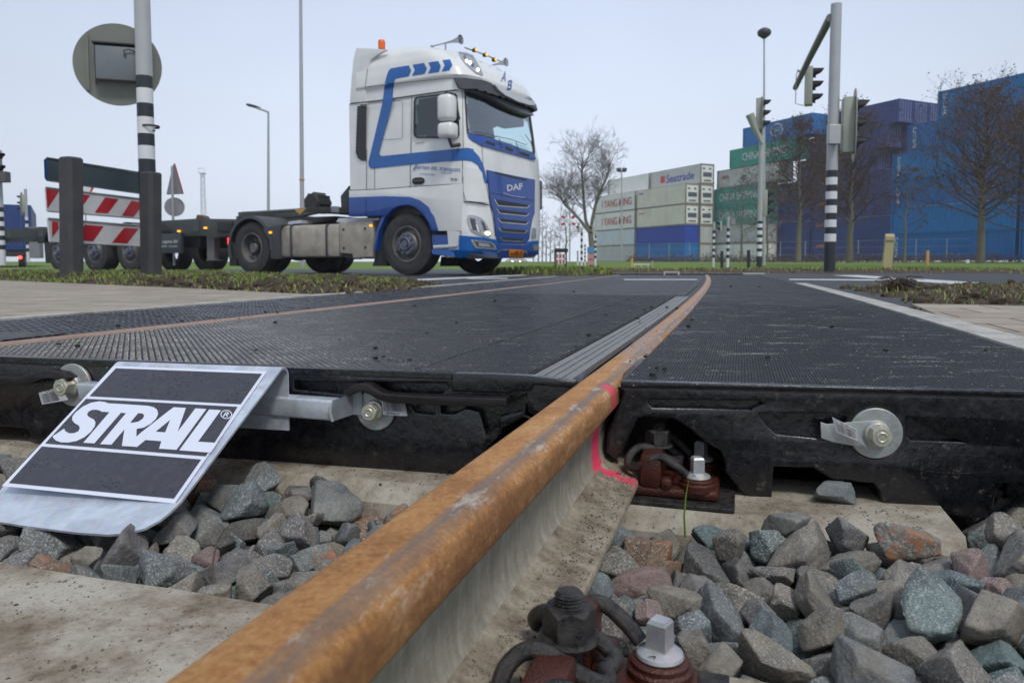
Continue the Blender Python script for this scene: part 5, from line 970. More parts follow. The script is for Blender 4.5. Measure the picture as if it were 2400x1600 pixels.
# road markings
def mark(*px, z=-.002): 
    pp = [onz(x, y, z) for x, y in px]; sheet('road_marking', [(p.x, p.y) for p in pp], z, white)
mark((891, 662), (1237, 645.2), (1228, 643.6), (886, 657.5)); mark((1095, 653.5), (1190, 653.5), (1190, 651.5), (1095, 651.5))
mark((1463, 656, ), (1635, 656), (1633, 654), (1460, 654), z=.003)
mark((1948, 645), (2010, 644.5), (2295, 662), (2270, 668)); mark((1850, 656), (2130, 658), (2128, 655), (1850, 653.5)); mark((1700, 641.5), (1790, 641.5), (1795, 640), (1705, 640))
sheet('road_marking', [(-40, 24.5), (-11, 22.6), (-11, 22.3), (-40, 24.2)], -.002, white)
# low black rubber kerb and white bracket closing the crossing at its far end
bm = bmesh.new(); a, b = onz(1425, 643.6, 0), onz(1742, 643.6, 0); d = (b-a).normalized(); boxab(bm, (0, 0, -.02), ((b-a).length, .18, .028), frame(a, d, Vector((-d.y, d.x, 0)), Vector((0, 0, 1))), .008)
tag(obj('rubber_kerb', bm, rubside), 'low black rubber kerb across the track at the far end of the crossing', 'kerb')
bm = bmesh.new(); a = onz(1556, 644.5, 0); wv = (onz(1592, 644.5, 0)-a).length
for s in (0, wv-.02): boxab(bm, (s, 0, 0), (s+.02, .03, .045), frame(a, Vector((1, 0, 0)), Vector((0, 1, 0)), Vector((0, 0, 1))))
boxab(bm, (0, 0, .0451), (wv, .03, .06), frame(a, Vector((1, 0, 0)), Vector((0, 1, 0)), Vector((0, 0, 1))))
tag(obj('wheel_stop', bm, white), 'small white bracket standing on the track at the far end of the crossing', 'bracket')
# a blade of grass and a twig by the stones
gp = W(.205, .155, -.2); bm = bmesh.new(); pts = [gp, gp+Vector((-.002, 0, .03)), gp+Vector((0, 0, .06)), gp+Vector((.004, 0, .085))]; tube(bm, pts, [.0016, .0015, .001, .0002], 5)
tag(obj('grass_blade', bm, gm[0], smooth=True), 'single green blade of grass growing by the red brown fastening', 'grass blade')
t0 = aty(495, 1352, .74); bm = bmesh.new(); tube(bm, [t0, aty(500, 1310, .77), aty(508, 1270, .80), aty(527, 1237, .83)], [.0012, .0011, .0011, .0009], 6)
tag(obj('twig', bm, gm[3], smooth=True), 'thin dark twig standing up among the stones left of the rail', 'twig')

# ------------------------------------------------------------ shipping containers
AX, EX = Vector((math.sin(R(25)), -math.cos(R(25)), 0)), Vector((math.cos(R(25)), math.sin(R(25)), 0))   # towards us, to the right
CW, CL = 2.44, 12.19; YARD = .5
def cont_mesh(kind, H_):
    """local frame: x from 0 (near end) to -CL, y 0..CW to the right, z up"""
    body = bmesh.new(); fr = bmesh.new()
    if kind == 'dry':
        for yy, sg in ((.06, 1), (CW-.06, -1)):
            x = -.12; row = []; k = 0; pat = [0, 0, .05, .05]
            while x > -CL+.1:
                row.append((x, yy+sg*pat[k % 4])); x -= (.07, .07, .07, .07)[k % 4]*1.0; k += 1
            v = [[body.verts.new((a, b, z)) for a, b in row] for z in (.16, H_-.12)]
            for i in range(len(row)-1): body.faces.new((v[0][i], v[0][i+1], v[1][i+1], v[1][i]))
        boxab(body, (-CL+.05, .12, .15), (-CL+.1, CW-.12, H_-.1)); boxab(body, (-CL+.1, .1, H_-.09), (-.1, CW-.1, H_-.05)); boxab(body, (-.11, .13, .15), (-.08, CW-.13, H_-.1))
    else:
        boxab(body, (-CL+.06, .035, .15), (-.10, CW-.035, H_-.06))
        for i in range(12):
            x = -.9-i*.95; boxab(body, (x, .022, .2), (x+.03, CW-.022, H_-.12))
    for y in (.0, CW-.14):
        for x in (-.14, -CL): boxab(fr, (x, y, 0), (x+.14, y+.14, H_), None)
        boxab(fr, (-CL+.141, y+.03, .001), (-.141, y+.11, .15)); boxab(fr, (-CL+.141, y+.04, H_-.13), (-.141, y+.10, H_-.01))
    for x in (-.13, -CL+.01): boxab(fr, (x, .141, .001), (x+.12, CW-.141, .14)); boxab(fr, (x, .141, H_-.12), (x+.12, CW-.141, H_-.002))
    a = newmesh('shell', body, [None]); b = newmesh('frame', fr, [None]); return a, b
def rods_mesh(H_):
    bm = bmesh.new()
    for y in (.35, .75, 1.65, 2.08):
        tube(bm, [(-.04, y, .08), (-.04, y, H_-.06)], .022, 6)
        for z in (.3, 1.0, H_-.35): boxab(bm, (-.07, y-.06, z), (-.03, y+.06, z+.08))
    boxab(bm, (-.075, 1.2, .15), (-.055, 1.235, H_-.12)); return newmesh('locking_rods', bm, [None])
def unit_mesh(H_):
    bm = bmesh.new(); boxab(bm, (-.1, .2, .25), (-.03, CW-.2, H_-.25)); return newmesh('cooling_unit', bm, [None])
def unit_dark(H_):
    bm = bmesh.new(); boxab(bm, (-.028, .45, H_*.36), (-.012, 2.0, H_*.58))
    boxab(bm, (-.028, .6, .42), (-.01, 1.9, .62)); boxab(bm, (-.028, .4, H_*.72), (-.012, .8, H_*.8)); boxab(bm, (-.028, 1.5, H_*.72), (-.012, 1.9, H_*.8)); return newmesh('fan_and_hatches', bm, [None])
CM = {('dry', 2.59): cont_mesh('dry', 2.59), ('dry', 2.9): cont_mesh('dry', 2.9), ('reefer', 2.9): cont_mesh('reefer', 2.9), ('reefer', 2.59): cont_mesh('reefer', 2.59)}
RODS = {2.59: rods_mesh(2.59), 2.9: rods_mesh(2.9)}; UNIT = {h: (unit_mesh(h), unit_dark(h)) for h in (2.59, 2.9)}
def cpaint(name, col, rust=.2): return paint(name, col, .55, 0, rust, .6, 0, 0, .4, tuple(x*.45+.01 for x in col))
def link(me, par, mat, name):
    o = bpy.data.objects.new(name, me); C.objects.link(o); o.parent = par
    for sl in o.material_slots: sl.link = 'OBJECT'; sl.material = mat
    return o
cwhite_txt = paint('white lettering', (.62, .64, .66), .6); dkm = paint('dark machinery', (.08, .10, .13), .6); orangem = paint('orange lettering', (.65, .24, .03), .6)
redm = paint('red lettering', (.55, .05, .05), .6); bluem = paint('blue lettering', (.04, .07, .35), .6)
frm_ = [cpaint('rusty frame rails', (.30, .26, .20), .7)]
def container(key, P, z, kind, h, mat, label, group, texts=(), idcol=None, rods=True):
    r_ = root('shipping_container', (P.x, P.y, z), math.atan2(AX.y, AX.x), label, 'shipping container', group)
    Mloc = r_.matrix_basis
    a, b = CM[kind, h]; link(a, r_, mat, 'corrugated_shell' if kind == 'dry' else 'insulated_shell'); link(b, r_, frm_[0] if mat in (cwm, ccream, cgrey, csea) else mat, 'frame')
    if kind == 'dry' and rods: link(RODS[h], r_, idcol or mat, 'locking_rods')
    if kind == 'reefer' and rods: link(UNIT[h][0], r_, cwm, 'cooling_unit'); link(UNIT[h][1], r_, dkm, 'fan_and_hatches')
    for s, x, zc, wd, ht, m in texts:              # on the left long side, x metres from the far end
        tb = text_bm(s, 1, 0, .01, fit=(wd, ht)); mapbm(tb, lambda v: Vector((-CL+x+v.x, -.012+.0*v.z, h*zc+v.y)))
        obj('lettering', tb, m, r_, local=True)
    return r_
# the local y axis of a root turned by atan2(AX) points to AX rotated +90 = (cos25, sin25) = to the right: good
cwm = cpaint('white container paint', (.80, .80, .76), .3); ccream = cpaint('cream container paint', (.74, .70, .60), .4); cgrey = cpaint('light grey container paint', (.52, .53, .52), .3)
cgrn = cpaint('teal green container paint', (.03, .32, .25), .3); cblu = cpaint('royal blue container paint', (.02, .06, .40), .2); ccy = cpaint('bright blue container paint', (.01, .17, .48), .25)
cpur = cpaint('dark violet blue container paint', (.030, .055, .21), .25); csea = cpaint('pale grey blue container paint', (.60, .66, .72), .25)
rodw = paint('pale locking rods', (.30, .30, .36), .5)
def line(P0, back, up=0): return P0-AX*back+EX*up
G1 = 'containers of the white refrigerated stack'
A0 = Vector((24.7, 107, 0)); lv = [YARD, YARD+2.63, YARD+5.26, YARD+8.20, YARD+11.14]
fr_ = [('dry', 2.59, ccy, 'bright blue container at the bottom of the white stack, nearest end'), ('dry', 2.59, cblu, 'deep blue panelled container second from the ground under the cream ones'), ('reefer', 2.9, ccream, 'cream refrigerated container third from the ground above the deep blue one'), ('reefer', 2.9, ccream, 'rust streaked cream refrigerated container just under the Seatrade one')]
for i, (k, h, m, lb) in enumerate(fr_):
    tx = [('Capital', 1.4, .75, 1.6, .35, redm)] if i == 2 else ([('CMA', 1.2, .8, 1.2, .3, bluem)] if i == 3 else [])
    container(0, A0, lv[i], k, h, m, lb, None, tx, rods=(k == 'reefer'))
bk = [('reefer', 2.59, cgrey, 'pale grey container on the ground behind the bare tree', []), ('reefer', 2.59, csea, 'pale grey container with small blue mark under the lower YANG MING one', [('* Maersk', 2.2, .72, 3, .4, bluem)][:0]), ('reefer', 2.9, cwm, 'white container lettered YANG MING, lower of the two', [('I YANG MING', 6.8, .5, 8.8, 1.25, redm)]), ('reefer', 2.9, cwm, 'white container lettered YANG MING, upper of the two', [('I YANG MING', 6.8, .5, 8.8, 1.25, redm)])]
for i, (k, h, m, lb, tx) in enumerate(bk): container(0, A0-AX*12.6, lv[i], k, h, m, lb, None, tx)
B0 = A0+EX*2.62
sea = container(0, B0, lv[4], 'reefer', 2.9, cgrey, 'light grey container lettered Seatrade, topmost at the near end of the white stack', None, [('Seatrade', 7.4, .5, 6.6, 1.2, bluem)])
bm = bmesh.new(); boxab(bm, (-CL+2.6, -.02, 1.0), (-CL+3.7, -.012, 2.0)); obj('red_emblem', bm, redm, sea, local=True)
container(0, B0-AX*12.6, lv[4], 'reefer', 2.9, cwm, 'plain white container, topmost at the far end of the white stack', None)
for i in range(4): container(0, B0, lv[i], 'reefer' if i > 1 else 'dry', (2.59, 2.59, 2.9, 2.9)[i], (cgrey, cgrey, cwm, cwm)[i], ('grey container end on the ground in the gap beside the bright blue one', 'grey container end second from the ground in the gap beside the deep blue one', 'white container end third from the ground in the gap beside the cream one', 'white container end directly under the Seatrade one')[i], None)
# green stack
G0 = Vector((33.9, 101, 0)); gl = [YARD+2.635*i for i in range(8)]
gr_ = [(cwm, 0, 'cream white container on the ground of the green stack', [('OOCL', 1.8, .62, 2, .6, redm)]), (cgrey, 0, 'grey container with red lettering second from the ground in the green stack', [('OOCL', 1.8, .6, 2.2, .6, redm)]), (cgrn, 0, 'green container with white letters third from the ground', [('CHINA SHIPPING', 7.2, .5, 8, 1.1, cwhite_txt)]), (cgrn, 0, 'green container with white letters fourth from the ground', [('CHINA SHIPPING', 7.2, .5, 8, 1.1, cwhite_txt)]), (cgrey, 2.6, 'plain grey container with small red letters fifth from the ground', [('OOCL', 1.7, .6, 1.8, .5, redm)]), (cgrn, 5.2, 'green container lettered CHINA SHIPPING, second from the top of its stack', [('CHINA SHIPPING', 6.6, .5, 8, 1.1, cwhite_txt)]), (ccy, 7.8, 'bright blue container with round white emblem on top of the green stack', [])]
for i, (m, dx, lb, tx) in enumerate(gr_):
    o = container(0, G0+AX*dx, gl[i], 'dry', 2.59, m, lb, None, tx)
    if i == 6:
        tb = poly_curve([circ(0, 0, 1.15, .85, 40), circ(0, 0, .98, .70, 40)]); t2 = text_bm('COSCO', 1, fit=(1.9, .5)); 
        for q, nm in ((tb, 'emblem_ring'), (t2, 'emblem_letters')): mapbm(q, lambda v: Vector((-CL+6.3+v.x, -.012, 1.4+v.y))); obj(nm, q, cwhite_txt, o, local=True)
# violet blue block: columns going right (EX), levels up
V0 = Vector((43.9, 86, 0))
names = ['on the ground', 'second level', 'third level', 'fourth level', 'fifth level', 'sixth level', 'on the top level']
cols = ['first', 'second', 'third', 'fourth']
for i in range(7):
    sh = (0, 0, 0, 0, 2.6, 1.3, 0)[i]
    P = V0-AX*(sh)
    container(0, P, gl[i], 'dry', 2.59, cpur, f'dark violet container {names[i]}, long side towards us in the violet block', None, [('HMM', 1.6, .75, 1.5, .45, orangem)], rodw)
    if i < 4: container(0, P-AX*12.5, gl[i], 'dry', 2.59, cpur, f'dark violet container {names[i]}, far row next to the green stack', None, [('HMM', 1.6, .75, 1.5, .45, orangem)], rodw)
    for c_ in (1, 2, 3):
        if i > 3: container(0, V0+EX*2.6*c_, gl[i], 'dry', 2.59, cpur, f'dark violet container {names[i]}, {cols[c_]} door end along from the corner', None, [], rodw)
# bright blue block at the right edge
bb = cpaint('strong blue container paint', (.004, .135, .40), .25)
U0 = Vector((43.1, 64.2, 0))
for i in range(6):
    dx = (0, 0, 0, 0, 1.6, 4.6)[i]
    o = container(0, U0+AX*dx+(EX*0), gl[i], 'dry', 2.59, (bb if i % 2 == 0 else cpaint('mid blue container paint', (.004, .17, .45), .25)), f'strong blue container {names[i]}, left part of the blue block behind the tall tree', None, [('HANJIN', 9.3, .5, 5.2, .8, cwhite_txt)][:0])
    # column of white identification letters near the far end
    if i != 1:
        for q in range(7):
            tb = text_bm('HLXU821'[q], 1, 0, .02, fit=(.32, .24)); mapbm(tb, lambda v: Vector((-CL+.75+v.x, -.012, 2.2-q*.29+v.y))); obj('identification_letter', tb, cwhite_txt, o, local=True)
    container(0, U0+AX*(dx+12.5), gl[i], 'dry', 2.59, bb, f'strong blue container {names[i]}, at the right edge of the photo', None)

# ------------------------------------------------------------ trees
bark = paint('grey green bark', (.17, .16, .115), .9, 0, .4, 3, .4); twigm = paint('brown twigs', (.095, .065, .055), .9, 0, .3, 3); leafm = paint('withered brown leaves', (.11, .06, .045), .9, 0, .4, 2); twigg = paint('grey twigs', (.17, .155, .14), .9, 0, .3, 3)
def tree_geo(seed, h, r0, spread, first, nb, leaves, fork=False, droop=0, up=.6, fine=3, tw=.012):
    rnd = random.Random(seed); trunk = bmesh.new(); crown = bmesh.new(); leaf = []
    def wob(d, a): return (d+Vector((rnd.uniform(-a, a), rnd.uniform(-a, a), rnd.uniform(-a, a)))).normalized()
    def branch(p, d, L, r_, depth):
        n = 4 if depth > 1 else 3; pts = [p]; q = p; dd = d
        for i in range(n):
            dd = wob(dd, .22); dd = (dd+Vector((0, 0, up*.12-droop*.1))).normalized(); q = q+dd*L/n; pts.append(q)
        tube(crown, pts, [max(tw*.45, r_*(1-.75*i/n)) for i in range(n+1)], 4 if depth > 1 else 3, False)
        if depth <= 0:
            if leaves and rnd.random() < leaves: leaf.append(pts[-1]); leaf.append(pts[-2])
            return
        k = fine+1 if depth > 1 else fine+2
        for i in range(k):
            u = rnd.uniform(.25, 1); j = min(n-1, int(u*n)); pp = pts[j].lerp(pts[j+1], u*n-j)
            ax = dd.orthogonal().normalized(); ax = Quaternion(dd, rnd.uniform(0, 6.28)) @ ax
            nd = (dd*.75+ax*rnd.uniform(.5, .95)).normalized()
            branch(pp, nd, L*rnd.uniform(.4, .65), max(tw*.5, r_*.45), depth-1)
    if fork:
        base = [Vector((0, 0, 0)), Vector((.1, 0, h*.1)), Vector((-.05, 0, h*.22))]; tube(trunk, base, [r0, r0*.85, r0*.75], 10, False)
        for d, L, rr_ in ((Vector((-.62, .1, .9)), h*.40, r0*.5), (Vector((.26, -.1, 1)), h*.58, r0*.55), (Vector((-.2, .3, 1)), h*.60, r0*.5)):
            q = base[-1]; dd = d.normalized(); pts = [q]
            for i in range(5):
                dd = (wob(dd, .2)+Vector((0, 0, .12))).normalized(); q = q+dd*L/5; pts.append(q)
            tube(trunk, pts, [rr_*(1-.12*i) for i in range(6)], 8, False)
            for i in range(30):
                u = .3+.7*rnd.random()**.7; j = min(4, int(u*5)); pp = pts[j].lerp(pts[j+1], u*5-j); a = rnd.uniform(0, 6.28)
                branch(pp, Vector((math.cos(a), math.sin(a)*.8, rnd.uniform(.5, 1.4))).normalized(), h*rnd.uniform(.14, .26), r0*.13, 3)
    else:
        pts = []; q = Vector((0, 0, 0))
        for i in range(11): pts.append(q+Vector((rnd.uniform(-.05, .05)*i*.25, rnd.uniform(-.05, .05)*i*.25, h*.97*i/10)))
        rad = [r0*(1-.93*i/10)+.006 for i in range(11)]; tube(trunk, pts, rad, 9, False)
        for i in range(nb):
            u = first+(1-first)*(i/nb)**.9; j = min(9, int(u*10)); pp = pts[j].lerp(pts[j+1], u*10-j); a = i*2.4+rnd.uniform(-.4, .4)
            sh = math.sin(min(1, (1-u)/(1-first)*1.15+.06)*PI*.62)
            L = spread*(.18+.85*sh)*rnd.uniform(.75, 1.15)
            branch(pp, Vector((math.cos(a), math.sin(a), rnd.uniform(.15, .5)+u*.5)).normalized(), L, r0*.32*(1-.6*u), 2)
    return trunk, crown, leaf
def tree(px, py, Y, h, label, seed, r0=.17, spread=2.5, first=.25, nb=34, leaves=.5, fork=False, twig=None, group=None, fine=3, tw=.012, lf=.07):
    b = aty(px, py, Y); g = root('tree', b, 0, label, 'tree', group)
    tk, cr, lv_ = tree_geo(seed, h, r0, spread, first, nb, leaves, fork, fine=fine, tw=tw)
    obj('trunk', tk, bark, g, smooth=True, local=True, recalc=False); obj('crown', cr, twig or twigm, g, local=True, recalc=False)
    if lv_:
        rnd = random.Random(seed); bm = bmesh.new()
        for p in lv_:
            for _ in range(2):
                q = p+Vector((rnd.uniform(-.12, .12), rnd.uniform(-.12, .12), rnd.uniform(-.12, .12))); s_ = lf*rnd.uniform(.4, 1); n = Vector((rnd.uniform(-1, 1), rnd.uniform(-1, 1), rnd.uniform(-1, 1))).normalized(); a = n.orthogonal()*s_; c = n.cross(a).normalized()*s_*.7
                bm.faces.new([bm.verts.new(v) for v in (q-a, q-c, q+a, q+c)])
        obj('withered_leaves', bm, leafm, g, local=True, recalc=False)
    return g
tree(1385, 612, 70, 11.6, 'large bare forked tree standing left of the white container stack', 3, .34, fork=True, leaves=0, twig=twigg, fine=3, tw=.013)
tree(1326, 618, 62, 4.3, 'small dark bare tree behind the red and white crossing cross', 5, .1, 1.5, .3, 20, 0, twig=twigg, tw=.018)
tree(1738, 614, 52, 5.9, 'slim bare tree in front of the green containers, left of the second signal mast', 6, .09, 2.0, .22, 30, .2, twig=twigg, tw=.013)
tree(1798, 614, 60, 6.2, 'small bare many branched tree directly behind the second signal mast', 7, .1, 1.8, .15, 26, .1, twig=twigg, tw=.015)
tree(1871, 615, 42, 7.6, 'brown twiggy tree between the two signal masts', 8, .16, 2.3, .26, 64, .9, tw=.007, lf=.05)
tree(1991, 616, 44, 8.3, 'brown twiggy tree just right of the tall signal mast', 9, .2, 2.8, .26, 70, .9, tw=.007, lf=.05)
tree(2119, 616, 46, 5.8, 'thin leaning bare tree behind the yellow marker', 10, .09, 1.6, .3, 20, .3, tw=.011)
tree(2297, 617, 38, 8.1, 'tallest brown tree in front of the strong blue containers', 11, .2, 3.3, .27, 84, .95, tw=.007, lf=.05)
tree(2420, 617, 34, 6.4, 'brown tree cut off by the right edge of the photo', 12, .16, 2.9, .2, 66, .9, tw=.007, lf=.05)
tree(1935, 616, 50, 7.0, 'brown twiggy tree partly hidden behind the tall signal mast', 13, .14, 2.4, .26, 56, .9, tw=.008, lf=.05)
# far off line of trees in the haze
for i, (px, h) in enumerate(((1262, 13), (1271, 16), (1280, 14), (1290, 11), (1300, 12), (1312, 10), (1250, 9))):
    tree(px, 616, 200+i*6, h, 'slender bare tree fading in the haze far behind the truck nose', 40+i, .2, 1.6, .1, 16, 0, twig=twigg, group='far trees fading in the haze', fine=2, tw=.07)
# hedge line along the foot of the containers
hb = bmesh.new(); rnd = random.Random(4)
for i in range(9000):
    u = rnd.random(); x = 12+u*46; y = 78-u*20+rnd.uniform(-1.5, 1.5); z = .3+abs(rnd.gauss(0, .35)); a = rnd.uniform(0, 6.28); s_ = rnd.uniform(.05, .16)
    q = Vector((x, y, z)); d = Vector((math.cos(a)*.4, 0, 1)).normalized()*s_*2; e = Vector((math.cos(a), math.sin(a), 0))*s_*.35
    hb.faces.new([hb.verts.new(v) for v in (q-e, q+e, q+d)])
tag(obj('scrub', hb, [twigm], recalc=False), 'low brown scrub along the foot of the container stacks', 'scrub', kind='stuff')
# wire fence in front of the containers
fz = root('wire_fence', (30, 68, .4), 0, 'thin wire fence with slim posts running in front of the container stacks', 'fence')
bm = bmesh.new(); wires = bmesh.new(); a, b = Vector((10, 92, .45)), Vector((62, 52, .35)); fm = paint('dull fence wire', (.30, .34, .36), .6)
for i in range(27):
    p = a.lerp(b, i/26); pb_ = bmesh.new(); tube(pb_, [p, p+Vector((0, 0, 2.1))], .035, 6); obj('post', pb_, fm, fz)
for z in (2.05, 1.4, .7): tube(wires, [a+Vector((0, 0, z)), b+Vector((0, 0, z))], .014, 4)
obj('wires', wires, fm, fz)

# ------------------------------------------------------------ masts, signs, posts
maston = paint('pale grey mast paint', (.40, .42, .42), .4, .1, .3, 4); blk = paint('black paint', (.018, .022, .03), .5, 0, .3, 6); wht = paint('white reflective band', (.66, .68, .68), .45, 0, .2, 6)
headg = paint('grey green lamp housing', (.33, .35, .29), .5, 0, .35, 5); postm = paint('black recycled plastic post', (.035, .035, .04), .7, 0, .6, 7, .5, dcol=(.09, .085, .08))
def cyl(bm, a, b, r0, r1=None, n=20): return tube(bm, [a, b], [r0, r0 if r1 is None else r1], n)
def striped_mast(px, Y, ybase, ytop, wpx, bands, label, group=None, name='signal_mast', taper=.9, mat=None, parts=True):
    b = aty(px, ybase, Y); t = aty(px, ytop, Y); rad = wpx/2*Y/F
    r_ = root(name, b, 0, label, 'mast' if name != 'marker_post' else 'marker post', group); H_ = t.z-b.z
    zs = [(aty(px, y, Y).z-b.z, k) for y, k in bands]         # band list from the top: (upper edge y, colour)
    bm = bmesh.new(); cuts = [H_]+[z for z, k in zs]+[-.1]; kinds = [2]+[k for z, k in zs]
    rr_ = lambda z: rad*(1-(1-taper)*z/H_)
    for i in range(len(cuts)-1):
        z_a, z_b = cuts[i], cuts[i+1]
        if z_a-z_b < 1e-4: continue
        n0 = len(bm.faces); tube(bm, [(0, 0, z_b), (0, 0, z_a)], [rr_(max(0, z_b)), rr_(z_a)], 24, i == 0)
        bm.faces.ensure_lookup_table()
        for f in bm.faces[n0:]: f.material_index = kinds[i]
    obj('pole', bm, [blk, wht, mat or maston], r_, local=True, smooth=R(40), recalc=False); return r_, rad, b, H_
def traffic_head(par, c, facing, h=1.05, board=True, n=3, mat=None):
    """c: centre of the housing; facing: direction the lamps look"""
    f = Vector(facing).normalized(); s = Vector((-f.y, f.x, 0)); M = frame(c, f, s, Vector((0, 0, 1))); w_ = h*.30; d = h*.2
    bm = bmesh.new(); boxab(bm, (-d, -w_/2, -h/2), (0, w_/2, h/2), M, .01*h); hd = obj('lamp_housing', bm, mat or headg, par, smooth=R(40))
    if board:
        bm = bmesh.new(); pts = smooth_loop([(-w_*.95, -h*.5-.16*h), (w_*.95, -h*.5-.16*h), (w_*.95, h*.5+.16*h), (-w_*.95, h*.5+.16*h)], k=2); q = poly_curve([pts], .008*h)
        mapbm(q, lambda v: M @ Vector((.012+v.z, v.x, v.y))); obj('backboard', q, mat or headg, hd)
    for k in range(n):
        z = h*(.5-(k+.5)/n); rv = min(w_*.46, h/n*.43); bm = bmesh.new(); N = 20; L = h*.27
        A, B = [], []
        for i in range(N+1):
            a = R(-40)+R(260)*i/N; cx, cz = math.cos(a)*rv, math.sin(a)*rv
            u = max(0, math.sin(a)); A.append(bm.verts.new(M @ Vector((0, cx, z+cz)))); B.append(bm.verts.new(M @ Vector((L*(.25+.75*(u**.5)), cx*.96, z+cz*.96-.02*h))))
        for i in range(N): bm.faces.new((A[i], A[i+1], B[i+1], B[i]))
        bmesh.ops.solidify(bm, geom=bm.faces[:], thickness=.006); obj('visor', bm, blk, hd)
        bm = bmesh.new(); lathe(bm, [(0, 0), (rv*.93, 0), (rv*.8, .02*h), (0, .05*h)], axisM(M @ Vector((.002, 0, z)), f), 20); obj('lens', bm, blk, hd, smooth=True)
    return hd
# left foreground mast with round sign seen from behind
bl = [(y/2.24, k) for y, k in ((402, 0), (468, 1), (546, 0), (618, 1), (705, 0), (768, 1), (838, 0))]
r_, rad, b, H_ = striped_mast(352, 9.0, 637, -70, 38, bl, 'tall grey banded mast at the left carrying a round sign seen from behind')
fdir = Vector((-.30, 1, 0)).normalized(); dc = aty(276, 152, 9.28); ddr = 90*9.28/F
Md = axisM(dc, fdir); dm = paint('grey green sign back', (.17, .18, .155), .55, .1, .4, 3)
bm = bmesh.new(); lathe(bm, [(0, 0), (ddr*1.03, 0), (ddr*1.03, .012), (ddr*1.0, .03), (0, .03)], Md, 64); dsk = obj('round_sign', bm, dm, r_, smooth=R(30))
sdv = Vector((fdir.y, -fdir.x, 0)); Mx = frame(dc-fdir*.02, sdv, Vector((0, 0, 1)), -fdir)
bm = bmesh.new(); boxab(bm, (-.215, -.215, .0), (.25, .185, .13), Mx, .012); obj('control_box', bm, paint('pale blue grey box', (.15, .17, .185), .45, .1, .3, 5), dsk, smooth=R(40))
bm = bmesh.new(); boxab(bm, (-.245, .206, -.0), (.27, .222, .15), Mx); boxab(bm, (-.245, -.252, -.0), (-.228, .206, .02), Mx); obj('box_rim', bm, blk, dsk)
bm = bmesh.new(); pts = [Mx @ Vector(p) for p in ((.12, .06, .14), (.10, .13, .16), (.16, .15, .16), (.24, .12, .14), (.30, .1, .06))]; tube(bm, pts, .007, 6); obj('cable', bm, blk, dsk, smooth=True)
bm = bmesh.new(); boxab(bm, (-.004, -ddr*.70, .012), (.024, ddr*.70, .03), Mx @ Matrix.Translation((-.33, 0, 0))); obj('stiffening_rib', bm, dm, dsk)
bm = bmesh.new(); lathe(bm, [(rad*1.03, -.012), (rad*1.08, -.012), (rad*1.08, .012), (rad*1.03, .012)], Matrix.Translation(aty(352, 297, 9.0)), 24); lathe(bm, [(.0, 0), (.012, 0), (.012, .03), (0, .03)], axisM(aty(362, 307, 9-rad), (0, -1, 0)), 10); obj('clamp_band', bm, blk, r_, smooth=R(30))
# board frame: posts, street name sign, striped boards
BPa, BPb = Vector((-5.0, 8.0, 0)), Vector((-4.56, 9.2, 0)); bd = (BPb-BPa).normalized(); bn = Vector((bd.y, -bd.x, 0)); bn = bn if bn.dot(Vector((0, -1, 0))) > 0 else -bn
# posts stand on our side of the boards
def plastic_post(px0, px1, ytop, Y, label, lean=0):
    c = aty((px0+px1)/2, 640, Y); t = aty((px0+px1)/2+lean, ytop, Y); w2_ = (px1-px0)/2*Y/F; bm = bmesh.new(); ch = w2_*.35
    pr = [(-w2_, -w2_+ch), (-w2_+ch, -w2_), (w2_-ch, -w2_), (w2_, -w2_+ch), (w2_, w2_-ch), (w2_-ch, w2_), (-w2_+ch, w2_), (-w2_, w2_-ch)]
    Ms = [(frame(c, bd, -bn, Vector((0, 0, 1))), -.1), (frame(t, bd, -bn, Vector((0, 0, 1))), 0)]
    rw_ = [[bm.verts.new(M @ Vector((x*k, y*k, z+dz))) for x, y in pr] for (M, dz), k, z in ((Ms[0], 1, 0), (Ms[1], 1, -.01), (Ms[1], .86, .008))]
    for A, B in zip(rw_, rw_[1:]):
        for i in range(8): bm.faces.new((A[i], A[(i+1) % 8], B[(i+1) % 8], B[i]))
    bm.faces.new(rw_[-1]); r2 = root('plastic_post', c, 0, label, 'post', 'black posts carrying the boards'); obj('post_body', bm, postm, r2)
    for yy in (.06, .32, .46):
        bm = bmesh.new(); hexhead(bm, axisM(Vector((c.x, c.y, t.z-yy))+bn*(w2_)+bd*w2_*.3, bn), .011, .009); obj('bolt', bm, galv, r2)
    return r2
plastic_post(147, 188, 371, 8.05, 'thick black post with flat top at the left end of the striped boards', -1)
plastic_post(334, 373, 406, 8.72, 'thick black post in front of the banded mast, right end of the striped boards')
def bpl(px, py, off=0): return onplane(px, py, BPa+bn*off, bn)
def board(name, quad, th, mat, label, cat, group=None, rim=None):
    r2 = root(name, bpl(*quad[0]), 0, label, cat, group); bm = bmesh.new(); q = [bpl(*p) for p in quad]; A = [bm.verts.new(p) for p in q]; B = [bm.verts.new(p-bn*th) for p in q]
    bm.faces.new(A); bm.faces.new(B[::-1])
    for i in range(4): bm.faces.new((A[i], B[i], B[(i+1) % 4], A[(i+1) % 4]))
    obj('panel', bm, mat, r2); return r2
Q = lambda pts: [z1(*p) for p in pts]
sb = board('street_sign', Q([(245, 832), (748, 912), (748, 1016), (250, 948)]), .03, paint('dark slate sign back', (.035, .055, .065), .5, 0, .3, 6), 'dark back of a long street name sign with blue rim on the black posts', 'street sign')
bm = bmesh.new(); a0, a1 = bpl(*z1(245, 832)), bpl(*z1(250, 948)); e = bd*-.035
A = [bm.verts.new(p) for p in (a0, a1, a1+e+Vector((0, 0, .02)), a0+e+Vector((0, 0, -.02)))]; bm.faces.new(A); bmesh.ops.solidify(bm, geom=bm.faces[:], thickness=.03); obj('blue_rim', bm, paint('sign blue', (.01, .10, .32), .4), sb)
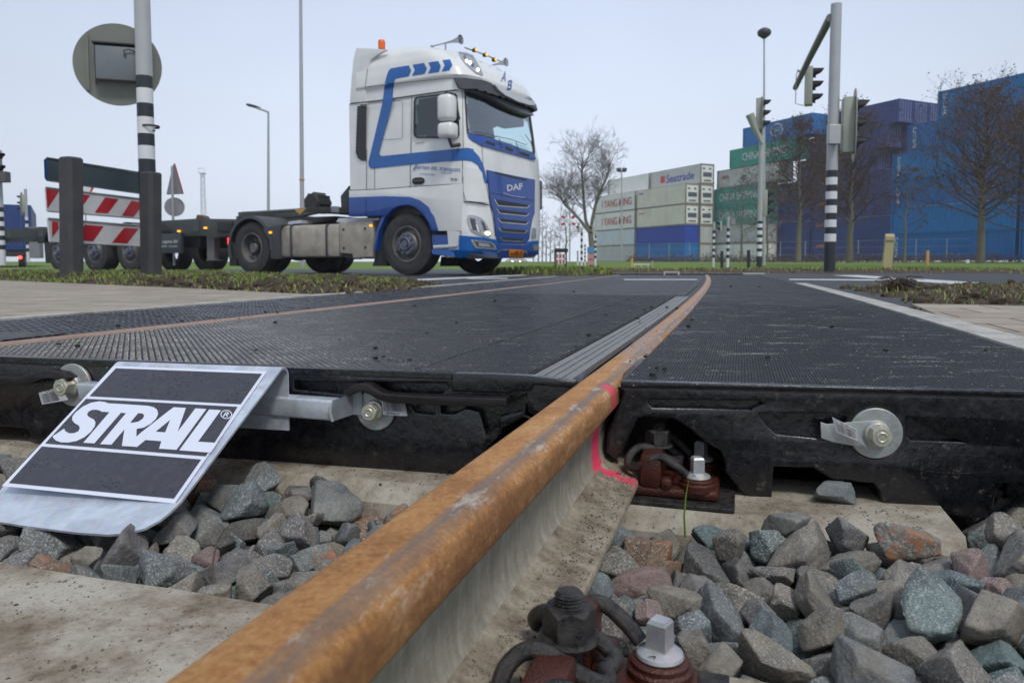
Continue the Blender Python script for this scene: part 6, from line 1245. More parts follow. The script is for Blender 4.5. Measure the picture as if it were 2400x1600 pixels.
for l0, l1 in ((z1(245, 828), z1(748, 908)), (z1(250, 948), z1(748, 1018))):
    bm = bmesh.new(); p, q = bpl(*l0, .004), bpl(*l1, .004); tube(bm, [p, q], .009, 6); obj('edge_rail', bm, paint('slate edge', (.06, .085, .095), .4), sb)
redr = paint('reflective red film', (.42, .012, .02), .35, 0, .15, 8); bw = paint('reflective white film', (.60, .61, .62), .35, 0, .3, 8)
def stripes(par, polys):
    for pl in polys:
        bm = bmesh.new(); bm.faces.new([bm.verts.new(bpl(*z1(*p), .004)) for p in pl]); obj('red_stripe', bm, redr, par)
b1 = board('striped_board', Q([(240, 988), (745, 1048), (745, 1145), (248, 1106)]), .02, bw, 'upper red and white striped board on the black posts', 'striped board')
stripes(b1, [[(241, 992), (312, 1001), (248, 1096)], [(418, 1019), (474, 1026), (420, 1098)], [(552, 1036), (622, 1046), (566, 1120), (498, 1116)], [(690, 1054), (744, 1062), (744, 1082), (702, 1138), (640, 1132)]])
b2 = board('striped_board', Q([(252, 1150), (748, 1190), (748, 1292), (262, 1268)]), .02, bw, 'lower red and white striped board on the black posts', 'striped board')
stripes(b2, [[(273, 1162), (306, 1164), (309, 1200), (274, 1245)], [(446, 1180), (545, 1187), (490, 1266), (424, 1262), (424, 1214)], [(652, 1196), (728, 1200), (668, 1277), (588, 1273)]])
for l0, l1, pa_ in ((z1(240, 984), z1(745, 1044), b1), (z1(248, 1108), z1(745, 1148), b1), (z1(252, 1146), z1(748, 1186), b2), (z1(262, 1270), z1(748, 1294), b2)):
    bm = bmesh.new(); tube(bm, [bpl(*l0, .003), bpl(*l1, .003)], .010, 6); obj('edge_rail', bm, galv2, pa_)
# right hand tall mast with arm and two heads
br_ = [(y/2.306, k) for y, k in ((922, 0), (960, 1), (1000, 0), (1036, 1), (1077, 0), (1112, 1), (1152, 0), (1188, 1), (1228, 0), (1264, 1), (1306, 0))]
r_, rad, b, H_ = striped_mast(1944, 16.0, 626, 10, 26, br_, 'tallest signal mast, with a slanting arm and two signal heads', taper=.92)
a0 = aty(1946, 42, 16); a1 = aty(1864, 206, 22.3); bm = bmesh.new(); tube(bm, [a0, a0.lerp(a1, .5)+Vector((0, 0, .03)), a1], [.085, .08, .075], 16); obj('arm', bm, paint('shaded arm grey', (.13, .13, .13), .5, 0, .4, 5), r_, smooth=True)
mp_ = paint('mast grey', (.30, .31, .31), .5)
hc = aty(1905, 202, 20.6); traffic_head(r_, hc, (1, -.45, 0), 1.02, False)
bm = bmesh.new(); p = hc+Vector((-.1, .1, 0)); tube(bm, [p+Vector((-.28, 0, .45)), p+Vector((-.32, 0, .3)), p+Vector((-.32, 0, -.45)), p+Vector((-.1, 0, -.5))], .012, 6); tube(bm, [p+Vector((-.28, 0, .45)), a0.lerp(a1, .74)], .03, 6); obj('hanger', bm, mp_, r_)
hc = aty(2001, 294, 15.9); traffic_head(r_, hc, (1, -.30, 0), 1.14, True)
bm = bmesh.new(); tube(bm, [aty(1948, 236, 16), aty(1966, 234, 15.95), aty(1972, 236, 15.95)], .015, 6); tube(bm, [aty(1946, 352, 16), aty(1966, 354, 15.95), aty(1975, 356, 15.95)], .018, 6); obj('bracket', bm, mp_, r_)
bm = bmesh.new(); q = aty(1953, 316, 15.8); boxab(bm, (-.12, -.09, -.20), (.12, .06, .20), Matrix.Translation(q), .012); obj('junction_box', bm, maston, r_)
# second mast, further back
b2_ = [(y/2.306, k) for y, k in ((1195, 0), (1210, 1), (1230, 0), (1246, 1), (1268, 0), (1285, 1), (1306, 0), (1322, 1), (1343, 0), (1360, 1), (1384, 0))]
r_, rad, b, H_ = striped_mast(1779, 28, 631, 228, 12.5, b2_, 'second signal mast from the right, slimmer, with three heads', taper=.8)
traffic_head(r_, aty(1787, 268, 28), (1, -.35, 0), 1.14, True); traffic_head(r_, aty(1799, 476, 28), (1, -.35, 0), .95, False)
bm = bmesh.new(); tube(bm, [aty(1757, 268, 28), aty(1770, 300, 28), aty(1787, 338, 27.8)], [.16, .13, .05], 10); obj('round_signal', bm, headg, r_, smooth=True)
# street lamps
lampm = paint('dark lamp housing', (.05, .05, .055), .5)
def lamp_post(px, Y, ytop, ybase, rad, label, kind, group=None):
    b = aty(px, ybase, Y); t = aty(px, ytop, Y); r_ = root('street_lamp', b, 0, label, 'street lamp', group)
    bm = bmesh.new(); tube(bm, [b, b.lerp(t, .5), t], [rad, rad*.8, rad*.55], 12); obj('post', bm, maston, r_, smooth=True)
    if kind == 'ball':
        bm = bmesh.new(); lathe(bm, [(.0, -.12), (.05, -.12), (.24, .02), (.27, .12), (.24, .20), (.12, .28), (0, .29)], Matrix.Translation(t), 24); obj('lamp_head', bm, lampm, r_, smooth=True)
    elif kind == 'arm':
        p = t+Vector((-.55, .2, .22)); bm = bmesh.new(); tube(bm, [t, t+Vector((-.1, .03, .06)), p], [.045, .04, .035], 8); obj('arm', bm, maston, r_, smooth=True)
        bm = bmesh.new(); M = axisM(p+Vector((.15, 0, .0)), (-.75, .2, .22)); lathe(bm, [(0, -.05), (.06, 0), (.11, .25), (.10, .55), (0, .68)], M @ Matrix.Scale(.55, 4, (0, 1, 0)), 16); obj('lamp_head', bm, lampm, r_, smooth=True)
    else:
        bm = bmesh.new(); M = Matrix.Translation(t); 
        for dx in (-.35, .35): boxab(bm, (dx-.25, -.2, -.15), (dx+.25, .2, .2), M, .04)
        boxab(bm, (-.5, -.05, -.28), (.5, .05, -.16), M); obj('lamp_head', bm, lampm, r_)
    return r_
lamp_post(1791, 30, 84, 622, .055, 'thin post with a dark ball lamp above the second signal mast', 'ball')
lamp_post(629, 30, 264, 626, .07, 'slim street lamp with a short arm, left of the truck cab', 'arm')
lamp_post(1457, 90, 398, 612, .13, 'dark floodlight post in front of the white container stack', 'flood')
b = aty(709, 625, 24); t = aty(704, -90, 24); r_ = root('tall_pole', b, 0, 'very tall thin pale pole rising out of frame behind the truck chassis', 'pole'); bm = bmesh.new(); tube(bm, [b, t], [.075, .045], 12); obj('shaft', bm, maston, r_, smooth=True)
bm = bmesh.new(); lathe(bm, [(.08, -.02), (.085, -.02), (.085, .02), (.08, .02)], Matrix.Translation(b.lerp(t, .29)), 16); obj('band', bm, orangem, r_)
# lattice mast fading in the haze
b = aty(480, 615, 270); r_ = root('lattice_mast', b, 0, 'faint lattice mast with floodlight platform in the haze left of the truck', 'lattice mast'); bm = bmesh.new(); H_ = (615-398)*270/F
for sx_, sy_ in ((-1, -1), (1, -1), (1, 1), (-1, 1)): tube(bm, [b+Vector((sx_*.9, sy_*.9, 0)), b+Vector((sx_*.5, sy_*.5, H_-1.8))], .09, 5)
for i in range(14):
    z_a, z_b = (H_-2)*i/14, (H_-2)*(i+1)/14; wa, wb = .9-.4*i/14, .9-.4*(i+1)/14
    for s in ((-1, -1, 1, -1), (1, -1, 1, 1), (1, 1, -1, 1), (-1, 1, -1, -1)): tube(bm, [b+Vector((s[0]*wa, s[1]*wa, z_a)), b+Vector((s[2]*wb, s[3]*wb, z_b))], .05, 4)
obj('lattice', bm, maston, r_); bm = bmesh.new(); boxab(bm, (-1.1, -1.1, H_-1.8), (1.1, 1.1, H_-1.6), Matrix.Translation(b))
for s in (-1, 1): tube(bm, [b+Vector((s*1.0, -1, H_-1.7)), b+Vector((s*1.0, -1, H_))], .06, 5); 
boxab(bm, (-1.1, -1.05, H_-.1), (1.1, -.95, H_+.05), Matrix.Translation(b)); obj('platform', bm, maston, r_)
# warning signs seen from behind
b = aty(408, 622, 17); r_ = root('traffic_sign', b, 0, 'triangle sign above a round sign, both seen from behind, beside the banded mast', 'traffic sign')
gyb = paint('grey sign back', (.24, .25, .26), .5, .2, .3, 5)
bm = bmesh.new(); t = aty(403, 390, 17); tube(bm, [b, t], .028, 10); obj('post', bm, galv2, r_, smooth=True)
bm = poly_curve([[(-.235, -.29), (.235, -.29), (.02, .36), (-.02, .36)]], .008); cc = aty(408, 424, 17.08); mapbm(bm, lambda v: cc+Vector((v.x*.9, v.x*-.3+v.z, v.y))); ts = obj('triangle_plate', bm, gyb, r_)
bm = poly_curve([[(-.25, -.30), (.25, -.30), (.02, .39), (-.02, .39)]], .004); mapbm(bm, lambda v: cc+Vector((v.x*.9+.012, v.x*-.3+v.z+.02, v.y))); obj('red_edge', bm, redm, ts)
bm = bmesh.new(); lathe(bm, [(0, 0), (.215, 0), (.215, .012), (0, .012)], axisM(aty(409, 485, 17.1), (-.3, 1, 0)), 40); obj('round_plate', bm, gyb, r_, smooth=R(30))
# yield sign, cabinet, little things at the far left
b = aty(205, 625, 34); r_ = root('yield_sign', b, 0, 'small red and white triangle sign seen above the striped boards', 'traffic sign'); bm = bmesh.new(); tube(bm, [b, b+Vector((0, 0, 3.6))], .03, 8); obj('post', bm, galv2, r_)
cc = aty(204, 447, 33.9)
for k, m, dz in ((1, redm, 0), (.62, wht, .004)):
    bm = poly_curve([smooth_loop([(-.42*k, .30*k), (.42*k, .30*k), (0, -.42*k)], k=1)], .01); mapbm(bm, lambda v: cc+Vector((v.x, v.z-dz*4, v.y))); obj('plate', bm, m, r_)
far_bands = lambda y0, y1, n: [(y0+(y1-y0)*i/(2*n-1), i % 2) for i in range(2*n)]
r_, rad, b, H_ = striped_mast(66, 26, 607, 443, 7, [(y, k) for y, k in ((508, 1), (515, 0), (522, 1), (531, 0), (538, 1), (547, 0), (554, 1), (563, 0), (570, 1), (582, 0), (590, 1))][:0]+far_bands(500, 590, 6)[1:], 'slim banded post beside the blue container lorry at the far left', None, taper=.9)
traffic_head(r_, aty(52, 478, 26), (-1, -.3, 0), .62, True)
r_, rad, b, H_ = striped_mast(6, 19, 612, 415, 14, far_bands(486, 585, 5)[0:], 'banded signal mast cut off by the left edge of the photo', None, taper=.9)
traffic_head(r_, aty(-2, 380, 19), (1, -.3, 0), .6, False, 2); bm = bmesh.new(); q = aty(3, 415, 18.8); boxab(bm, (-.2, -.1, -.13), (.17, .1, .13), Matrix.Translation(q)); obj('sign_box', bm, paint('brown grey box', (.10, .09, .09), .6), r_)
bm = bmesh.new(); q = aty(85, 605, 25); boxab(bm, (-.17, -.1, 0), (.17, .15, 1.0), Matrix.Translation(q), .02); boxab(bm, (-.19, -.12, 1.001), (.19, .17, 1.04), Matrix.Translation(q)); tag(obj('cabinet', bm, gyb), 'small grey cabinet right of the blue container lorry', 'cabinet')
# blue container lorry at the far left
Y = 40; L0 = aty(78, 585, Y); r_ = root('container_lorry', L0, 0, 'blue container on a lorry driving away at the far left', 'lorry')
bm = bmesh.new(); H1 = (585-482)*Y/F; boxab(bm, (-3.4, 0, 0), (-.03, 9, H1), Matrix.Translation(L0)); 
for i in range(16): boxab(bm, (-3.3+i*.205, -.04, .15), (-3.3+i*.205+.09, -.002, H1-.12), Matrix.Translation(L0))
cb = obj('container', bm, cpaint('lorry container blue', (.02, .05, .20), .3), r_)
bm = bmesh.new(); boxab(bm, (-3.4, -.05, .0), (-3.3, -.041, H1), Matrix.Translation(L0)); 
for x in (-2.9, -2.1, -1.3, -.5): tube(bm, [L0+Vector((x, -.07, .1)), L0+Vector((x, -.07, H1-.1))], .025, 6)
obj('locking_rods', bm, paint('blue rods', (.06, .10, .30), .5), cb)
bm = bmesh.new(); boxab(bm, (-2.7, -.09, 1.0), (-.5, -.08, 1.06), Matrix.Translation(L0)); obj('orange_strap', bm, orangem, cb)
bm = bmesh.new(); boxab(bm, (-2.6, -.09, 1.55), (-2.2, -.08, 1.7), Matrix.Translation(L0)); obj('emblem', bm, orangem, cb)
bm = bmesh.new(); boxab(bm, (-3.3, .1, -.3), (-.1, 9, -.02), Matrix.Translation(L0)); obj('chassis', bm, blk, r_)
for x in (-2.8, -.7):
    for yy in (.8, 2.1): bm = bmesh.new(); lathe(bm, [(0, 0), (.5, 0), (.5, .3), (0, .3)], axisM(L0+Vector((x, yy, -.5)), (1, 0, 0)), 24); obj('wheel', bm, blk, r_)
tl = glow('lit tail lamp', (1, .04, .03), 6)
for x in (-1.0, -.25): bm = bmesh.new(); lathe(bm, [(0, 0), (.09, 0), (.09, .05), (0, .06)], axisM(L0+Vector((x-.35, -.0, -.42)), (0, -1, 0)), 16); obj('tail_lamp', bm, tl, r_)
r_.rotation_euler.z = R(31)
# a distant car behind the trailer
def far_car(px, Y, w_, col, label, lights=True):
    b = aty(px, 622, Y); r_ = root('parked_car', b, 0, label, 'car'); bm = bmesh.new()
    q = poly_curve([smooth_loop([(-w_/2, .25), (-w_/2, .8), (-w_*.36, 1.0), (-w_*.22, 1.42), (w_*.2, 1.45), (w_*.36, 1.0), (w_/2, .85), (w_/2, .25)], k=2)], .8); mapbm(q, lambda v: b+Vector((v.x, v.z, v.y))); obj('body', q, col, r_, smooth=R(40))
    for x in (-w_*.3, w_*.3): bm = bmesh.new(); lathe(bm, [(0, 0), (.32, 0), (.32, .2), (0, .2)], axisM(b+Vector((x, -.82, .32)), (0, -1, 0)), 20); obj('wheel', bm, blk, r_)
    if lights:
        for x in (-.6, .6): bm = bmesh.new(); lathe(bm, [(0, 0), (.09, 0), (0, .05)], axisM(b+Vector((x, -.83, .65)), (0, -1, 0)), 12); obj('headlight', bm, glow('lit headlamp', (1, .95, .8), 5) if 'lit headlamp' not in MATS else MATS['lit headlamp'], r_)
far_car(1210, 120, 3.6, paint('car white', (.5, .5, .5), .4), 'tiny pale car with lit lamps on the far road behind the truck nose')
# crossing cross, small posts, bollards, marker
b = aty(1335, 624, 34); r_ = root('crossing_sign', b, 0, 'red and white crossing cross on a thin post left of the white containers', 'crossing sign'); bm = bmesh.new(); tube(bm, [b, aty(1336, 492, 34)], .03, 8); obj('post', bm, galv2, r_)
cc = aty(1332, 517, 33.9)
for s in (1, -1):
    M = Matrix.Translation(cc) @ Matrix.Rotation(s*R(33), 4, 'Y'); bm = bmesh.new(); boxab(bm, (-.33, -.012 if s > 0 else .014, -.05), (.33, .012 if s > 0 else .03, .05), M); arm = obj('cross_arm', bm, wht, r_)
    for e_ in (-1, 1): bm = bmesh.new(); boxab(bm, (min(e_*.36, e_*.2), -.02 if s > 0 else .006, -.052), (max(e_*.36, e_*.2), -.0125 if s > 0 else .0135, .052), M); obj('red_end', bm, redr, arm)
traffic_head(r_, aty(1354, 533, 33), (-1, -.3, 0), .42, False, 1)
for px, Y, yb, yt, w_, y0, y1, lb in ((1363, 26, 628, 535, 5.5, 545, 610, 'taller banded post left of the white containers, nearer the red cross'), (1371, 36, 618, 572, 4, 574, 612, 'short banded post just right of the taller one by the red cross'), (1395, 27, 629, 543, 5, 552, 605, 'banded post in front of the forked bare tree'), (1354, 38, 617, 588, 4, 590, 612, 'lowest banded post by the small striped board'),
                                   (1672, 26, 629, 520, 5.5, 540, 604, 'banded post left of the slim bare tree'), (1705, 25, 631, 508, 7, 535, 605, 'banded post with a grey box right of the slim bare tree')):
    r_, rad, b, H_ = striped_mast(px, Y, yb, yt, w_, far_bands(y0, y1, 5), lb, None, 'marker_post', taper=1)
    if px in (1705,): bm = bmesh.new(); boxab(bm, (-.06, -.06, -.1), (.08, .08, .1), Matrix.Translation(aty(1717, 519, Y))); obj('grey_box', bm, gyb, r_)
    if px in (1395, 1672): traffic_head(r_, aty(px-8 if px == 1395 else px+14, 540 if px == 1395 else 530, Y), (-1, -.3, 0), .36, False, 2)
for px, Y, yb, yt, lb in ((1754.5, 25, 632, 586, 'black bollard left of the second signal mast'), (1692, 27, 628, 588, 'black bollard with a blue sign between two banded posts'), ):
    b = aty(px, yb, Y); bm = bmesh.new(); tube(bm, [b, aty(px, yt, Y)], .055, 12); tag(obj('bollard', bm, blk, smooth=R(40)), lb, 'bollard')
b = aty(1384, 628, 28); r_ = root('notice_post', b, 0, 'small post with blue sign and two reddish notices before the forked tree', 'notice'); bm = bmesh.new(); boxab(bm, (-.13, -.02, .55), (.13, .0, .78), Matrix.Translation(b)); obj('blue_plate', bm, paint('notice blue', (.08, .25, .5), .5), r_)
for z in (.12, .34): bm = bmesh.new(); boxab(bm, (-.12, -.02, z), (.12, .0, z+.18), Matrix.Translation(b)); obj('notice_plate', bm, paint('notice pale red', (.5, .25, .25), .5), r_)
bm = bmesh.new(); tube(bm, [b+Vector((0, .03, 0)), b+Vector((0, .03, .7))], .03, 8); obj('post', bm, blk, r_)
# small striped board far off
b = aty(1315, 628, 22); r_ = root('barrier_board', b, 0, 'small distant frame with red and white stripes left of the banded posts', 'striped board')
for dx in (-.17, .13): bm = bmesh.new(); boxab(bm, (dx-.025, -.03, -.03), (dx+.035, .03, .56), Matrix.Translation(b)); obj('post', bm, blk, r_)
bm = bmesh.new(); boxab(bm, (-.19, -.05, .46), (.2, -.031, .57), Matrix.Translation(b)); obj('top_plate', bm, blk, r_)
for z in (.12, .28): bm = bmesh.new(); boxab(bm, (-.16, -.05, z), (.13, -.033, z+.13), Matrix.Translation(b)); o = obj('board', bm, bw, r_); bm = bmesh.new(); [boxab(bm, (x, -.054, z+.01), (x+.045, -.051, z+.12), Matrix.Translation(b)) for x in (-.15, -.05, .05)]; obj('red_stripes', bm, redr, o)
# yellow marker stone, orange post, white stubs
b = aty(2078, 628, 24); r_ = root('marker_stone', b, R(-20), 'pale yellow slanting marker block on the far verge', 'marker'); ym = paint('yellow marker', (.42, .36, .19), .7, 0, .4, 3)
bm = bmesh.new(); pr = [(-.14, -.1), (.14, -.1), (.14, .1), (-.14, .1)]; lo_ = [bm.verts.new((x, y, -.05)) for x, y in pr]; hi_ = [bm.verts.new((x*.95+.07, y*.95, 1.10 if y > 0 else 1.0)) for x, y in pr]
bm.faces.new(lo_[::-1]); bm.faces.new(hi_); [bm.faces.new((lo_[i], lo_[(i+1) % 4], hi_[(i+1) % 4], hi_[i])) for i in range(4)]; bmesh.ops.bevel(bm, geom=bm.edges[:], offset=.012, segments=2, affect='EDGES'); obj('block', bm, ym, r_, local=True)
bm = bmesh.new(); boxab(bm, (-.06, -.112, .85), (.17, -.1, .88)); obj('groove', bm, paint('groove dark', (.15, .12, .08), .8), r_, local=True)
b = aty(2173, 623, 26); bm = bmesh.new(); boxab(bm, (-.045, -.04, 0), (.045, .04, .50), Matrix.Translation(b), .008); boxab(bm, (-.05, -.045, .501), (.05, .045, .53), Matrix.Translation(b), .006); tag(obj('marker_peg', bm, paint('orange peg', (.50, .28, .12), .7)), 'short orange peg right of the yellow marker', 'peg')
b = aty(2268, 617, 30); bm = bmesh.new(); boxab(bm, (-.05, -.04, 0), (.05, .04, .14), Matrix.Translation(b), .01); tag(obj('marker_stub', bm, wht), 'tiny white stub in the grass before the tallest tree', 'stub')
b = aty(1481, 627, 40); bm = bmesh.new(); boxab(bm, (-.05, -.04, 0), (.05, .04, .5), Matrix.Translation(b), .01); tag(obj('marker_peg', bm, paint('yellow peg', (.6, .38, .05), .7)), 'yellow peg in the grass before the white containers', 'peg')
b = aty(1529, 625, 40); bm = bmesh.new(); boxab(bm, (-.05, -.04, 0), (.05, .04, .3), Matrix.Translation(b), .01); tag(obj('marker_peg', bm, ym), 'short pale yellow peg by the low white rail in the grass', 'peg')
a = aty(1483, 620, 40); b = aty(1523, 620, 40); bm = bmesh.new(); tube(bm, [a, b], .03, 6); [tube(bm, [a.lerp(b, u), a.lerp(b, u)+Vector((0, 0, -.15))], .02, 6) for u in (.1, .5, .9)]; tag(obj('low_rail', bm, wht), 'low white rail in the grass before the deep blue container', 'low rail')

# ------------------------------------------------------------ the lorry tractor (local frame: x forward, y to its left, z up)
AL = .5308; TP = (-1.1838, 13.7349, -.004)
truck = root('tractor_truck', TP, -AL, 'white and blue tractor truck with high roof crossing in front of the track', 'truck')
TM = truck.matrix_basis.copy(); TI = TM.inverted(); TR3 = TM.to_3x3()
FWD, LEFT = TR3 @ Vector((1, 0, 0)), TR3 @ Vector((0, 1, 0))
def tside(px, py, n=1.25): return TI @ onplane(px, py, TM @ Vector((0, -n, 0)), LEFT)
def tfront(px, py, x=1.38): return TI @ onplane(px, py, TM @ Vector((x, 0, 0)), FWD)
def proj(v):
    z = v.z-CH; d = v.y*_c-z*_s; u = v.y*_s+z*_c; return (PX+F*v.x/d, PY-F*u/d)
cabw = paint('truck white paint', (.76, .77, .75), .22, 0, .35, 1.8, 0, .5, .5, (.42, .43, .40)); cabb = paint('truck blue paint', (.0, .10, .37), .25, 0, .2, 3, 0, .5); cabv = paint('truck violet blue paint', (.008, .06, .29), .3, 0, .25, 3, 0, .4)
seam = paint('dark seam', (.03, .03, .035), .7); visorm = paint('dark grey visor', (.075, .075, .09), .3, 0, .3, 3); rub = paint('tyre rubber', (.035, .034, .034), .8, 0, .6, 9, .5, 0, .3, (.09, .085, .08)); frm = paint('black chassis', (.022, .023, .025), .6, 0, .6, 5, .3, 0, .4, (.07, .06, .05))
rimm = paint('grey rim', (.17, .165, .16), .5, .3, .6, 7, .3, 0, .5, (.08, .06, .05)); hubm = paint('blue grey hub', (.16, .18, .24), .5, .3, .6, 14, .3, 0, .5, (.05, .05, .05)); tankm = paint('dusty aluminium tank', (.46, .42, .35), .5, .2, .7, 4, 0, 0, .5, (.17, .14, .105)); fend = paint('grey plastic fender', (.06, .067, .072), .6, 0, .4, 5)
chrome = paint('chrome trim', (.62, .64, .66), .2, .85, .2, 9); lampg = None
def glass(name, tint, gl=.12, rough=.03):
    t = NT(name); t.t.nodes.remove(t.b); out = t.t.nodes['Material Output']
    tr = t.n('BsdfTransparent'); tr.inputs[0].default_value = c4(tint); g = t.n('BsdfGlossy'); g.inputs['Roughness'].default_value = rough; g.inputs[0].default_value = (.9, .95, 1, 1)
    fr = t.n('LayerWeight'); ad = t.math('ADD', t.math('MULTIPLY', t.math('POWER', fr.outputs['Facing'], 4), .6), gl); m = t.n('MixShader'); t.l(ad, m.inputs[0]); t.l(tr.outputs[0], m.inputs[1]); t.l(g.outputs[0], m.inputs[2]); t.l(m.outputs[0], out.inputs[0]); return t.m
glassm = glass('windscreen glass', (.62, .82, .82), .24); lampglass = glass('lamp glass', (.85, .9, .95), .12)
def superrow(z, xf, w, xs_, p=4.2, a=.55, n=34):
    """plan outline at one height, from the rear right corner round the nose to the rear left"""
    out = []; x0 = xf-a
    m_ = max(2, int((x0-xs_)/.06)) if x0 > xs_+.03 else 0
    for i in range(26):
        if x0 > xs_: out.append((xs_+(x0-xs_)*i/26, -w, z))
    for i in range(n+1):
        ph = -PI/2+PI*i/n; c_, s_ = max(0, math.cos(ph)), math.sin(ph)
        out.append((x0+a*c_**(2/p), w*math.copysign(abs(s_)**(2/p), s_), z))
    for i in range(25, -1, -1):
        if x0 > xs_: out.append((xs_+(x0-xs_)*i/26, w, z))
    return out
def lerp_levels(L, dz=.045):
    out = []
    for a, b in zip(L, L[1:]):
        n = max(1, int((b[0]-a[0])/dz))
        for i in range(n): out.append([p+(q-p)*i/n for p, q in zip(a, b)])
    out.append(list(L[-1])); return out
def loft(levels, xs_, cap=False):
    bm = bmesh.new(); rows = [[bm.verts.new(p) for p in superrow(l[0], l[1], l[2], xs_, l[3] if len(l) > 3 else 4.2, l[4] if len(l) > 4 else .55)] for l in levels]
    n = min(len(r_) for r_ in rows)
    for A, B in zip(rows, rows[1:]):
        for i in range(n-1): bm.faces.new((A[i], A[i+1], B[i+1], B[i]))
        bm.faces.new((A[n-1], A[0], B[0], B[n-1]))
    if cap: bm.faces.new(rows[-1])
    return bm
# (height, nose position, half width, squareness, corner length)
cabL = lerp_levels([(1.30, 1.43, 1.245, 4.4, .55), (1.8, 1.42, 1.245, 4.4, .55), (2.12, 1.40, 1.24, 4.4, .55), (2.55, 1.31, 1.225, 4.2, .55), (3.0, 1.20, 1.20, 4.0, .55)])
roofL = lerp_levels([(2.985, 1.27, 1.225, 3.8, .6), (3.16, 1.29, 1.225, 3.6, .6), (3.22, 1.31, 1.27, 3.5, .6), (3.38, 1.24, 1.265, 3.3, .65), (3.55, 1.08, 1.245, 3.1, .7), (3.70, .86, 1.20, 2.9, .75), (3.80, .62, 1.13, 2.7, .8), (3.87, .36, 1.02, 2.5, .8), (3.91, .12, .88, 2.4, .8)], .03)
noseL = lerp_levels([(.30, 1.33, 1.19, 4.4, .5), (.42, 1.40, 1.23, 4.4, .5), (.75, 1.43, 1.25, 4.4, .55), (1.30, 1.43, 1.245, 4.4, .55)])
cabbm, roofbm, nosebm = loft(cabL, -1.0), loft(roofL, -1.02, True), loft(noseL, .98)
for b_ in (cabbm, roofbm, nosebm): bmesh.ops.recalc_face_normals(b_, faces=b_.faces)
V, Fc = [], []
for b_ in (cabbm, roofbm, nosebm):
    k = len(V); b_.verts.index_update(); V += [TM @ v.co for v in b_.verts]; Fc += [[k+v.index for v in f.verts] for f in b_.faces]
bx = bmesh.new(); boxab(bx, (-1.24, -1.248, .3), (1.0, -1.1, 3.0)); k = len(V); bx.verts.index_update(); V += [TM @ v.co for v in bx.verts]; Fc += [[k+v.index for v in f.verts] for f in bx.faces]; bx.free()
SKIN = BVHTree.FromPolygons(V, Fc)
GLASS_F = [z2(*p) for p in [(1382, 700), (1392, 900), (1412, 1172), (1440, 1190), (1600, 1228), (1850, 1306), (2098, 1400), (2114, 1385), (2095, 1200), (2066, 1000), (2040, 930), (1850, 830), (1600, 740)]]
GLASS_S = [z2(*p) for p in [(895, 800), (872, 812), (861, 840), (858, 1180), (868, 1210), (890, 1224), (1290, 1222), (1318, 1212), (1328, 1190), (1322, 1000), (1302, 785), (1280, 765), (1180, 765)]]
def inpoly(x, y, P):
    c = False; j = len(P)-1
    for i in range(len(P)):
        if (P[i][1] > y) != (P[j][1] > y) and x < (P[j][0]-P[i][0])*(y-P[i][1])/(P[j][1]-P[i][1])+P[i][0]: c = not c
        j = i
    return c
sideP = [(tside(x, y, 1.235).x, tside(x, y, 1.235).z) for x, y in GLASS_S]
kill = []
for f in cabbm.faces:
    q = f.calc_center_median(); w_ = TM @ q; u = proj(w_); nrm = TR3 @ f.normal
    if q.x > .75 and nrm.dot(EYE-w_) > 0 and abs(q.y) < 1.13 and all(inpoly(*proj(TM @ v.co), GLASS_F) for v in f.verts): kill.append(f)
    elif abs(abs(q.y)-1.22) < .05 and q.x < 1.16 and all(inpoly(v.co.x, v.co.z, sideP) for v in f.verts): kill.append(f)
    elif q.x < -.9 and abs(f.normal.x) > .9 and 0: kill.append(f)
bmesh.ops.delete(cabbm, geom=kill, context='FACES')
cab = obj('cab', cabbm, cabw, truck, smooth=R(40), local=True); roof = obj('roof_fairing', roofbm, cabw, truck, smooth=R(45), local=True); nose = obj('nose', nosebm, cabw, truck, smooth=R(40), local=True)
def skin(px, py):
    h = SKIN.ray_cast(EYE, ray(px, py).normalized())
    if h[0] is None: return None
    n = h[1] if h[1].dot(EYE-h[0]) > 0 else -h[1]; return h[0], n
def patch(name, loops, mat, off=.006, thick=0, parent=None, cell=5, bm=None, push=None):
    """a panel or film lying on the bodywork, cut from an outline"""
    bm = gridcut(bm or poly_curve(loops), cell); good = []
    data = {}
    for v in bm.verts:
        s = skin(v.co.x, v.co.y)
        if s: good.append((v.co.xy.copy(), s)); data[v] = s
    for v in bm.verts:
        if v not in data and good:
            g = min(good, key=lambda g: (g[0]-v.co.xy).length_squared); data[v] = (onplane(v.co.x, v.co.y, g[1][0], g[1][1]), g[1][1])
    px_ = {v: v.co.copy() for v in bm.verts}
    for v in bm.verts: v.co = data[v][0]+data[v][1]*(off)
    if thick:
        ex = bmesh.ops.extrude_face_region(bm, geom=bm.faces[:]); nv = [g for g in ex['geom'] if isinstance(g, bmesh.types.BMVert)]
        kd = [(v.co.copy(), data[v][1]) for v in data if v.is_valid]
        from mathutils.kdtree import KDTree
        kt = KDTree(len(kd)); [kt.insert(c, i) for i, (c, n) in enumerate(kd)]; kt.balance()
        for v in nv:
            c, i, d = kt.find(v.co); v.co += kd[i][1]*thick+(push or Vector((0, 0, 0)))
    return obj(name, bm, mat, parent or truck, smooth=R(35))
def tline(pts, w_=1.3, mat=None, parent=None, name='panel_gap', off=.004):
    L, Rr = [], []
    for i, p in enumerate(pts):
        a, b = Vector(pts[max(0, i-1)]), Vector(pts[min(len(pts)-1, i+1)]); d = (b-a).normalized(); n = Vector((-d.y, d.x))*w_/2
        L.append(tuple(Vector(p)+n)); Rr.append(tuple(Vector(p)-n))
    return patch(name, [L+Rr[::-1]], mat or seam, off, 0, parent, 12)
P2 = lambda pts: [z2(*p) for p in pts]
P3 = lambda pts: [z3(*p) for p in pts]
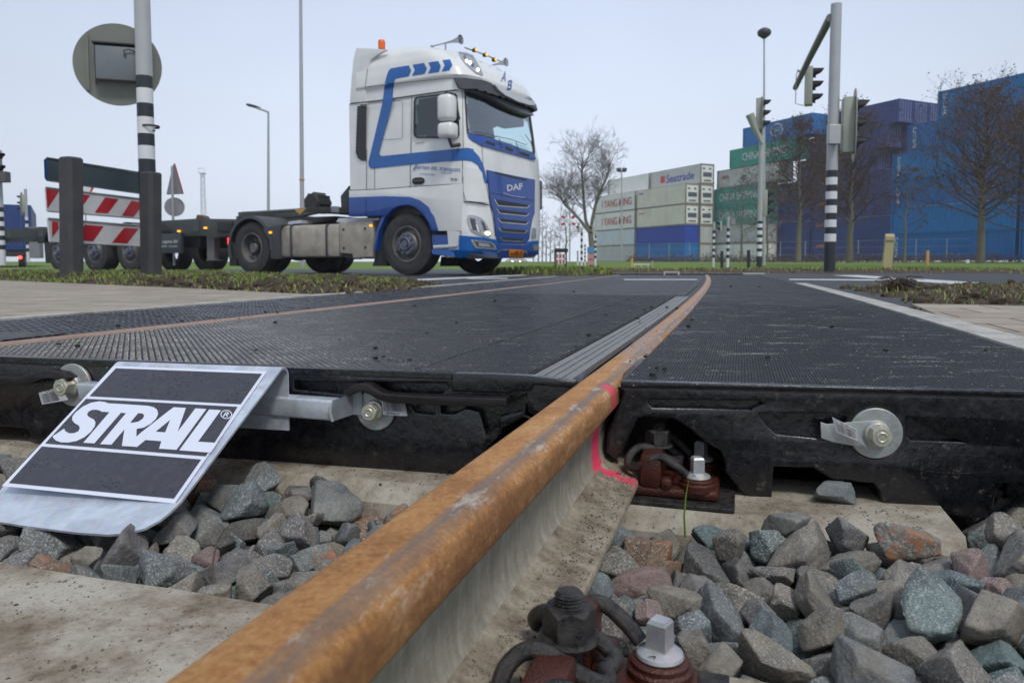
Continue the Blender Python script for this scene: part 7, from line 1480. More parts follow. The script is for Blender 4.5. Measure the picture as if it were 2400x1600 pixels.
def ribbon(s, cx, cy, wpx, hpx, mat, parent, off=.008, rot=0, name='lettering', skew=0, bold=.01):
    tb = text_bm(s, 1, 0, bold, fit=(wpx, hpx)); ca, sa_ = math.cos(rot), math.sin(rot)
    mapbm(tb, lambda v: Vector((cx+v.x*ca+v.y*sa_+skew*v.y, cy-(v.y*ca-v.x*sa_), 0))); return patch(name, None, mat, off, 0, parent, 14, tb)
# glass, black surrounds
def ringp(P, k):
    cx = sum(p[0] for p in P)/len(P); cy = sum(p[1] for p in P)/len(P); return [(cx+(x-cx)*k, cy+(y-cy)*k) for x, y in P]
def inset(P, d):
    out = []; n = len(P); A = sum(P[i][0]*P[(i+1) % n][1]-P[(i+1) % n][0]*P[i][1] for i in range(n)); sg = 1 if A > 0 else -1
    for i in range(n):
        a, b, c_ = Vector(P[i-1]), Vector(P[i]), Vector(P[(i+1) % n]); d1, d2 = (b-a).normalized(), (c_-b).normalized(); n1, n2 = Vector((-d1.y, d1.x))*sg, Vector((-d2.y, d2.x))*sg; m = (n1+n2); m = m/max(.3, m.dot(n1)); out.append((b.x+m.x*d, b.y+m.y*d))
    return out
patch('window_surround', [inset(GLASS_F, -1.2), inset(GLASS_F, 2.6)], seam, .006, .01); patch('windscreen', [inset(GLASS_F, 1.5)], glassm, .004)
patch('window_surround', [inset(GLASS_S, -1.2), inset(GLASS_S, 2.2)], seam, .006, .01); patch('side_window', [inset(GLASS_S, 1.2)], glass('dark side glass', (.28, .38, .40), .10), .002)
# interior seen through the glass
intm = paint('cab interior', (.09, .10, .105), .7); intl = paint('pale cab lining', (.20, .22, .23), .8); seatm = paint('seat cloth', (.03, .035, .05), .9)
bm = bmesh.new(); boxab(bm, (.62, -1.12, 1.9), (1.15, 1.12, 2.12), None, .05); boxab(bm, (-.9, -1.15, 1.35), (.9, 1.15, 1.4)); boxab(bm, (-.98, -1.15, 1.4), (-.9, 1.15, 2.97)); boxab(bm, (-.9, -1.15, 2.93), (1.0, 1.15, 2.97)); dsh = obj('dashboard', bm, intm, truck, local=True)
for y in (-.62, .62):
    bm = bmesh.new(); boxab(bm, (-.35, y-.27, 1.4), (.2, y+.27, 1.75), None, .06); boxab(bm, (-.45, y-.26, 1.7), (-.25, y+.26, 2.45), None, .06); boxab(bm, (-.42, y-.13, 2.47), (-.3, y+.13, 2.66), None, .04); obj('seat', bm, seatm, truck, local=True)
bm = bmesh.new(); M = axisM((.45, .62, 2.13), (-.8, 0, .6)); pts = [M @ Vector((.23*math.cos(a), .23*math.sin(a), 0)) for a in [2*PI*i/28 for i in range(29)]]; tube(bm, pts, .016, 8, False); tube(bm, [M @ Vector((-.22, 0, 0)), M @ Vector((.22, 0, 0))], .02, 6); obj('steering_wheel', bm, seam, truck, local=True, smooth=True)
bm = bmesh.new(); boxab(bm, (.55, -1.1, 2.75), (1.0, 1.1, 2.97), None, .03); obj('sun_shelf', bm, intm, truck, local=True)
for y, zz, s_, m in ((.95, 2.16, .07, orangem), (.72, 2.15, .09, intl), (-.35, 2.14, .08, intl), (-.78, 2.15, .07, orangem)):
    bm = bmesh.new(); g = bmesh.ops.create_icosphere(bm, subdivisions=2, radius=s_); [setattr(v, 'co', Vector((v.co.x*.7+.98, v.co.y-y, v.co.z*1.5+zz+.05))) for v in g['verts']]; obj('dashboard_trinket', bm, m, dsh, local=True)
# film and panels on the side
film = patch('blue_stripe', [P2([(800, 465), (620, 495), (595, 510), (575, 550), (550, 640), (530, 800), (520, 870), (440, 1210), (375, 1480), (380, 1520), (402, 1546)])+P3([(1100, 133), (1360, 105), (1600, 85), (1730, 78), (1780, 85), (1820, 110), (1850, 170), (1870, 235), (1890, 235), (1880, 190), (1860, 110), (1830, 50), (1792, 8)])+P2([(1480, 1345), (1420, 1330), (1360, 1333), (820, 1385), (530, 1415), (500, 1412), (490, 1385), (525, 1240), (600, 960), (625, 850), (640, 690), (645, 640), (660, 608), (690, 600), (800, 580), (825, 520)])], cabb, .005)
for pts in ([(840, 458), (960, 440), (990, 500), (965, 555), (832, 575), (862, 515)], [(1005, 435), (1110, 420), (1135, 475), (1115, 535), (1000, 550), (1030, 492)], [(1152, 412), (1230, 403), (1257, 460), (1225, 520), (1145, 530), (1175, 468)]): patch('blue_arrow', [P2(pts)], cabb, .005)
tline(P2([(188, 866), (500, 832), (900, 775), (1335, 716)]), 2.6, seam)
tline(P2([(352, 870), (342, 690), (372, 470), (400, 400)]), 1.0); tline(P2([(360, 692), (600, 660), (1180, 600), (1270, 596)]), .9)
tline(P2([(830, 790), (822, 1380)])+P3([(1358, 60), (1358, 262)]), 1.3); tline(P2([(1362, 735), (1370, 1330)])+P3([(1718, 10), (1716, 235), (1712, 360)]), 1.3)
tline(P3([(1058, 0), (1056, 275)]), 1.1); tline(P3([(1112, 20), (1112, 272)]), .9); tline(P3([(940, 282), (1112, 276), (1358, 258), (1716, 236)]), 1.4)
tline(P3([(1075, 70), (1358, 50), (1358, 48)]), 1.2)
tline(P2([(528, 1240), (528, 870), (540, 852), (715, 838), (735, 850), (733, 1215), (715, 1235), (535, 1245)]), .9)
tline(P2([(870, 1284), (960, 1274)]), 1.3, visorm)
slatm = paint('intake slat', (.11, .11, .13), .5); vent = patch('air_intake', [P2([(258, 892), (356, 885), (352, 1468), (305, 1466), (268, 1440), (242, 1380)])], seam, .006)
for i in range(17):
    y = 905+i*33; tline(P2([(262, y), (350, y+48 if y+48 < 1460 else 1460)]), 1.1, slatm, vent, 'slat', .012)
tline(P2([(215, 905), (250, 885), (258, 900), (240, 1380), (262, 1445), (300, 1472), (350, 1478)]), 1.5, cabw, None, 'intake_rim', .012)
ribbon('Barten int. transport', *z3(1548, 134), 106, 14, cabb, truck, rot=.075, bold=0); ribbon('A', *z3(1386, 133), 6, 10, cabb, truck, rot=.1)
ribbon('HARDERWIJK', *z3(1475, 174), 34, 4, cabb, truck, rot=.08, bold=.0); ribbon('HOLLAND', *z3(1608, 163), 23, 4, cabb, truck, rot=.08, bold=0); ribbon('XF', *z3(1658, 208), 20, 6, visorm, truck, rot=.1, skew=-.5)
hd = patch('door_handle', [smooth_loop(P3([(1372, 197), (1456, 192), (1456, 240), (1374, 245)]))], seam, .006, .01); patch('handle_grip', [P3([(1380, 214), (1450, 210), (1450, 222), (1380, 226)])], visorm, .02, .01, hd)
# roof: spotlights, logo, visor
patch('roof_spotlight_frame', [P2([(1318, 325), (1405, 338), (1470, 365), (1515, 440), (1572, 555), (1570, 575), (1500, 550), (1395, 458), (1345, 390)]), P2([(1332, 340), (1355, 385), (1402, 448), (1500, 535), (1552, 550), (1505, 445), (1462, 375), (1402, 350)])], paint('grey lamp frame', (.35, .37, .42), .4), .006, .008)
spotm = paint('lamp reflector', (.62, .64, .66), .18, .7, .5, 40, .8, 0, .5, (.12, .12, .14))
spw = glow('lit roof lamp', (1, .93, .8), 1.6); sp_l = patch('roof_spotlight', [P2([(1332, 340), (1355, 385), (1402, 448), (1500, 535), (1552, 550), (1505, 445), (1462, 375), (1402, 350)])], spotm, .007)
for (x, y), m in (((1385, 375), visorm), ((1402, 425), spw), ((1440, 440), spw), ((1470, 465), visorm), ((1520, 515), spw)): patch('lamp_reflector', [circ(*z2(x, y), 3.4, 4.2, 12)], m, .012, 0, sp_l)
ribbon('A', *z2(1798, 580), 11, 24, cabv, truck, rot=-.1, bold=.02, skew=.3); ribbon('B', *z2(1858, 672), 11, 23, cabv, truck, rot=-.1, bold=.02, skew=.3)
vis = patch('sun_visor', [P2([(1262, 594), (1400, 594), (1520, 612), (1600, 640), (1628, 670), (1660, 720), (1720, 775), (1880, 850), (2000, 888), (2042, 888), (2052, 842), (2088, 885), (2106, 984), (2062, 1004), (2020, 1002), (1900, 960), (1760, 900), (1600, 815), (1500, 775), (1390, 738), (1312, 702)])], visorm, .01, .05, push=FWD*.04)
patch('visor_lip', [P2([(1632, 672), (1700, 705), (1850, 775), (2000, 832), (2046, 840), (2048, 885), (2000, 884), (1880, 848), (1740, 780), (1668, 722)])], paint('bright white lip', (.7, .72, .76), .3), .03, .06, push=FWD*.05)
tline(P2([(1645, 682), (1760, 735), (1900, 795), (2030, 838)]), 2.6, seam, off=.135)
# scuttle under the windscreen with wipers
sc_ = patch('scuttle', [P2([(1412, 1178), (1600, 1222), (1850, 1300), (2110, 1400), (2122, 1452), (2095, 1458), (1900, 1402), (1700, 1348), (1560, 1308), (1470, 1262), (1425, 1222)])], cabv, .012, .012)
for a, b in (((1600, 1270), (1690, 1305)), ((1800, 1330), (1880, 1362)), ((1960, 1385), (2050, 1415))): tline(P2([a, b]), 6, seam, sc_, 'recess', .03)
for pts in ([(1465, 1175), (1600, 1190), (1700, 1225)], [(1690, 1215), (1850, 1250), (2010, 1308)], [(1720, 1235), (1745, 1290), (1765, 1345)], [(1900, 1275), (1920, 1330), (1945, 1400)], [(2000, 1200), (2060, 1290), (2090, 1390)]): tline(P2(pts), 1.6, seam, sc_, 'wiper', .045)
# nose: grille, bumper, lamps, plate
gr = patch('grille', [P3([(1878, 143), (2040, 178), (2206, 210), (2205, 440), (2190, 480), (2166, 620), (2140, 652), (1965, 650), (1945, 600), (1925, 430), (1905, 382)])], cabv, .01, .02)
tline(P3([(1930, 160), (2040, 190), (2145, 212)]), 4, seam, gr, 'bonnet_gap', .034); tline(P3([(1900, 300), (2050, 330), (2200, 355)]), 1.2, seam, gr, 'bonnet_gap', .034)
for a, b, c_, d in (((1925, 345), (2168, 385), (2150, 404), (1962, 390)), ((1942, 413), (2162, 441), (2146, 460), (1966, 442)), ((1950, 477), (2160, 498), (2142, 518), (1972, 503)), ((1956, 542), (2148, 559), (2132, 578), (1978, 566)), ((1964, 605), (2132, 618), (2116, 634), (1988, 628))):
    q = P3([a, b, c_, d]); patch('grille_slot', [q], seam, .032, 0, gr); L1 = P3([a, ((a[0]+d[0])/2+6, d[1]-2), d, c_, ((b[0]+c_[0])/2-4, c_[1]-4), b]); tline(L1, 1.8, chrome, gr, 'chrome_trim', .036)
tline(P3([(1985, 300), (2030, 318), (2110, 332), (2135, 330)]), 2.0, paint('pale violet trim', (.30, .34, .55), .4), gr, 'bonnet_grip', .036)
ribbon('DAF', *z3(2065, 262), 37, 15, paint('bright badge', (.62, .64, .70), .3, .3), gr, off=.036, rot=-.12, bold=.035, name='badge_lettering')
bp = patch('bumper', [P3([(1700, 592), (1850, 606), (1940, 622), (1962, 655), (2140, 660), (2172, 632), (2229, 627), (2229, 700), (2205, 722), (2150, 732), (1960, 742), (1760, 748), (1520, 722), (1512, 690), (1700, 690)])], cabb, .008, .03)
patch('lower_apron', [P3([(1940, 655), (2150, 660), (2229, 660), (2229, 715), (2180, 732), (1960, 744)])], cabv, .04, .004, bp)
patch('fog_lamp_rim', [P3([(1770, 621), (1900, 636), (1926, 656), (1936, 690), (1800, 680), (1786, 660)]), P3([(1788, 632), (1893, 646), (1912, 662), (1918, 680), (1810, 671), (1800, 655)])], chrome, .04, .008, bp)
fl = patch('fog_lamp', [P3([(1788, 632), (1893, 646), (1912, 662), (1918, 680), (1810, 671), (1800, 655)])], visorm, .041, 0, bp); patch('lamp_lens', [P3([(1815, 641), (1885, 650), (1898, 672), (1822, 665)])], spotm, .044, 0, fl)
patch('fog_lamp_rim', [P3([(2185, 662), (2222, 655), (2226, 692), (2192, 697)])], chrome, .04, .008, bp)
tline(P3([(1940, 702), (1975, 690), (2020, 690)]), 2.4, chrome, bp, 'chrome_bar', .045); tline(P3([(2118, 702), (2145, 700), (2150, 715)]), 2.4, chrome, bp, 'chrome_bar', .045)
pl = patch('number_plate', [P3([(2021, 687), (2119, 692), (2119, 733), (2021, 728)])], paint('orange plate', (.75, .22, .01), .4), .05, .006, bp); ribbon('44-BBL-7', *z3(2070, 710), 27, 8, ink, pl, off=.0575, rot=-.05, name='plate_number')
hl = patch('headlight', [smooth_loop(P3([(1742, 456), (1790, 452), (1850, 474), (1882, 520), (1908, 582), (1905, 602), (1872, 602), (1800, 582), (1762, 545)]))], spotm, .008, .006)
for pts in ([(1765, 475), (1800, 478), (1812, 560), (1785, 555)], [(1840, 490), (1862, 505), (1880, 560), (1862, 560)]): patch('lamp_chamber', [P3(pts)], visorm, .016, 0, hl)
patch('running_light', [P3([(1805, 520), (1815, 522), (1830, 570), (1820, 568)])], paint('pale running light', (.8, .82, .86), .3), .018, 0, hl); patch('lit_lamp', [circ(*z3(1885, 578), 5, 4.4)], glow('lit side lamp', (1, .85, .6), 4), .02, .004, hl)
tline(P3([(1705, 372), (1712, 400), (1706, 590)]), 1.6); tline(P3([(1712, 362), (1800, 366), (1900, 385)]), 2.4); tline(P3([(1905, 385), (1925, 470), (1942, 600)]), 1.3); tline(P2([(1565, 1310), (1580, 1570)])+P3([(1880, 235), (1905, 380)]), 1.0)
patch('headlight', [P3([(2195, 540), (2222, 545), (2220, 610), (2188, 618)])], spotm, .008, .004)
dfm = patch('corner_deflector', [smooth_loop(P3([(1724, 122), (1795, 138), (1838, 150), (1845, 220), (1862, 305), (1890, 370), (1800, 362), (1724, 354)]))], cabw, .008, .03, push=FWD*.01)
tline(P3([(1800, 150), (1838, 152)]), 3, seam, dfm, 'deflector_gap', .045)
bm = bmesh.new(); q = tfront(*z3(2246, 315), 1.1); boxab(bm, (q.x-.05, q.y-.03, q.z-.28), (q.x+.04, q.y+.07, q.z+.28), None, .03); obj('far_mirror', bm, visorm, truck, local=True)
# side panels below the door, wheel arch, step
def splate(name, pts, mat, n0=1.17, n1=1.248, parent=None, bevel=.006, f=z3):
    L = [(tside(*f(x, y), n1).x, tside(*f(x, y), n1).z) for x, y in pts]; b_ = poly_curve([L], (n1-n0)/2-bevel, bevel); mid = (n0+n1)/2
    mapbm(b_, lambda v: Vector((v.x, -(mid+v.z), v.y))); return obj(name, b_, mat, parent or truck, smooth=R(35), local=True)
splate('side_skirt', [(936, 283), (1116, 278), (1360, 260), (1716, 238), (1716, 360), (1706, 560), (1546, 560), (1521, 470), (1482, 400), (1422, 354), (1350, 330), (1180, 325), (936, 333)], cabw, 1.15, 1.25)
splate('wheel_arch', [(936, 335), (1180, 327), (1350, 332), (1420, 356), (1480, 402), (1519, 472), (1544, 560), (1503, 560), (1482, 500), (1440, 440), (1385, 394), (1340, 382), (1280, 386), (1232, 410), (1192, 455), (936, 458)], cabv, 1.13, 1.262, bevel=.012)
tline(P3([(1135, 440), (1165, 385), (1230, 350), (1330, 345), (1420, 372), (1480, 430), (1520, 540)]), 2.4, cabb, None, 'arch_highlight_strip', .016)
tline(P3([(1056, 335), (1056, 452)]), 1.0, seam, None, 'panel_gap', .018)
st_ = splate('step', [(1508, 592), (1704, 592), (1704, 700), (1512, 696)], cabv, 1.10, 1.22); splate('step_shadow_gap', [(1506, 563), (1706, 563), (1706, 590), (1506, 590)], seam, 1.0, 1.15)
splate('step_tread', [(1515, 662), (1690, 655), (1672, 680), (1516, 686)], chrome, 1.22, 1.24, st_)
splate('front_valance', [(1510, 700), (1710, 702), (1900, 748), (1760, 752), (1524, 726)], seam, .9, 1.16)
splate('arch_edge_blade', [(1158, 470), (1184, 458), (1140, 560), (1118, 700), (1108, 690), (1124, 570)], cabv, 1.0, 1.24)
splate('mud_flap', [(1184, 470), (1150, 560), (1130, 700), (1098, 802), (1198, 802), (1180, 700), (1176, 600), (1200, 500)], frm, .92, 1.12)
splate('arch_liner', [(1170, 420), (1500, 420), (1540, 560), (1500, 640), (1180, 600)], frm, .3, .9)
splate('far_mud_flap', [(1570, 740), (1672, 740), (1660, 803), (1562, 803)], frm, -.9, -.7)
# rear collar of the high roof
for s in (1,):
    L = [(tside(*z2(x, y), 1.24).x, tside(*z2(x, y), 1.24).z) for x, y in [(252, 288), (420, 292), (555, 304), (480, 345), (400, 402), (372, 480), (345, 690), (352, 868), (184, 868), (200, 640), (222, 408)]]
    for sy in (-1, 1):
        b_ = poly_curve([L], .02, .008); mapbm(b_, lambda v: Vector((v.x, sy*1.222+v.z, v.y))); obj('roof_collar', b_, cabw if sy < 0 else cabw, truck, smooth=R(35), local=True)
L2 = [(tside(*z2(x, y), 1.24).x, tside(*z2(x, y), 1.24).z) for x, y in [(184, 868), (184, 1400)]]
bm = bmesh.new(); p_ = tside(*z3(936, 20)); q_ = tside(*z3(936, 335)); boxab(bm, (p_.x, -1.24, q_.z), (-.95, -1.20, 2.99), None, .006); obj('rear_side_deflector', bm, cabw, truck, local=True)
tline(P2([(224, 406), (400, 400)]), 1.2)
# mirrors
def slab(name, px0, py0, px1, py1, n, depth, mat, f=z2, parent=None):
    a, b = tside(*f(px0, py0), n), tside(*f(px1, py1), n); bm = bmesh.new(); boxab(bm, (a.x, -n-.02, min(a.z, b.z)), (b.x, -n+.22, max(a.z, b.z)), None, depth); return obj(name, bm, mat, parent or truck, smooth=R(60), local=True)
slab('mirror', 1086, 768, 1236, 1036, 1.52, .07, cabw); slab('mirror', 1092, 1064, 1248, 1216, 1.52, .06, cabw)
bm = bmesh.new(); tube(bm, [tside(*z2(1225, 1040), 1.45), tside(*z2(1222, 1240), 1.45), tside(*z2(1250, 1310), 1.38), tside(*z2(1335, 1296), 1.26)], [.02, .025, .035, .03], 8); tube(bm, [tside(*z2(1215, 770), 1.45), tside(*z2(1185, 752), 1.3), tside(*z2(1260, 762), 1.24)], .018, 8); obj('mirror_arm', bm, seam, truck, smooth=True, local=True)
# roof horns, marker lamps, beacon
hornm = paint('polished horn', (.45, .45, .46), .22, .9, .3, 20); 
def horn(tail, bell, r_):
    ax = (bell-tail); L = ax.length; bm = bmesh.new(); lathe(bm, [(0, 0), (r_*.28, .01), (r_*.16, L*.12), (r_*.14, L*.35), (r_*.28, L*.7), (r_*.55, L*.88), (r_, L), (r_*1.02, L), (r_*.6, L*.9), (r_*.2, L*.72), (0, L*.7)], axisM(tail, ax), 28); tube(bm, [tail.lerp(bell, .5), tail.lerp(bell, .5)+Vector((0, 0, -.14))], .015, 6); return obj('roof_horn', bm, hornm, truck, smooth=True, local=True)
b0 = tside(*z2(1345, 192), .82); horn(b0+Vector((-.62, 0, -.03)), b0, .078); b1_ = tfront(*z2(1822, 430), .75); horn(b1_+Vector((-.55, 0, -.03)), b1_, .078)
bar0, bar1 = tfront(*z2(1385, 278), .78), tfront(*z2(1800, 440), .78); bm = bmesh.new(); tube(bm, [bar0, bar0.lerp(bar1, .5)+Vector((.03, 0, .0)), bar1], .014, 8); obj('roof_lamp_bar', bm, chrome, truck, smooth=True, local=True)
amb = glow('lit amber lamp', (1, .42, .03), 1.1)
for x, y in ((1500, 302), (1610, 352), (1706, 404)):
    q = tfront(*z2(x, y), .86); bm = bmesh.new(); lathe(bm, [(0, -.06), (.028, -.06), (.04, 0), (.04, .005), (0, .005)], axisM(q, (1, 0, .1)), 18); lm = obj('roof_marker_lamp', bm, seam, truck, local=True, smooth=R(30)); bm = bmesh.new(); lathe(bm, [(.028, .006), (.022, .02), (0, .028)], axisM(q, (1, 0, .1)), 16); obj('amber_lens', bm, amb, lm, local=True)
q = tside(*z2(514, 300), .8); bm = bmesh.new(); lathe(bm, [(0, -.2), (.03, -.2), (.035, -.03), (.06, -.02), (.06, 0), (0, 0)], Matrix.Translation(q), 20); bc = obj('beacon_base', bm, seam, truck, local=True)
beac = paint('orange beacon dome', (.75, .12, .005), .25); bm = bmesh.new(); lathe(bm, [(.062, .001), (.064, .14), (.05, .165), (0, .17)], Matrix.Translation(q), 20); obj('beacon_dome', bm, beac, bc, smooth=R(40), local=True)
# wheels
def wheel(x, n_out, r_, wd, kind, parent=truck, side=-1, far=False):
    M = frame((x, side*n_out, r_), (1, 0, 0), (0, 0, -side*1.0), (0, side, 0)) if side < 0 else frame((x, n_out, r_), (1, 0, 0), (0, 0, -1), (0, 1, 0))
    w_ = bpy.data.objects.new('wheel', None); C.objects.link(w_); w_.parent = parent
    R_, ri = r_, r_*.56
    bm = bmesh.new(); lathe(bm, [(ri, -wd*.86), (R_*.85, -wd), (R_*.97, -wd*.96), (R_, -wd*.85), (R_, -wd*.15), (R_*.975, -wd*.05), (R_*.93, -.012), (R_*.86, 0), (R_*.74, .004), (R_*.66, -.006), (R_*.6, -.012), (ri, -.02)], M, 56); obj('tyre', bm, rub, w_, smooth=R(35), local=True)
    if not far:
        bm = bmesh.new()
        if kind == 'front':
            lathe(bm, [(ri+.012, -.018), (ri+.006, -.004), (ri-.016, -.008), (ri-.03, -.05), (ri-.05, -.085), (ri*.72, -.075), (ri*.66, -.02), (ri*.62, -.01), (0, -.01)], M, 48); rm = obj('rim', bm, rimm, w_, smooth=R(35), local=True)
            bm = bmesh.new(); lathe(bm, [(ri*.62, -.009), (ri*.60, .012), (ri*.46, .014), (ri*.40, .014), (ri*.37, .05), (ri*.33, .06), (ri*.30, .035), (ri*.20, .03), (ri*.18, .055), (0, .06)], M, 40)
            for k in range(10): a = k*PI/5; hexhead(bm, M @ Matrix.Translation((math.cos(a)*ri*.53, math.sin(a)*ri*.53, .0135)), .02, .03)
            obj('hub', bm, hubm, w_, smooth=R(35), local=True)
        else:
            lathe(bm, [(ri+.012, -.018), (ri+.006, -.004), (ri-.014, -.008), (ri-.03, -.06), (ri-.045, -.15), (ri*.6, -.165), (ri*.5, -.15), (ri*.36, -.15), (ri*.34, -.06), (ri*.3, -.045), (0, -.045)], M, 48); rm = obj('rim', bm, rimm, w_, smooth=R(35), local=True)
            bm = bmesh.new()
            for k in range(8): a = k*PI/4; lathe(bm, [(0, 0), (.038, 0), (.038, .004), (0, .004)], M @ Matrix.Translation((math.cos(a)*ri*.72, math.sin(a)*ri*.72, -.16)), 14)
            for k in range(10): a = k*PI/5+.2; hexhead(bm, M @ Matrix.Translation((math.cos(a)*ri*.45, math.sin(a)*ri*.45, -.148)), .016, .03)
            obj('wheel_nuts', bm, seam, w_, local=True)
    return w_
wheel(0, 1.20, .53, .34, 'front'); wheel(0, 1.20, .53, .34, 'front', side=1, far=True)
wheel(-3.81, 1.22, .505, .30, 'rear'); wheel(-3.81, .89, .505, .30, 'rear', far=True); wheel(-3.81, 1.22, .505, .30, 'rear', side=1, far=True); wheel(-3.81, .89, .505, .30, 'rear', side=1, far=True)
# rear fenders
def arc_band(cx, cz, r_, a0, a1, n0, n1, th=.02, N=24, lip=True):
    bm = bmesh.new(); rows = []
    for i in range(N+1):
        a = R(a0+(a1-a0)*i/N); c_, s_ = math.cos(a), math.sin(a)
        prof = [(r_, -n0), (r_, -n1), (r_-.06, -n1-.004)] if lip else [(r_, -n0), (r_, -n1)]
        rows.append([bm.verts.new((cx+rr_*c_, y, cz+rr_*s_)) for rr_, y in prof])
    for A, B in zip(rows, rows[1:]):
        for k in range(len(A)-1): bm.faces.new((A[k], A[k+1], B[k+1], B[k]))
    bmesh.ops.recalc_face_normals(bm, faces=bm.faces); bmesh.ops.solidify(bm, geom=bm.faces[:], thickness=th); return bm
obj('rear_fender', arc_band(-3.81, .50, .63, -5, 200, .55, 1.26), fend, truck, smooth=R(40), local=True); obj('rear_fender', arc_band(-3.81, .50, .63, -5, 200, -1.26, -.55), fend, truck, smooth=R(40), local=True)
splate('fender_front', [(340, 545), (470, 520), (455, 560), (455, 752), (395, 752), (392, 640)], fend, .9, 1.25); splate('mud_flap', [(128, 640), (150, 700), (158, 802), (112, 800), (112, 690)], frm, .6, 1.2)
splate('tail_lamp', [(98, 612), (120, 618), (120, 655), (98, 650)], glow('lit red lamp', (1, .03, .02), 2.5), 1.0, 1.2)
for x, y in ((389, 573), (1082, 525)): splate('side_marker_lamp', [(x-7, y-6), (x+7, y-6), (x+7, y+6), (x-7, y+6)], amb, 1.255, 1.28, bevel=.003)
# chassis, tank, boxes
bm = bmesh.new()
for y in (-.42, .36): boxab(bm, (-4.75, y, .72), (1.0, y+.07, .98))
for x in (-4.6, -3.4, -2.6, -1.2, -.2): boxab(bm, (x, -.35, .76), (x+.12, .36, .94))
boxab(bm, (-.15, -1.0, .42), (.15, 1.0, .6)); boxab(bm, (-3.95, -.9, .42), (-3.67, .9, .6)); lathe(bm, [(0, -.25), (.22, -.2), (.25, 0), (.22, .2), (0, .25)], axisM((-3.81, 0, .5), (1, 0, 0)), 20); boxab(bm, (-1.0, -.5, .5), (1.2, .5, 1.25)); boxab(bm, (-.9, -1.15, 1.0), (1.1, 1.15, 1.3))
obj('chassis', bm, frm, truck, local=True)
tx0, tx1, tz0, tz1 = tside(*z3(452, 640), 1.2).x, tside(*z3(866, 640), 1.2).x, tside(*z3(640, 745), 1.2).z, tside(*z3(640, 520), 1.2).z
bm = bmesh.new(); boxab(bm, (tx0, -1.2, tz0), (tx1, -.55, tz1), None, .07); tk = obj('fuel_tank', bm, tankm, truck, smooth=R(40), local=True)
for x in (537, 783):
    xx = tside(*z3(x, 640), 1.2).x; bm = bmesh.new(); boxab(bm, (xx-.035, -1.215, tz0-.02), (xx+.035, -.54, tz1+.012), None, .06); obj('tank_strap', bm, fend, tk, smooth=R(40), local=True)
splate('side_box', [(870, 505), (1090, 500), (1096, 560), (1088, 735), (965, 745), (960, 715), (875, 708)], tankm, .6, 1.2, bevel=.02)
for x, y in ((895, 552), (1043, 545), (897, 680), (1046, 675)): splate('box_bolt', circ(x, y, 7, 7, 12), seam, 1.2, 1.21, bevel=.001)
splate('step_bracket', [(875, 712), (965, 716), (960, 755), (900, 740)], frm, .9, 1.15)
pm_ = paint('white deck plate', (.55, .57, .62), .5, .3)
splate('deck_plate', [(520, 500), (600, 490), (600, 508), (512, 518)], pm_, .8, 1.1); splate('deck_plate', [(862, 478), (1140, 470), (1140, 486), (1000, 496), (848, 500)], pm_, .6, 1.1)
splate('fifth_wheel', [(600, 470), (840, 462), (860, 500), (830, 515), (640, 520), (590, 500)], frm, -.4, .5); splate('air_lines', [(620, 505), (800, 470), (830, 480), (660, 520)], frm, .5, .6)
splate('headboard_plate', [(878, 322), (932, 256), (932, 400), (882, 402)], fend, .8, .86)

# ------------------------------------------------------------ container trailer behind the tractor
trl = root('container_trailer', (TM @ Vector((-9, 0, 0))).to_tuple(), -AL, 'dark empty skeletal container trailer coupled behind the white and blue truck', 'trailer')
trl.location.z = TP[2]; TL_ = trl.matrix_basis.copy(); off_ = TI @ trl.location
def tobj(name, bm, mat, parent=None, **k):
    bm.transform(Matrix.Translation(-off_)); return obj(name, bm, mat, parent or trl, local=True, **k)
dg = paint('dark green grey frame', (.055, .068, .068), .55, 0, .5, 4, 0, 0, .5, (.09, .08, .065))
def tpl(name, pts, mat, n0, n1, f=z3, bevel=.004, parent=None):
    L = [(tside(*f(x, y), n1).x, tside(*f(x, y), n1).z) for x, y in pts]; b_ = poly_curve([L], abs(n1-n0)/2-bevel, bevel); mid = (n0+n1)/2
    mapbm(b_, lambda v: Vector((v.x, -(mid+v.z), v.y))); return tobj(name, b_, mat, parent, smooth=R(35))
tpl('gooseneck', [(172, 438), (300, 432), (640, 405), (700, 402), (932, 404), (932, 446), (700, 440), (600, 462), (420, 480), (330, 500), (176, 500)], dg, .38, .5)
tpl('front_bolster', [(170, 436), (210, 430), (210, 470), (176, 468)], dg, -1.15, 1.2); tpl('gooseneck_edge', [(205, 431), (640, 404), (640, 412), (205, 440)], paint('pale edge', (.22, .23, .22), .5), .5, .52)
tpl('front_cross_beam', [(640, 404), (700, 398), (930, 400), (930, 440), (700, 434), (640, 430)], frm, -1.1, 1.0); tpl('warning_triangle', [(560, 418), (632, 412), (594, 448)], paint('orange warning', (.6, .3, .02), .5), 1.0, 1.02, bevel=.001)
tpl('marker_plate', [(812, 392), (860, 395), (860, 434), (812, 432)], gyb, 1.0, 1.03)
cg = tside(*z3(720, 372), .3); bm = bmesh.new(); lathe(bm, [(0, -.2), (.17, -.2), (.2, -.12), (.2, .12), (.17, .2), (0, .2)], axisM(cg, (0, 1, 0)), 16)
for k in range(9): a = k*2*PI/9; boxab(bm, (cg.x+math.cos(a)*.2-.03, cg.y-.15, cg.z+math.sin(a)*.18-.03), (cg.x+math.cos(a)*.2+.03, cg.y+.15, cg.z+math.sin(a)*.18+.03))
tobj('hose_reel', bm, frm)
bm = bmesh.new()
for y in (-.5, .38): boxab(bm, (-14.6, y, .78), (-4.9, y+.12, 1.12))
for x in (-14.5, -13, -11.5, -10, -8.5, -7, -5.6): boxab(bm, (x, -1.18, .86), (x+.18, 1.18, 1.1))
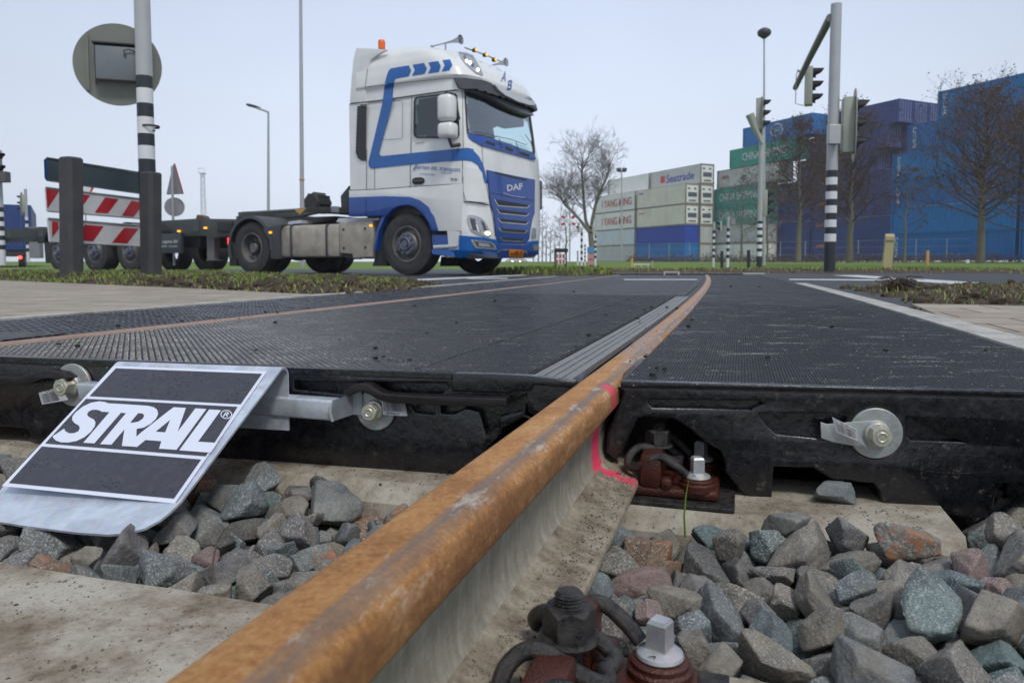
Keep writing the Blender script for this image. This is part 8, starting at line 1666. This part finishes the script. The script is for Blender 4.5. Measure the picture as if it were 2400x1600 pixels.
boxab(bm, (-14.65, -1.2, .84), (-14.4, 1.2, 1.16)); boxab(bm, (-5.1, -.5, .8), (-4.4, .5, 1.2)); tobj('frame', bm, dg)
tpl('side_plate', [(845, 1160), (1040, 1148), (1250, 1152), (1250, 1230), (1120, 1250), (1050, 1232), (950, 1225), (845, 1170)], dg, .9, 1.15, z1); tpl('name_plate', [(838, 1228), (948, 1226), (948, 1328), (838, 1328)], paint('dark slate panel', (.04, .05, .055), .5), 1.1, 1.18, z1)
def pltext(s, cx, cy, w_, h_, n, mat, f=z1, parent=None):
    tb = text_bm(s, 1, 0, .01, fit=(w_, h_)); q = f(cx, cy)
    def fn(v): p = tside(q[0]+v.x, q[1]-v.y, n); return p
    mapbm(tb, fn); return tobj('lettering', tb, mat, parent)
pltext('Logistic BV', 890, 1270, 40, 9, 1.183, cwhite_txt); pltext('BARRY   HOLLAND', 890, 1293, 36, 4, 1.183, cwhite_txt)
for x, y in ((936, 1213), (1075, 1196)): tpl('side_marker_lamp', [(x-6, y-4), (x+6, y-4), (x+6, y+5), (x-6, y+5)], amb, 1.16, 1.19, z1, .002)
tpl('landing_leg', [(1085, 1230), (1125, 1230), (1120, 1365), (1135, 1366), (1080, 1368), (1088, 1360)], paint('leg grey', (.14, .15, .14), .6), .9, 1.05, z1); tpl('under_box', [(950, 1240), (1050, 1240), (1050, 1300), (960, 1300)], frm, .2, .9, z1); tpl('coupling_box', [(1140, 1165), (1215, 1165), (1215, 1215), (1140, 1215)], frm, 1.15, 1.2, z1)
tpl('twistlock', [(1028, 1148), (1035, 1128), (1065, 1135), (1070, 1150)], paint('rusty twistlock', (.12, .06, .04), .7), 1.0, 1.15, z1)
for k, px in enumerate((303, 221, 137)):
    q = tside(px, 583, 1.15); xx = q.x; wr_ = wheel(xx-off_.x, 1.15, .5, .36, 'front', trl); wheel(xx-off_.x, 1.15, .5, .36, 'front', trl, side=1, far=True)
    bm = arc_band(xx, .52, .60, 20, 160, .75, 1.2, .015, 14, False); tobj('mudguard', bm, frm, smooth=R(40))
tpl('rear_under_box', [(230, 1265), (262, 1265), (272, 1380), (240, 1380)], frm, .6, 1.1, z1)

# ------------------------------------------------------------ the damp winter air
hm = bpy.data.materials.new('winter haze'); hm.use_nodes = True; ht = hm.node_tree
ht.nodes.remove(ht.nodes['Principled BSDF']); pv = ht.nodes.new('ShaderNodeVolumePrincipled'); pv.inputs['Color'].default_value = (.86, .9, .96, 1); pv.inputs['Density'].default_value = .0009; pv.inputs['Anisotropy'].default_value = .2
ht.links.new(pv.outputs[0], ht.nodes['Material Output'].inputs['Volume'])
bm = bmesh.new(); boxab(bm, (-500, -6, -1.5), (500, 450, 24)); tag(obj('haze', bm, hm), 'pale winter haze over the whole yard', 'haze', kind='stuff')
